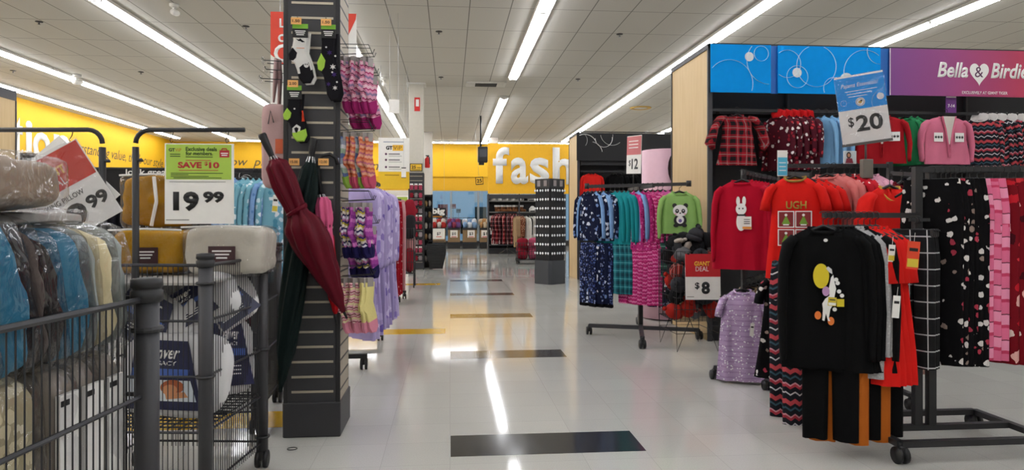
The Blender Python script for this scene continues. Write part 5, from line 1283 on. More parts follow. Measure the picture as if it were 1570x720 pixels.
def loose_tag(px, py, t, w, h, lab, base, stripe, rz=0.0):
    p = pt(px, py, t); r = thing('price_tag', lab, 'price tag', p, 0, rot=(0, R(5), rz))
    MB().box((0, 0, 0), (w, 0.002, h), 0, 0).build('tag_card', base, r); MB().box((0, -0.002, -h * 0.28), (w * 0.9, 0.001, h * 0.3)).build('tag_band', stripe, r); MB().box((0, -0.002, h * 0.2), (w * 0.7, 0.001, h * 0.12)).build('tag_line', INK, r)
    MB().cyl((0, 0, h / 2), (0.004, 0.004, h / 2 + 0.05), 0.0012, 4).build('tag_string', PAPER, r)
TY = plain('tag_yellow', '#d9c23a', 0.5); TO = plain('tag_red_orange', '#e2431d', 0.5)
loose_tag(1367, 388, 4.02, 0.04, 0.10, 'white and yellow price tag on the red nightdress', PAPER, TY)
loose_tag(1374, 470, 4.0, 0.045, 0.13, 'lower white price tag between the red nightdresses', PAPER, PAPER)
loose_tag(1400, 391, 3.95, 0.075, 0.16, 'large red-orange price tag beside the plaid pants', TO, TY)
loose_tag(1153, 505, 5.9, 0.035, 0.11, 'white price tag on the gold sequin dress', PAPER, PAPER)
loose_tag(1276, 462, 3.98, 0.05, 0.05, 'yellow sticker tag on the black shirt sleeve', TY, PAPER)
# ================================================================== PYJAMA RACK BESIDE THE AISLE
navp = dots('navy_penguin_print', '#141a33', ['#c3cbdc', '#6f87b5', '#141a33', '#dfe3ea'], 17, 0.36); navb = dots('navy_block_print', '#131731', ['#4a5b8f', '#2c3a6b', '#8b97bb'], 34, 0.42)
bluL = cloth('soft_blue_jersey', '#7fa6d6'); tealj = cloth('teal_jersey', '#1f8f95'); mag = dots('magenta_heart_print', '#b02c72', ['#e79cc0', '#7d1450', '#d860a0'], 30, 0.36); magb = bands('magenta_fairisle', [(0, '#b3256a'), (.3, '#dd6fa3'), (.42, '#93124f'), (.6, '#c94486'), (.8, '#e7a3c3'), (.88, '#b3256a')], 0.09, .008, .02)
pinkj = cloth('candy_pink_jersey', '#d264a4'); limej = cloth('lime_green_jersey', '#8fb868'); tealpl = plaid('teal_plaid', '#1d6f78', '#123e4a', '#5fb0b4', 0.10); pjf = bands('red_green_fairisle', [(0, '#8d1f3a'), (.2, '#d9b3bd'), (.28, '#57122a'), (.5, '#2d6a48'), (.6, '#c9d8cc'), (.7, '#8d1f3a')], 0.14, .01, .02)
make_top('navset', 'pyjama_shirt', 0.40, 0.62, navp, 'long', 0.5, 1.05, None, 0.035, 31); make_top('bluset', 'pyjama_shirt', 0.40, 0.62, bluL, 'long', 0.5, 1.05, None, 0.035, 32)
make_top('tealset', 'pyjama_shirt', 0.40, 0.66, tealj, 'long', 0.54, 1.05, None, 0.035, 33); make_top('magset', 'pyjama_shirt', 0.40, 0.72, mag, 'long', 0.54, 1.05, None, 0.035, 34)
make_top('magbset', 'pyjama_shirt', 0.40, 0.70, magb, 'long', 0.54, 1.05, None, 0.035, 35); make_top('pinkset', 'pyjama_shirt', 0.40, 0.62, pinkj, 'long', 0.54, 1.05, None, 0.035, 36)
make_top('panda', 'pyjama_shirt', 0.44, 0.50, limej, 'long', 0.46, 1.1, None, 0.04, 37, pr_panda)
make_pants('navbpants', 'pyjama_pants', 0.32, 0.76, navb, 11, blkj); make_pants('tealpants', 'pyjama_pants', 0.32, 0.62, tealpl, 12); make_pants('magpants', 'pyjama_pants', 0.32, 0.74, magb, 13); make_pants('gplpants', 'pyjama_pants', 0.32, 0.56, gplaid, 14); make_pants('fairpants2', 'pyjama_pants', 0.30, 0.56, pjf, 15, gplaid); make_pants('navppants', 'pyjama_pants', 0.32, 0.76, navp, 16)
ca, cb = gnd(903, 499, 0.11), gnd(1072, 506, 0.11)
cc = gnd(982, 500, 0.11); tc = 1.34 * F / 165
zR = pt(980, 284, tc).z
pk = thing('garment_rack', 'wheeled dark pyjama rack by the aisle with a lime panda shirt at its end', 'clothes rack', (cc.x, cc.y, 0))
cl3 = lambda v, z: (v.x - cc.x, v.y - cc.y, z)
fe, be = gnd(985, 519, 0.11), cc + (cc - gnd(985, 519, 0.11))
for A, B in ((ca, cb), (fe, be)): MB().bar(cl3(A, 0.115), cl3(B, 0.115), 0.05, 0.045).build('base_bar', CHAR, pk)
for A in (ca, cb, fe, be): caster(pk, A.x - cc.x, A.y - cc.y, 0.05)
MB().bar((0, 0, 0.1), (0, 0, zR + 0.02), 0.05, 0.05).build('upright', CHARD, pk)
r0, r1 = H(900, tc + 0.3, zR), H(1056, tc - 0.35, zR)
MB().bar(cl3(r0, zR), cl3(r1, zR), 0.03, 0.04).build('hang_rail', CHARD, pk)
MB().bar((0, -0.55, zR - 0.03), (0, 0.55, zR - 0.03), 0.03, 0.04).build('hang_rail', CHARD, pk)
for v in (r0, r1): MB().cyl(cl3(v, zR - 0.03), cl3(v, zR + 0.04), 0.03, 10).build('rail_end', CHARD, pk)
RP = 'the wheeled pyjama rack'
def rp(px, dz=0.02): 
    f = (px - 900) / 156.0; v = r0.lerp(r1, f); v.z = zR + dz; return v
for k, px, a, d, pants, pd in (
    ('navset', 902, -58, 'navy printed pyjama shirt', 'navbpants', 'navy block-printed pyjama pants'), ('bluset', 908, -56, 'soft blue pyjama shirt', 'navppants', 'navy penguin-printed pyjama pants'), ('navset', 914, -55, 'navy printed pyjama shirt', 'navbpants', 'navy block-printed pyjama pants'), ('bluset', 920, -54, 'soft blue pyjama shirt', 'navppants', 'navy penguin-printed pyjama pants'), ('navset', 927, -52, 'navy printed pyjama shirt', 'navbpants', 'navy block-printed pyjama pants'),
    ('tealset', 938, -52, 'teal pyjama shirt', 'tealpants', 'teal plaid pyjama pants'), ('tealset', 945, -52, 'teal pyjama shirt', 'tealpants', 'teal plaid pyjama pants'), ('tealset', 952, -50, 'teal pyjama shirt', 'tealpants', 'teal plaid pyjama pants'), ('tealset', 958, -50, 'teal pyjama shirt', 'tealpants', 'teal plaid pyjama pants'),
    ('magset', 967, -52, 'magenta heart-printed pyjama shirt', 'magpants', 'magenta banded pyjama pants'), ('bluset', 974, -52, 'soft blue pyjama shirt', 'magpants', 'magenta banded pyjama pants'), ('magset', 981, -50, 'magenta heart-printed pyjama shirt', 'magpants', 'magenta banded pyjama pants'), ('magbset', 989, -50, 'magenta banded pyjama shirt', 'magpants', 'magenta banded pyjama pants'), ('magbset', 996, -50, 'magenta banded pyjama shirt', 'magpants', 'magenta banded pyjama pants'), ('magbset', 1003, -48, 'magenta banded pyjama shirt', 'magpants', 'magenta banded pyjama pants'),
    ('pinkset', 1011, -48, 'candy pink pyjama shirt', 'navppants', 'navy penguin-printed pyjama pants'), ('pinkset', 1018, -46, 'candy pink pyjama shirt', 'fairpants2', 'fairisle pyjama pants')):
    hang(k, rp(px), R(a), d, 'pyjama shirt', RP)
    v = rp(px); v.z = zR - 0.64; hang(pants, v, R(a), pd, 'pyjama pants', RP, 'clip', None, 0.06, False)
hang('panda', rp(1040, 0.0) + Vector((0, -0.06, 0)), R(-8), 'lime green pyjama shirt with panda face', 'pyjama shirt', RP)
v = rp(1034); v.z = zR - 0.46; hang('gplpants', v, R(-10), 'green plaid pyjama pants', 'pyjama pants', RP, 'clip', None, 0.06, False)
# $12 sign
t = tc; p = pt(972, 237, t); k = t / F
sg = sign('price_sign', 'pink and white 12 dollar sign above the pyjama rack, seen edge-on', p, 0, 0.34, 58 * k, rot=(0, R(3), R(-74)))
rect(sg, 'pink_panel', plain('dusty_pink_print', '#c9686c', 0.5), -0.168, 0.168, 0.0, 28 * k); lettering('$', INK, sg, (-0.09, -13 * k), 0.05, 0.08); lettering('12', INK, sg, (0.03, -14 * k), 0.15, 0.13, 0.02)
for z in (10, 15, 20): rect(sg, 'fine_print', LWHITE, -0.12, 0.1, z * k, (z + 1.4) * k, -0.0045)
MB().cyl((0, 0, -29 * k), (0, 0, zR - p.z + 0.02), 0.008, 8).build('pole', CHARD, sg)
# ------------------------------------------------------------------ black fixture further back with white arcs
g0 = pt(883, HOR, 16.3); fx2 = fixture('tall black wall fixture with white arc header beyond the pyjama rack', FX - 0.02, g0.y, 1.2, 7.2, FZ, 0.55)
frail(fx2, pt(900, 262, 16.4).z, 0.16, 0.1, 4.1, 4)
MB().bar((0.1, 0.14, pt(900, 248, 16.3).z), (4.1, 0.14, pt(900, 248, 16.3).z), 0.03, 0.12).build('shelf_edge', CHAR, fx2)
yf = g0.y - 0.012
x0, t0 = xat(884, yf); x1, t1 = xat(1034, yf); hh = FZ - (HC + (HOR - 244) * 16.3 / F)
hd = thing('header_panel', 'dark header panel printed with white curling arcs', 'header sign', ((x0 + x1) / 2, yf - 0.01, FZ - 0.03 - hh / 2)); hw_ = x1 - x0
MB().box((0, 0, 0), (hw_, 0.012, hh)).build('panel', MATT, hd)
s = hw_ / 150.0
for (px, py, rr, a0, a1, th) in ((896, 226, 19, 25, 155, .016), (888, 216, 12, -40, 80, .006), (925, 213, 13, 180, 370, .012), (938, 205, 18, 190, 310, .008), (919, 210, 20, -30, 60, .005), (905, 236, 18, 10, 80, .014)):
    pts = []
    for q in range(17):
        a = R(a0 + (a1 - a0) * q / 16); x, z = (px + rr * math.cos(a) - 959) * s, (225.5 - py + rr * math.sin(a)) * s
        if abs(x) < hw_ / 2 - .03 and abs(z) < hh / 2 - .02: pts.append((x, -0.008, z))
    if len(pts) > 2: MB().tube(pts, th * 2.2, 4, True, False, 0.25).build('arc_print', LWHITE, hd)
make_top('redsw', 'sweater', 0.52, 0.62, cloth('scarlet_knit', '#d4261f'), 'long', 0.5, 1.0, None, 0.045, 41)
RB = 'the black fixture with arcs'
def onrail2(px, z): x, t = xat(px, g0.y + 0.14); return Vector((x, g0.y + 0.1, z))
hang('redsw', onrail2(907, pt(907, 260, 16.4).z), R(4), 'scarlet crew-neck sweater', 'sweater', RB)
make_top('dark1', 'long_sleeve_shirt', 0.42, 0.7, blkj, 'long', 0.55, 1.0, None, 0.03, 42)
for px in (942, 950, 958, 966, 976, 985): hang('dark1', onrail2(px, pt(907, 260, 16.4).z), R(-40), 'black long-sleeved top', 'shirt', RB)
# pink poster stand
p = gnd(1020, 487); zt = HC + (HOR - 231) * (HC * F / (487 - HOR)) / F
ps = thing('poster_stand', 'curved pale pink poster stand with a dark-haired person printed, behind the pyjama rack', 'poster stand', (p.x, p.y, 0))
Rr = 0.34
pts = [(Rr * math.cos(a), Rr * math.sin(a)) for a in [2 * math.pi * k / 28 for k in range(28)]]
MB().lathe([(Rr, 0.02), (Rr, zt)], 36).build('curved_panel', plain('pale_pink_poster', '#d9b0bd', 0.5), ps)
def curved(name, mat, pts, off):
    """print wrapped on the stand: pts given as (angle in degrees from -y toward +x, z)"""
    n = len(pts); vs = [((Rr + off) * math.sin(R(a)), -(Rr + off) * math.cos(R(a)), z) for a, z in pts]
    MB().add(vs, [tuple(range(n))], False).build(name, mat, ps)
hx = 10
def oval(a0, z0, ra, rz_, n=18): return [(a0 + ra * math.cos(2 * math.pi * k / n), z0 + rz_ * math.sin(2 * math.pi * k / n)) for k in range(n)]
curved('hair_print', plain('print_dark_hair', '#2c1a16', 0.6), oval(hx, zt - 0.28, 22, 0.25), 0.012); curved('face_print', plain('print_face', '#b98464', 0.6), oval(hx + 3, zt - 0.33, 13, 0.17), 0.024)
curved('top_print', plain('print_plum', '#7b3650', 0.6), [(hx - 34, zt - 0.95), (hx + 34, zt - 0.95), (hx + 34, zt - 0.66), (hx + 14, zt - 0.55), (hx - 12, zt - 0.55), (hx - 30, zt - 0.66)], 0.018)
for q in (-3, 8): curved('eye_print', INK, oval(hx + q, zt - 0.31, 2.2, 0.018, 10), 0.030)
curved('mouth_print', plain('print_lip', '#8e3b44', 0.6), oval(hx + 3, zt - 0.42, 4, 0.014, 10), 0.030)
# ------------------------------------------------------------------ wire dump basket with $8 sign
bl_, br_ = gnd(1037, 540), gnd(1122, 548); bd = 0.62
bk = thing('wire_basket', 'black wire dump basket heaped with red and black hats and gloves', 'basket', (bl_.x, bl_.y, 0)); bw = br_.x - bl_.x; bt = bl_.length
zt_ = HC + (HOR - 385) * 7.45 / F; zb_ = HC + (HOR - 492) * 7.45 / F
n = 10
for (A, B) in (((0, 0), (bw, 0)), ((bw, 0), (bw, bd)), ((bw, bd), (0, bd)), ((0, bd), (0, 0))):
    m = MB()
    for k in range(n + 1):
        f = k / n; x, y = A[0] + (B[0] - A[0]) * f, A[1] + (B[1] - A[1]) * f; m.tube([(x, y, zb_), (x, y, zt_)], 0.003, 4, False)
    for k in range(7): z = zb_ + (zt_ - zb_) * k / 6; m.tube([(A[0], A[1], z), (B[0], B[1], z)], 0.0032, 4, False)
    m.build('wire_panel', BLACK, bk)
m = MB()
for k in range(n + 1): m.tube([(0, bd * k / n, zb_), (bw, bd * k / n, zb_)], 0.003, 4, False)
m.build('wire_floor', BLACK, bk)
for x, y in ((0, 0), (bw, 0), (bw, bd), (0, bd)):
    s1_, s2_ = (0.12 if x == 0 else -0.12), (0.12 if y == 0 else -0.12)
    MB().tube([(x, y, zb_), (x + s1_ * 0.1, y + s2_ * 0.1, 0.0), (x + s1_ * 1.2, y, zb_)], 0.0055, 6).build('hairpin_leg', BLACK, bk)
    MB().tube([(x, y, zb_), (x, y, zt_)], 0.005, 6).build('corner_wire', BLACK, bk)
MB().tube([(0, 0, 0.2), (bw, 0, 0.2), (bw, bd, 0.2), (0, bd, 0.2)], 0.004, 6, closed=True).build('leg_brace', BLACK, bk)
HM = [cloth('hat_black', '#1a1a1c'), cloth('hat_red', '#a8281f'), cloth('hat_charcoal', '#37373b'), cloth('hat_ivory', '#c2b9ad'), plaid('hat_tartan', '#b02a20', '#1b1517', '#d8cdc4', 0.06), cloth('hat_grey', '#6b6a6c')]
HN = ['black', 'red', 'charcoal', 'ivory', 'tartan', 'grey']
def knit(kind, m):
    if kind == 'hat':
        r = thing('knit_hat', 'x', 'hat'); MB().lathe([(0.085, 0), (0.095, 0.03), (0.09, 0.05)], 14, mod=lambda a, s: 1 + .03 * math.sin(14 * a)).build('brim', m, r); MB().lathe([(0.088, 0.045), (0.085, 0.09), (0.055, 0.135), (0.012, 0.15)], 14, mod=lambda a, s: 1 + .04 * math.sin(7 * a)).build('crown', m, r); MB().soft(0.05, 0.05, 0.05, 2, 5, 0.006, 40, 1, (0, 0, 0.165)).build('pompom', m, r)
    else:
        r = thing('knit_mitten', 'x', 'mitten'); MB().soft(0.10, 0.045, 0.17, 3, 6, 0.004, 30, 2).build('palm', m, r); MB().soft(0.04, 0.035, 0.08, 2.5, 5, 0, 1, 0, (0.065, 0, -0.01)).build('thumb', m, r); MB().soft(0.085, 0.04, 0.06, 5, 5, 0, 1, 0, (0, 0, -0.10)).build('cuff', m, r)
    return r
protos = {}
LAYER = ['lowest', 'second', 'third', 'fourth', 'fifth', 'sixth', 'top']
cnt = {}
bz = zt_ - zb_
for L in range(7):
    nx, ny = (5, 3) if L < 5 else ((4, 2) if L == 5 else (3, 2))
    for i in range(nx):
        for j in range(ny):
            if L < 5 and 0 < i < nx - 1 and j > 0: continue
            kind = 'hat' if rnd.random() < 0.5 else 'mitten'; mi = rnd.choice([0, 1, 2, 3, 4, 4, 1, 0, 2, 5] if L < 5 else [0, 2, 0, 3, 4, 0])
            key = (kind, mi); x = bw * (0.12 + 0.76 * (i + .5) / nx) + rnd.uniform(-.02, .02) + (0 if L < 5 else 0); y = bd * (0.14 + 0.72 * (j + .5) / ny); z = zb_ + 0.08 + (bz / 5.0) * L * 0.96
            if L >= 5: z = zt_ + 0.02 + (L - 5) * 0.09
            if key not in protos: protos[key] = knit(kind, HM[mi]); o = protos[key]
            else: o = dup(protos[key], (0, 0, 0))
            o.location = (bl_.x + x, bl_.y + y, z); o.rotation_euler = (rnd.uniform(-1.5, 1.5), rnd.uniform(-1.5, 1.5), rnd.uniform(0, 6.28)); o['category'] = kind
            nm = '%s knit %s' % (HN[mi], kind); c_ = cnt.setdefault((nm, L), 0); cnt[(nm, L)] += 1
            o['label'] = '%s%s in the %s layer of the dump basket' % ('' if c_ == 0 else nth(c_) + ' ', nm, LAYER[L]); o['group'] = 'hats and mittens in the dump basket'
t = 7.35; p = pt(1077.5, 424, t); k = t / F
g8 = sign('price_sign', 'red and white 8 dollar deal sign on the dump basket', p, 0, 54 * k, 70 * k, rot=(R(-3), 0, R(-4)))
rect(g8, 'red_panel', plain('deal_crimson', '#c8232b', 0.5), -27 * k, 27 * k, 0, 35 * k); lettering('GIANT', plain('deal_yellow', '#f2c230', 0.5), g8, (-1 * k, 20 * k), 24 * k, 7 * k, 0.03); lettering('DEAL', LWHITE, g8, (-1 * k, 12 * k), 20 * k, 7 * k, 0.0)
lettering('$', INK, g8, (-9 * k, -14 * k), 7 * k, 11 * k, 0.02); lettering('8', INK, g8, (4 * k, -17 * k), 13 * k, 19 * k, 0.05); rect(g8, 'fine_print', plain('grey_ink', '#86857f', 0.6), -25 * k, -14 * k, -31 * k, -30 * k)
for sx in (-22, 22): MB().box((sx * k, 0.01, 35 * k), (0.02, 0.03, 0.02)).build('clip', BLACK, g8)

# ================================================================== SUNGLASSES TOWER
tb = gnd(846, 436); tw = 15.2
st = thing('display_tower', 'black revolving sunglasses tower on a plain box base', 'display tower', (tb.x, tb.y + 0.3, 0)); hwid = 0.30
def oct(hw_, c): return [(-hw_ + c, -hw_), (hw_ - c, -hw_), (hw_, -hw_ + c), (hw_, hw_ - c), (hw_ - c, hw_), (-hw_ + c, hw_), (-hw_, hw_ - c), (-hw_, -hw_ + c)]
def octprism(hw_, c, z0, z1):
    P = oct(hw_, c); n = 8; vs = [(x, y, z0) for x, y in P] + [(x, y, z1) for x, y in P]
    return MB().add(vs, [tuple(range(n - 1, -1, -1)), tuple(range(n, 2 * n))] + [(i, (i + 1) % n, (i + 1) % n + n, i + n) for i in range(n)])
zh = HC + (HOR - 274) * tw / F; zbx = HC + (HOR - 399) * tw / F
rzt = R(38)
octprism(0.27, 0.06, 0, zbx).build('base_box', plain('slate_box', '#3a3d42', 0.5), st, None, (0, 0, rzt)); octprism(0.24, 0.03, zbx, zh - 0.2).build('tower_core', MATT, st, None, (0, 0, rzt)); octprism(0.25, 0.03, zh - 0.2, zh).build('top_box', CHARD, st, None, (0, 0, rzt))
for a in (0, 1):
    M = Matrix.Rotation(rzt - math.pi / 2 * a + math.pi / 2 * 0, 4, 'Z')
    for q in (-1, 1): MB().box((q * 0.10, -0.253, zh - 0.1), (0.09, 0.004, 0.13), M=Matrix.Rotation(rzt - math.pi / 2 * a, 4, 'Z')).build('picture_card', plain('picture_grey', '#8a8080', 0.5), st)
def glasses():
    r = thing('sunglasses', 'x', 'sunglasses')
    for sx in (-1, 1):
        MB().lathe([(0.028, 0), (0.028, 0.004)], 12, M=Matrix.Translation((sx * .036, 0, 0)) @ Matrix.Rotation(math.pi / 2, 4, 'X')).build('lens', LENS, r)
        MB().tube([(sx * .036 + .029 * math.cos(q * .5236), 0.0, .028 * math.sin(q * .5236)) for q in range(12)], 0.003, 5, closed=True).build('rim', BLACK, r)
        MB().tube([(sx * .07, 0, .012), (sx * .07, .09, .012)], 0.004, 5).build('temple', BLACK, r)
    MB().tube([(-.008, 0, .01), (.008, 0, .01)], 0.004, 5).build('bridge', BLACK, r); return r
LENS = plain('lens_glint_white', '#f0f2f4', 0.25, 0.0, 0.6)  # glints on the glasses are painted as whitish lens colour
gp = glasses(); used = False
for a in (0, 1):
    ang = rzt - math.pi / 2 * a
    for rw in range(8):
        for q in range(3):
            z = zbx + 0.16 + (zh - 0.42 - zbx) * rw / 7; v = Matrix.Rotation(ang, 3, 'Z') @ Vector((-0.165 + 0.165 * q, -0.265, 0))
            lab = '%s pair in row %s from the base on the %s face of the sunglasses tower' % (nth(q), ['one', 'two', 'three', 'four', 'five', 'six', 'seven', 'eight'][rw], 'right' if a == 0 else 'left')
            loc = (st.location.x + v.x, st.location.y + v.y, z)
            if not used: used = True; gp.location = loc; gp.rotation_euler = (0, 0, ang); tag(gp, lab, 'sunglasses', 'sunglasses on the tower')
            else: dup(gp, loc, ang, lab, 'sunglasses on the tower')

# ================================================================== FASHION FIXTURE
ff = gnd(748, 389); YFa = ff.y; xl, tl = xat(748, YFa); xr, tr = xat(868, YFa); tF = HC * F / (389 - HOR)
zS = HC + (HOR - 297) * tF / F; zT_ = HC + (HOR - 219) * tF / F; wF = xr - xl
fs_ = thing('wall_fixture', 'dark shelving fixture under the yellow fash sign', 'display fixture', (xl, YFa, 0))
MB().box((wF / 2, 0.62, zS / 2), (wF, 0.05, zS)).build('back_panel', CHARD, fs_)
for x in (0.03, wF * .40, wF - 0.03): MB().box((x, 0.3, zS / 2), (0.05, 0.6, zS), 0, 0.006).build('side_panel', CHAR, fs_)
MB().box((wF / 2, 0.3, zS - 0.1), (wF - 0.12, 0.58, 0.16)).build('top_fascia', CHAR, fs_); MB().box((wF / 2, 0.3, 0.12), (wF - 0.12, 0.58, 0.24)).build('base_deck', CHARD, fs_)
zsh = [HC + (HOR - py) * tF / F for py in (308, 325)]
for z in zsh: MB().box((wF / 2, 0.28, z), (wF - 0.12, 0.5, 0.035)).build('shelf', plain('shelf_grey', '#77756f', 0.5), fs_)
for py in (341, 360, 376): MB().box((wF * .2, 0.30, HC + (HOR - py) * tF / F), (wF * .37, 0.5, 0.03)).build('shelf', CHAR, fs_)
yp = thing('header_panel', 'yellow header panel with big white letters fash', 'header sign', (xl + wF / 2 + 0.15, YFa + 0.05, (zS + zT_) / 2)); wy = wF + 0.3; hy = zT_ - zS - 0.02
MB().box((0, 0, 0), (wy, 0.08, hy)).build('panel', plain('amber_yellow', '#f6ba14', 0.55), yp)
kF = tF / F
def bigletter(ch, px0, px1, py0, py1):
    xm = ((px0 + px1) / 2 - 748) * kF * 0.985 - wF / 2 - 0.15; zm = HC + (HOR - (py0 + py1) / 2) * kF - (zS + zT_) / 2
    w_ = (px1 - px0) * kF; me = text_mesh(ch, w_, (py1 - py0) * kF, 0.03, 0, 0.05)
    b = bmesh.new(); b.from_mesh(me); bmesh.ops.bisect_plane(b, geom=list(b.verts) + list(b.edges) + list(b.faces), plane_co=(wy / 2 - xm, 0, 0), plane_no=(1, 0, 0), clear_outer=True); b.to_mesh(me); b.free()
    me.name = 'letter'; me.materials.append(LWHITE); o = bpy.data.objects.new('lettering', me); COL.objects.link(o); o.parent = yp; o.location = (xm, -0.042, zm)
bigletter('f', 756, 781, 225, 281); bigletter('a', 784, 811, 241, 282); bigletter('s', 814, 844, 241, 282); bigletter('h', 850, 882, 225, 282)
# hats, boots on the shelves
HATW = cloth('white_felt', '#d8d4cf'); BT = cloth('brown_suede', '#7b5135'); BTW = cloth('white_fur', '#d9d5d0'); BCR = plain('cream_boot', '#cfc3b2', 0.5)
def booty(m, trim, name):
    r = thing(name, 'x', 'boots')
    for sx in (-0.07, 0.07):
        MB().add(*(lambda b: (b.v, b.f))(MB().soft(0.10, 0.28, 0.11, 3, 6, 0, 1, 0, (sx, -0.02, 0.055))), True).build('foot', m, r); MB().tube([(sx, 0.06, 0.06), (sx, 0.065, 0.24)], [0.055, 0.06], 10).build('shaft', m, r); MB().lathe([(0.06, 0.2), (0.075, 0.215), (0.075, 0.26), (0.06, 0.275)], 10, (sx, 0.065, 0)).build('cuff', trim, r)
    return r
def cap(m):
    r = thing('winter_hat', 'x', 'hat'); MB().lathe([(0.13, 0), (0.135, 0.05), (0.12, 0.075)], 14).build('brim', m, r); MB().lathe([(0.115, 0.07), (0.10, 0.15), (0.05, 0.2), (0.01, 0.21)], 14).build('crown', m, r)
    for sx in (-1, 1): MB().soft(0.05, 0.09, 0.15, 3, 5, 0, 1, 0, (sx * .13, 0, -0.0 + 0.04)).build('ear_flap', m, r)
    return r
b1, b2 = booty(BTW, BTW, 'fur_boots'), booty(BT, BTW, 'suede_boots'); hh_ = cap(HATW); first = [1, 1, 1]
def put(proto, flag, loc, rz, lab, cat, grp):
    if first[flag]: first[flag] = 0; o = proto; o.location = loc; o.rotation_euler = (0, 0, rz); tag(o, lab, cat, grp)
    else: dup(proto, loc, rz, lab, grp)
for i in range(5): put(b1, 0, (xat(757 + 10 * i, YFa + 0.25)[0], YFa + 0.22, zsh[0] + 0.018), 0.7, '%s pair of white fur boots on the top shelf under fash' % nth(i), 'boots', 'white fur boots on the top shelf')
for i in range(5): put(b2, 1, (xat(764 + 9 * i, YFa + 0.25)[0], YFa + 0.22, zsh[1] + 0.018), 0.7, '%s pair of brown boots with pale cuffs on the second shelf' % nth(i), 'boots', 'brown boots on the second shelf')
put(hh_, 2, (xat(814, YFa + .25)[0], YFa + 0.2, zsh[0] + 0.055), 0.3, 'white winter hat on the top shelf beside the boots', 'hat', 'white hats beside the boots'); put(hh_, 2, (xat(823, YFa + .25)[0], YFa + 0.2, zsh[0] + 0.055), 0.1, 'white winter hat on the top shelf nearest the tower', 'hat', 'white hats beside the boots')
put(hh_, 2, (xat(816, YFa + .25)[0], YFa + 0.2, zsh[1] + 0.055), 0.4, 'white winter hat on the second shelf near the tower', 'hat', 'white hats beside the boots')
for i, (px, py) in enumerate(((754, 341), (756, 360), (758, 376))): put(b1, 0, (xat(px, YFa + 0.2)[0], YFa + 0.2, HC + (HOR - py) * tF / F + 0.016), 1.2, 'pale boots on the %s small shelf behind the plaid shirts' % ['top', 'middle', 'bottom'][i], 'boots', 'pale boots on the small shelves')
# round rack of plaid shirts + beige and white tops
make_top('flan', 'flannel_shirt', 0.54, 1.15, plaid('maroon_flannel', '#8c1d25', '#231316', '#c9b9b2', 0.16), 'long', 0.55, 1.05, None, 0.05, 51); make_top('flan2', 'flannel_shirt', 0.54, 1.15, plaid('dark_flannel', '#5d1a22', '#141216', '#a99b98', 0.16), 'long', 0.55, 1.05, None, 0.05, 52)
make_top('beige', 'knit_cardigan', 0.40, 1.05, cloth('beige_knit', '#a08463'), 'long', 0.6, 1.0, None, 0.05, 53); make_top('brownc', 'knit_cardigan', 0.40, 1.05, rdot if False else dots('rust_leaf_print', '#7a4a33', ['#c9a58b', '#4a2a20'], 22, 0.35), 'long', 0.6, 1.0, None, 0.05, 54); make_top('whitej', 'jacket', 0.56, 1.15, cloth('white_fleece', '#d9d5cb'), 'long', 0.66, 1.0, None, 0.06, 55)
rc = gnd(778, 392, 0.0); tR = HC * F / (392 - HOR); zq = HC + (HOR - 325) * tR / F
rr_ = thing('round_rack', 'round rack of maroon flannel shirts under the fash sign', 'clothes rack', (rc.x, rc.y, 0))
MB().tube([(0.36 * math.cos(q * .3142), 0.36 * math.sin(q * .3142), zq) for q in range(20)], 0.018, 6, closed=True).build('ring_rail', CHARD, rr_); MB().cyl((0, 0, 0.12), (0, 0, zq), 0.022, 8).build('upright', CHARD, rr_)
for q in range(3): a = q * 2.094 - 1.57; MB().bar((0, 0, 0.3), (0.42 * math.cos(a), 0.42 * math.sin(a), 0.05), 0.03, 0.03).build('foot', CHARD, rr_)
for q in range(3): a = q * 2.094; MB().bar((0, 0, zq - 0.02), (0.36 * math.cos(a), 0.36 * math.sin(a), zq - 0.02), 0.016, 0.016).build('spoke', CHARD, rr_)
for q in range(12):
    a = -math.pi + math.pi * (q + .5) / 12; hang('flan' if q % 2 == 0 else 'flan2', (rc.x + 0.36 * math.cos(a), rc.y + 0.36 * math.sin(a), zq + 0.02), a + math.pi + 0.15, 'maroon tartan flannel shirt' if q % 2 == 0 else 'dark tartan flannel shirt', 'shirt', 'the round flannel rack', 'shirt')
ra_, rb_ = H(793, 23.5, 0), H(832, 23.5, 0); zq2 = HC + (HOR - 328) * 23.5 / F
post_rack('straight rack of beige cardigans and white jackets left of the tower', ra_, rb_, [zq2], 0.3)
for i, (px, k, d) in enumerate(((787, 'beige', 'beige knit cardigan'), (789, 'beige', 'beige knit cardigan'), (791, 'beige', 'beige knit cardigan'), (793, 'brownc', 'rust leaf-printed cardigan'), (795, 'brownc', 'rust leaf-printed cardigan'), (797, 'brownc', 'rust leaf-printed cardigan'), (800, 'whitej', 'white fleece jacket'), (804, 'dark1', 'black long-sleeved top'), (811, 'whitej', 'white fleece jacket'))):
    hang(k, H(px + 4, 23.4, zq2 + 0.02), R(-80 if px < 799 else -50 if px < 809 else -20), d, 'cardigan' if 'card' in d else 'jacket' if 'jacket' in d else 'shirt', 'the straight rack left of the tower')
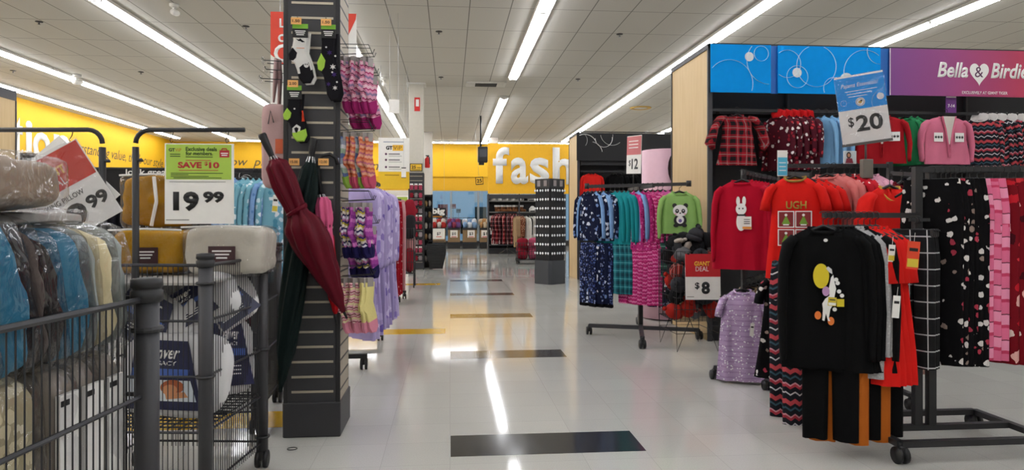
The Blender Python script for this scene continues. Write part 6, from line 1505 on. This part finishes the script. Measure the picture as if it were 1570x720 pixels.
def dumpbin(lab, c, w, d, z0, z1, mat, fill_name, fill_label, mats, n, cat, legs=True):
    r = thing('dump_bin', lab, 'bin', c)
    m = MB()
    for k in range(9):
        x = -w / 2 + w * k / 8
        m.tube([(x, -d / 2, z0), (x, -d / 2, z1)], 0.006, 4, False); m.tube([(x, d / 2, z0), (x, d / 2, z1)], 0.006, 4, False)
    for k in range(5):
        z = z0 + (z1 - z0) * k / 4; m.tube([(-w / 2, -d / 2, z), (w / 2, -d / 2, z), (w / 2, d / 2, z), (-w / 2, d / 2, z)], 0.007, 4, closed=True)
    m.build('wire_cage', CHARD, r); MB().box((0, 0, z0), (w, d, 0.02)).build('bin_floor', CHARD, r)
    for sx in (-1, 1):
        for sy in (-1, 1): 
            if legs: caster(r, sx * (w / 2 - .04), sy * (d / 2 - .04), 0.05)
            MB().bar((sx * (w / 2), sy * (d / 2), 0.08 if legs else 0.0), (sx * w / 2, sy * d / 2, z1), 0.025, 0.025).build('corner_post', CHARD, r)
    for i in range(n):
        nx = max(1, int(n ** .5)); ix, iy = i % nx, i // nx
        solo(fill_name, MB().soft(w / nx * .95, d * .5, (z1 - z0) * .55, 3, 6, 0.03, 9, i * 2.0), mats[i % len(mats)], fill_label % nth(i), cat, Vector(c) + Vector((-w / 2 + w * (ix + .5) / nx, -d * .12 + (iy % 2) * d * .22, z0 + (z1 - z0) * (.3 + .36 * iy))), 0.2 * i, fill_label.split(' in ')[-1] if False else 'goods in ' + lab[:30])
    return r
p = gnd(811, 405); dumpbin('low wheeled bin of red goods in front of the white jackets', (p.x, p.y + 0.3, 0), 0.72, 0.6, 0.14, 0.68, None, 'soft_toy', '%s red plush in the low bin left of the tower', [cloth('red_plush', '#8f1f30'), cloth('pink_plush', '#b0506a')], 6, 'plush')

# ================================================================== BACK WINDOW BINS
for i, (px, wpx, num, lab, mats, cat) in enumerate(((673, 21, '7', 'back wall bin of red plush', ['#a8332f', '#c8c2bc'], 'plush'), (696, 19, '10', 'back wall bin of purple plush', ['#6b4f86', '#8f3d55'], 'plush'), (720, 22, '3', 'back wall bin of blue and white plush', ['#7d9cc0', '#cfd6dc'], 'plush'), (743, 16, '1', 'back wall bin nearest the fash shelving', ['#b58a5a', '#c9b79d'], 'plush'))):
    Yb = 33.6; x, t = xat(px, Yb); k = t / F; w = wpx * k; ztop = HC + (HOR - 349) * k
    z1 = HC + (HOR - 366) * k
    bb = thing('cardboard_bin', lab, 'bin', (x, Yb, 0)); MB().box((0, 0, 0.12), (w, 0.7, 0.24)).build('dark_plinth', CHARD, bb)
    MB().box((0, 0, 0.24 + 0.5 * (ztop - 0.24)), (w * .96, 0.66, ztop - 0.24 - 0.15)).build('carton', plain('kraft_carton', '#8d7350', 0.7), bb)
    MB().box((0, 0, ztop - 0.05), (w * .97, 0.68, 0.10)).build('carton_rim', CHARD, bb)
    for q in range(6):
        solo('plush_toy', MB().soft(w * .3, 0.3, 0.34, 2.5, 7, 0.03, 9, q * 3.1 + i), cloth('plush_' + mats[q % 2][1:], mats[q % 2]), '%s plush piled in the %s' % (nth(q), lab), cat, (x - w * .32 + w * .32 * (q % 3), Yb - 0.12 + 0.2 * (q // 3), ztop + 0.12 + 0.16 * (q // 3)), 0.5 * q, 'plush in the ' + lab)
    c = sign('price_card', 'white %s dollar card on %s' % ({'7': 'seven', '10': 'ten', '3': 'three', '1': 'one'}[num], lab), (x + (2 * k if num == '3' else 0), Yb - 0.36, HC + (HOR - 358) * k), 0, 18 * k if num == '7' else 11 * k, 16 * k if num == '7' else 11 * k)
    lettering('$' + num, INK, c, (0, 0), 6 * k, 5 * k, 0.02); rect(c, 'red_band', RED, -4 * k, 4 * k, -5 * k, -4 * k)
# 'big' bubble sign, posters behind the glass
x, t = xat(672, 32.5); k = t / F; bs = thing('hanging_sign', 'white bubble-letter big sign hanging in front of the shop window', 'sign', (x, 32.5, HC + (HOR - 326) * k))
MB().box((0, 0, 0), (24 * k, 0.03, 15 * k), 0, 0.01).build('board', plain('black_board', '#1b1a1c', 0.5), bs); lettering('big', LWHITE, bs, (0, 1.5 * k), 20 * k, 12 * k, 0.05, 0, y=-0.02); rect(bs, 'gold_line', plain('gold_ink', '#c07a14', 0.6), -9 * k, 6 * k, -6.8 * k, -5 * k, -0.017)
for sx in (-9, 9): MB().cyl((sx * k, 0, 7 * k), (sx * k, 0, CEIL - bs.location.z), 0.005, 5).build('wire', STEEL, bs)
for (px, py, w, h, col, lab, zf) in ((679, 325, 15, 24, '#a8383c', 'red poster on the shop window left', 1), (695, 316, 8, 7, '#a5282d', 'small red sign seen through the middle window', 1), (703, 323, 7, 6, '#5d6468', 'small grey sign seen through the middle window', 1), (737, 330, 18, 26, '#5b5f60', 'grey panel behind the right shop window', 2)):
    Yp = 36.4 if zf == 1 else 37.5; x, t = xat(px, Yp); k = t / F; s_ = sign('window_poster', lab, (x, Yp, HC + (HOR - py) * k), 0, w * k, h * k, mat=plain('poster_' + col[1:], col, 0.6), cat='poster')
    rect(s_, 'poster_edge', LWHITE, -w * k * .42, w * k * .42, -h * k * .3, -h * k * .22, -0.004)
    MB().bar((0, 0.02, -h * k / 2), (0, 0.02, -s_.location.z), 0.03, 0.03).build('pole', STEEL, s_)
# racks with dark coats seen outside the glass
for i, px in enumerate((684, 706, 732)):
    x, t = xat(px, 37.2); r = post_rack('dark coat rack beyond the shop windows, %s from the left' % nth(i), Vector((x - .5, 37.2, 0)), Vector((x + .5, 37.2, 0)), [1.5], 0.3)
    for q in range(5): hang(['dark1', 'navtop', 'greytop'][(i + q) % 3], (x - .42 + .2 * q, 37.2, 1.52), R(-40), 'dark coat', 'coat', 'the %s rack beyond the shop windows' % nth(i))
# monitor on a ceiling pole, small 25 sign
x, t = xat(740, 26.0); k = t / F
mo = thing('hanging_monitor', 'black monitor box hanging from a ceiling pole left of the fash sign', 'monitor', (x, 26.0, CEIL)); zm = HC + (HOR - 237) * k
MB().cyl((-3 * k, 0, 0), (-3 * k, 0, zm - CEIL + 10 * k), 0.03, 8).build('pole', BLACK, mo); MB().box((0, 0, zm - CEIL), (15 * k, 0.3, 24 * k), 0, 0.03, M=Matrix.Rotation(0.0, 4, 'Y')).build('cabinet', BLACK, mo); MB().box((0.5 * k, -0.155, zm - CEIL + 2 * k), (11 * k, 0.01, 12 * k)).build('screen', plain('dark_screen', '#2c3138', 0.2), mo); MB().box((-2 * k, -0.1, zm - CEIL - 14 * k), (8 * k, 0.2, 4 * k), 0, 0.01).build('bracket', BLACK, mo)
x, t = xat(735, 30.0); k = t / F; sg = sign('price_sign', 'small yellow 25 sign high on the back soffit', (x, 30.0, HC + (HOR - 277) * k), 0, 12 * k, 12 * k, rot=(0, R(-5), 0), mat=INK)
rect(sg, 'yellow_panel', plain('deal_yellow', '#f2c230', 0.5), -5 * k, 5 * k, -4.5 * k, 5 * k); lettering('25', INK, sg, (0, 0), 8 * k, 6 * k, 0.03); MB().cyl((0, 0, 6 * k), (0, 0, CEIL - sg.location.z), 0.006, 5).build('wire', STEEL, sg)

# ================================================================== WHITE COLUMN WITH SLATWALL AND ITS NEIGHBOURS
cb0, cb1 = gnd(626, 412.5), gnd(650, 412.5); cw = cb1.x - cb0.x; tc2 = HC * F / 77.5
wc = thing('slatwall_pillar', 'white column clad low with dark slatwall and small red packs', 'display pillar', ((cb0.x + cb1.x) / 2, cb0.y + cw / 2, 0))
MB().box((0, 0, CEIL / 2), (cw - 0.03, cw - 0.03, CEIL - 0.004), 0, 0.01).build('column', plain('column_white', '#cfcabd', 0.7), wc); zsw = HC + (HOR - 264) * tc2 / F
MB().box((0, 0, zsw / 2), (cw, cw, zsw - 0.02), 0, 0.006).build('slat_panel', CHAR, wc); MB().box((0, 0, CEIL - 0.02), (cw + 0.1, cw + 0.1, 0.04)).build('collar', HOUS, wc)
g = MB(); z = 0.2
while z < zsw - 0.05: g.box((0, -cw / 2 - 0.001, z), (cw * .8, 0.004, 0.014)); z += 0.13
g.build('slat_inserts', GRV, wc)
ex = rect(wc, 'red_plate', RED, 0.02 - 0.07, 0.02 + 0.09, HC + (HOR - 170) * tc2 / F, HC + (HOR - 149) * tc2 / F, -cw / 2 + 0.01, 0.006); rect(ex, 'plate_sign', LWHITE, -0.04, 0.05, -0.06, 0.14, -0.005)
k = tc2 / F; c = sign('price_sign', 'yellow 25 sign with black frame on the white column', (wc.location.x, cb0.y - 0.03, HC + (HOR - 256.5) * k), 0, 19 * k, 12 * k, mat=INK); rect(c, 'yellow_panel', plain('deal_yellow', '#f2c230', 0.5), -8.3 * k, 8.3 * k, -4.8 * k, 4.8 * k); lettering('25', INK, c, (-3.6 * k, 0.5 * k), 7 * k, 5 * k, 0.03); rect(c, 'fine_print', INK, 1.5 * k, 7 * k, -1 * k, 0, -0.0045); rect(c, 'fine_print', INK, -7 * k, 7 * k, -4 * k, -3 * k, -0.0045)
ext = thing('fire_extinguisher', 'red fire extinguisher fixed to the right side of the white column', 'fire extinguisher', (wc.location.x + cw / 2 + 0.09, wc.location.y, HC + (HOR - 256) * k)); MB().lathe([(0.06, 0), (0.075, 0.02), (0.075, 0.26), (0.03, 0.3), (0.02, 0.33)], 14).build('cylinder', RED, ext); MB().box((0, 0, 0.35), (0.10, 0.03, 0.03)).build('handle', BLACK, ext); MB().tube([(0, -.02, .34), (.06, -.06, .3), (.07, -.07, .1)], 0.012, 6).build('hose', BLACK, ext)
pm = [cloth('pack_rose', '#a8455a'), cloth('pack_red', '#8c1f2c'), cloth('pack_grey', '#8d8486')]; pk0 = None
for rw in range(10):
    for q in range(3):
        py = 287 + rw * 12; z = HC + (HOR - py) * k; x = wc.location.x - cw * .28 + cw * .28 * q; m = pm[(rw + q) % 3 if rw % 4 else 0]
        r = thing('accessory_pack', 'small rose pack, column %s, row %s down on the white column' % (['one', 'two', 'three'][q], ORD[rw]), 'pack', (x, cb0.y - 0.06, z), 0, 'packs on the white column')
        MB().soft(0.10, 0.05, 0.15, 4, 4).build('pack', m, r); MB().box((0, -0.026, 0.085), (0.09, 0.01, 0.04)).build('header_card', PAPER if rw % 4 == 0 else INK, r)
# GTVIP sign
t = 17.5; k = t / F; p = pt(604, 250, t); vs_ = sign('hanging_sign', 'white and yellow member sign hanging left of the white column', p, 0, 47 * k, 78 * k)
Xv = lambda px: (px - 604) * k
Zv = lambda py: (250 - py) * k
rect(vs_, 'yellow_panel', plain('lemon_panel', '#efc21b', 0.5), Xv(580.5), Xv(627.5), Zv(289), Zv(263)); rect(vs_, 'logo_patch', plain('gold_patch', '#f0b92a', 0.5), Xv(602), Xv(618), Zv(231), Zv(222))
lettering('GT', INK, vs_, (Xv(597), Zv(226.5)), 10 * k, 6 * k, 0.05, y=-0.005); lettering('ViP', plain('vip_gold', '#7d5a10', 0.5), vs_, (Xv(609.5), Zv(226.5)), 13 * k, 6 * k, 0.0, y=-0.005)
rect(vs_, 'fine_print', plain('blue_grey_ink', '#6f7f95', 0.6), Xv(588), Xv(619), Zv(218), Zv(217))
for i, py in enumerate((236, 245, 256)):
    disc(vs_, 'bullet', plain('plum_ink', '#5a3050', 0.5), Xv(592), Zv(py), 1.8 * k, 1.8 * k, -0.0045, n=10); rect(vs_, 'fine_print', plain('dark_ink', '#3a3b44', 0.6), Xv(596), Xv(613), Zv(py + .7), Zv(py - .7), -0.0045); rect(vs_, 'fine_print', plain('grey_ink', '#86857f', 0.6), Xv(596), Xv(616), Zv(py + 3.4), Zv(py + 2.7), -0.0045)
rect(vs_, 'fine_print', plain('amber_ink', '#a87a10', 0.6), Xv(590), Xv(612), Zv(269), Zv(267.5), -0.0045)
for sx in (-20, 20): MB().cyl((sx * k, 0, 39 * k), (sx * k, 0, CEIL - p.z), 0.005, 5).build('wire', STEEL, vs_)
ph = sign('phone_sign', 'small phone-shaped card at the lower right of the member sign', pt(619, 264.5, 17.4), 0, 7 * k, 16 * k, mat=PAPER); rect(ph, 'black_band', INK, -3.5 * k, 3.5 * k, 6.5 * k, 8 * k); rect(ph, 'black_band', INK, -3.5 * k, 3.5 * k, -8 * k, -7 * k); MB().cyl((0, 0, 8 * k), (0, 0, CEIL - ph.location.z), 0.003, 5).build('wire', STEEL, ph)
# narrow dark gondola right of the column
p0 = gnd(656, 410); t = HC * F / 75; k = t / F; gd = thing('display_rack', 'narrow dark rack of white hats and bags right of the white column', 'display rack', (p0.x, p0.y, 0)); zt2 = HC + (HOR - 298) * k
MB().box((0, 0.25, zt2 / 2), (13 * k, 0.04, zt2)).build('back_panel', CHARD, gd)
for sx in (-6.5, 6.5): MB().box((sx * k, 0.1, zt2 / 2), (0.03, 0.34, zt2)).build('side_panel', CHARD, gd)
for i in range(7): MB().box((0, 0.08, 0.15 + (zt2 - 0.2) * i / 6), (12.5 * k, 0.30, 0.025)).build('shelf', CHARD, gd)
for i in range(6):
    for q in range(2): solo('folded_hat', MB().soft(4.5 * k, 0.18, 0.18, 3, 6, 0.01, 12, i + q), [cloth('hat_ivory', '#c2b9ad'), cloth('hat_grey', '#6b6a6c'), cloth('hat_tan', '#a88b62')][(i + q) % 3], '%s hat on shelf %s up in the narrow dark rack' % (['left', 'right'][q], ORD[i]), 'hat', (p0.x + (q - .5) * 6 * k, p0.y + 0.05, 0.26 + (zt2 - 0.2) * i / 6), 0, 'hats in the narrow dark rack')
# stack of black shopping baskets
p = gnd(669, 413); t = HC * F / 78; k = t / F
for i in range(6):
    r = thing('shopping_basket', 'black rolling shopping basket, %s up in the stack at the aisle end' % ORD[i], 'shopping basket', (p.x, p.y + 0.2, 0.02 + 0.052 * i), 0, 'stacked black shopping baskets')
    b = MB(); w0, w1, hB = 0.18, 0.27, 0.42; dp0, dp1 = 0.14, 0.20
    vs = [(sx * w0, sy * dp0, 0) for sx, sy in ((-1, -1), (1, -1), (1, 1), (-1, 1))] + [(sx * w1, sy * dp1, hB) for sx, sy in ((-1, -1), (1, -1), (1, 1), (-1, 1))]
    b.add(vs, [(3, 2, 1, 0), (0, 1, 5, 4), (1, 2, 6, 5), (2, 3, 7, 6), (3, 0, 4, 7)]); b.build('tub', BLACK, r)
    MB().tube([(-w1, -dp1, hB), (w1, -dp1, hB), (w1, dp1, hB), (-w1, dp1, hB)], 0.018, 6, closed=True).build('rim', BLACK, r)
    for q in range(4): MB().box((0, -dp0 - (dp1 - dp0) * (.2 + .2 * q) - 0.004, hB * (.2 + .2 * q)), (w0 * 1.5, 0.006, 0.016)).build('slot', CHARD, r)
    if i == 5: MB().tube([(-w1, 0, hB), (-w1 * .8, 0, hB + .10), (w1 * .8, 0, hB + .10), (w1, 0, hB)], 0.012, 6).build('handle', CHARD, r)

# ================================================================== RACKS RIGHT BEHIND THE SLATTED PILLAR
lavr = dots('lavender_flower_print', '#a596c4', ['#6a58a0', '#cfc4e2', '#8876b8'], 9, 0.34, '#b9abd2'); make_top('lavrobe', 'plush_robe', 0.46, 1.42, lavr, 'long', 0.7, 1.15, None, 0.06, 61); make_top('lavrobe2', 'plush_robe', 0.46, 1.40, cloth('plain_lavender', '#a99bc9'), 'long', 0.7, 1.15, None, 0.06, 62)
w1_, w2_ = gnd(558, 566), gnd(560, 522)
lr = thing('garment_rack', 'dark wheeled rack of lavender robes behind the slatted pillar', 'clothes rack', (w1_.x - 0.5, (w1_.y + w2_.y) / 2, 0)); zl_ = HC + (HOR - 278) * 7.2 / F
for Y in (w1_.y, w2_.y):
    y = Y - lr.location.y; MB().bar((-0.45, y, 0.13), (0.53, y, 0.13), 0.05, 0.04).build('base_bar', CHARD, lr)
    for x in (-0.42, 0.5): caster(lr, x, y, 0.055)
MB().bar((0.0, w1_.y - lr.location.y, 0.13), (0.0, w2_.y - lr.location.y, 0.13), 0.05, 0.04).build('base_bar', CHARD, lr); MB().bar((0, 0, 0.13), (0, 0, zl_), 0.045, 0.045).build('upright', CHARD, lr)
La, Lb = H(548, 6.2, zl_), H(582, 8.0, zl_)
MB().bar((La.x - lr.location.x, La.y - lr.location.y, zl_), (Lb.x - lr.location.x, Lb.y - lr.location.y, zl_), 0.024, 0.032).build('hang_rail', CHARD, lr); MB().bar((0, 0, zl_ - 0.01), ((La.x + Lb.x) / 2 - lr.location.x, (La.y + Lb.y) / 2 - lr.location.y, zl_ - 0.01), 0.024, 0.03).build('cross_arm', CHARD, lr)
for i in range(9): hang('lavrobe' if i % 3 else 'lavrobe2', La.lerp(Lb, (i + .3) / 9) + Vector((0, 0, 0.02)), R(-52 + 3 * i), 'lavender flower-printed plush robe' if i % 3 else 'plain lavender plush robe', 'robe', 'the lavender robe rack')
tls = bands('teal_white_check', [(0, '#3f7f80'), (.5, '#d5dcd6'), (.75, '#3f7f80'), (.9, '#d5dcd6')], 0.10, 0.0, .04); wpr = bands('white_red_black_fairisle', [(0, '#d7d2cd'), (.3, '#1d1b1f'), (.4, '#d7d2cd'), (.6, '#9c1f2e'), (.75, '#d7d2cd')], 0.22, .02, .04)
rsn = dots('red_snowflake_print', '#9c1424', ['#d3a3a0', '#c0485a'], 20, 0.26); make_pants('tealpj', 'plush_pants', 0.34, 0.62, tls, 71); make_pants('wprpj', 'plush_pants', 0.34, 1.0, wpr, 72); make_pants('rsnpj', 'plush_pants', 0.40, 1.62, rsn, 73); make_pants('pkpj', 'plush_pants', 0.40, 1.62, cloth('blush_plush', '#d3a3a6'), 74)
q = gnd(611, 463); zq3 = HC + (HOR - 303) * 11.9 / F
rk = thing('garment_rack', 'dark rack of red snowflake plush pants beyond the lavender robes', 'clothes rack', (q.x - 0.35, q.y + 0.5, 0)); MB().bar((0, 0, 0.12), (0, 0, zq3), 0.045, 0.045).build('upright', CHARD, rk); MB().bar((-.5, 0, .13), (.45, 0, .13), .05, .04).build('base_bar', CHARD, rk); MB().bar((0, -.5, .13), (0, .5, .13), .05, .04).build('base_bar', CHARD, rk)
MB().bar((0, -.5, .13), (.35, -.5, .13), .04, .04).build('base_bar', CHARD, rk)
for x, y in ((-.45, 0), (.42, 0), (.35, -.5), (0, .46)): caster(rk, x, y, 0.05)
MB().bar((-0.2, -0.6, zq3), (0.3, 0.75, zq3), 0.024, 0.032).build('hang_rail', CHARD, rk)
for i, (px, t, key, d) in enumerate(((590, 11.3, 'tealpj', 'teal and white checked plush pants'), (594, 11.5, 'tealpj', 'teal and white checked plush pants'), (598, 11.8, 'rsnpj', 'red snowflake plush pants'), (601, 12.0, 'rsnpj', 'red snowflake plush pants'), (604, 12.2, 'rsnpj', 'red snowflake plush pants'), (609, 12.5, 'pkpj', 'blush pink plush pants'))):
    hang(key, H(px, t, zq3 + 0.02), R(-35), d, 'pants', 'the rack beyond the robes', 'clip')
for px in (590, 595): hang('wprpj', H(px, 11.3 + (px - 590) * .05, zq3 - 0.6), R(-35), 'white fairisle plush pants', 'pants', 'the rack beyond the robes', 'clip', None, 0.06, False)
# wire bin with $5 sign
p = gnd(622, 441); t = HC * F / 106; k = t / F
dumpbin('tall wire bin with green and white 5 dollar sign left of the white column', (p.x - 0.03, p.y + 0.25, 0), 0.40, 0.5, 0.30, HC + (HOR - 350) * k, None, 'plush_pack', '%s pink and red pack in the tall wire bin by the column', [cloth('pack_blush', '#c08a8a'), cloth('pack_red', '#8c1f2c'), cloth('pack_dark', '#2d2a2d')], 8, 'pack', False)
c = sign('price_sign', 'green and white 5 dollar sign on the tall wire bin', pt(617, 321, t + 0.5), 0, 18 * k, 44 * k); rect(c, 'green_panel', plain('lime_panel', '#a9c94d', 0.6), -8 * k, 8 * k, 6 * k, 20 * k); lettering('5', INK, c, (3 * k, -13 * k), 6 * k, 11 * k, 0.04); lettering('$', INK, c, (-3 * k, -11 * k), 3 * k, 6 * k, 0.02); MB().cyl((0, 0.01, -22 * k), (0, 0.01, -60 * k), 0.006, 6).build('pole', CHARD, c)
rect(c, 'fine_print', DKG2, -5 * k, 5 * k, 10 * k, 12 * k, -0.0045)

# ================================================================== LEFT BACKGROUND
# dark gondola with look great header
tG = 13.0; kG = tG / F; YG = pt(250, HOR, tG).y; xg0, xg1 = xat(95, YG)[0], xat(432, YG)[0]; zG = HC + (HOR - 258) * kG
gl = thing('wall_fixture', 'long black fixture with look great header behind the pillow bins', 'display fixture', ((xg0 + xg1) / 2, YG, 0)); wg = xg1 - xg0
MB().box((0, 0.5, zG / 2), (wg, 0.05, zG)).build('back_panel', MATT, gl); MB().box((0, 0.05, zG - 0.25), (wg, 0.05, 0.5)).build('header_board', MATT, gl); MB().box((0, 0.28, 0.1), (wg, 0.5, 0.2)).build('base_deck', MATT, gl); MB().bar((-wg / 2, 0.02, zG), (wg / 2, 0.02, zG), 0.03, 0.03).build('top_edge', CHAR, gl)
for x in (-wg / 2 + .03, 0, wg / 2 - .03): MB().box((x, 0.27, zG / 2), (0.05, 0.5, zG)).build('upright_panel', CHARD, gl)
MB().bar((-wg / 2, 0.1, 1.75), (wg / 2, 0.1, 1.75), 0.025, 0.03).build('hang_rail', CHARD, gl)
lettering('look great for', LWHITE, gl, (xat(238, YG)[0] - (xg0 + xg1) / 2, HC + (HOR - 265) * kG), 88 * kG, 13 * kG, 0.02, y=0.02)
for (px, py, rr, a0, a1) in ((371, 283, 13, 60, 200), (374, 276, 9, 0, 150), (379, 270, 16, 120, 230)):
    MB().tube([((px + rr * math.cos(R(a0 + (a1 - a0) * i / 12)) - 263) * kG - (xg0 + xg1) / 2 + xat(263, YG)[0], 0.02, HC + (HOR - py + rr * math.sin(R(a0 + (a1 - a0) * i / 12))) * kG) for i in range(13)], 0.012, 4, flat=.3).build('arc_print', LWHITE, gl)
make_top('dk2', 'dark_shirt', 0.44, 0.75, cloth('ink_jersey', '#1c1b22'), 'long', 0.55, 1.0, None, 0.04, 81)
for i, px in enumerate(range(150, 360, 14)): x = xat(px, YG + .1)[0]; hang('dk2', (x, YG + 0.10, 1.77), R(-35), 'dark long-sleeved shirt', 'shirt', 'the look great fixture')
# clothes rack with light blue pyjamas between bin and pillar
bl2 = dots('sky_blue_print', '#7fa3cf', ['#a9c2e0', '#5f86bb'], 16, 0.34); bl3 = dots('aqua_print', '#79aebd', ['#c9dde2', '#4f8ea3', '#e6eeee'], 15, 0.36)
make_top('sky', 'plush_robe', 0.40, 1.0, bl2, 'long', 0.55, 1.1, None, 0.05, 82); make_top('aqua', 'plush_robe', 0.40, 1.0, bl3, 'long', 0.55, 1.1, None, 0.05, 83)
t = 6.6; zz_ = HC + (HOR - 262) * t / F; A, B = H(352, t, 0), H(440, t + 0.2, 0)
post_rack('dark rack of light blue robes between the pillow bin and the pillar', A, B, [zz_], 0.28)
for i, (px, kk, d) in enumerate(((364, 'sky', 'sky blue printed robe'), (372, 'sky', 'sky blue printed robe'), (384, 'aqua', 'aqua printed robe'), (392, 'aqua', 'aqua printed robe'), (400, 'aqua', 'aqua printed robe'), (409, 'aqua', 'aqua printed robe'), (418, 'sky', 'sky blue printed robe'), (428, 'aqua', 'aqua printed robe'))):
    hang(kk, H(px, t + .02 * i, zz_ + 0.02), R(38), d, 'robe', 'the light blue rack')
loose_tag(422, 312, 6.3, 0.05, 0.16, 'white and yellow tag on the aqua robe by the pillar', PAPER, TY)
# fixture end at the far left
tE = 11.2; e0 = pt(25, HOR, tE); ze = HC + (HOR - 140) * tE / F
le = thing('wall_fixture', 'tall fixture with maple end panel at the far left edge', 'display fixture', (e0.x, e0.y, 0))
MB().box((-0.02, -0.68, ze / 2 - 0.08), (0.04, 1.30, ze - 0.16)).build('end_panel', WOOD, le); MB().box((-1.4, -0.7, ze / 2 - 0.05), (2.7, 0.04, ze - 0.1)).build('back_panel', MATT, le); MB().box((-1.4, -0.68, 0.1), (2.7, 1.2, 0.2)).build('base_deck', CHARD, le); MB().box((-0.02, -0.68, ze - 0.08), (0.05, 1.36, 0.16)).build('end_cap', CHAR, le); MB().box((-0.02, -0.015, ze / 2 - 0.08), (0.06, 0.03, ze - 0.16)).build('end_trim', CHAR, le)
# small dark sign in front of the yellow wall
p = pt(50, 244, 12.0); c = sign('aisle_sign', 'small black comforters aisle sign behind the tilted pillow sign', p, 0, 0.42, 0.22, mat=INK); lettering('COMFORTERS', LWHITE, c, (0, 0.0), 0.32, 0.04, 0.01); MB().bar((0, 0.02, -.11), (0, 0.02, -p.z + 0.01), 0.03, 0.03).build('post', CHARD, c); MB().box((0, 0.02, -p.z + 0.01), (0.4, 0.3, 0.02)).build('foot_plate', CHARD, c)
finish_labels()
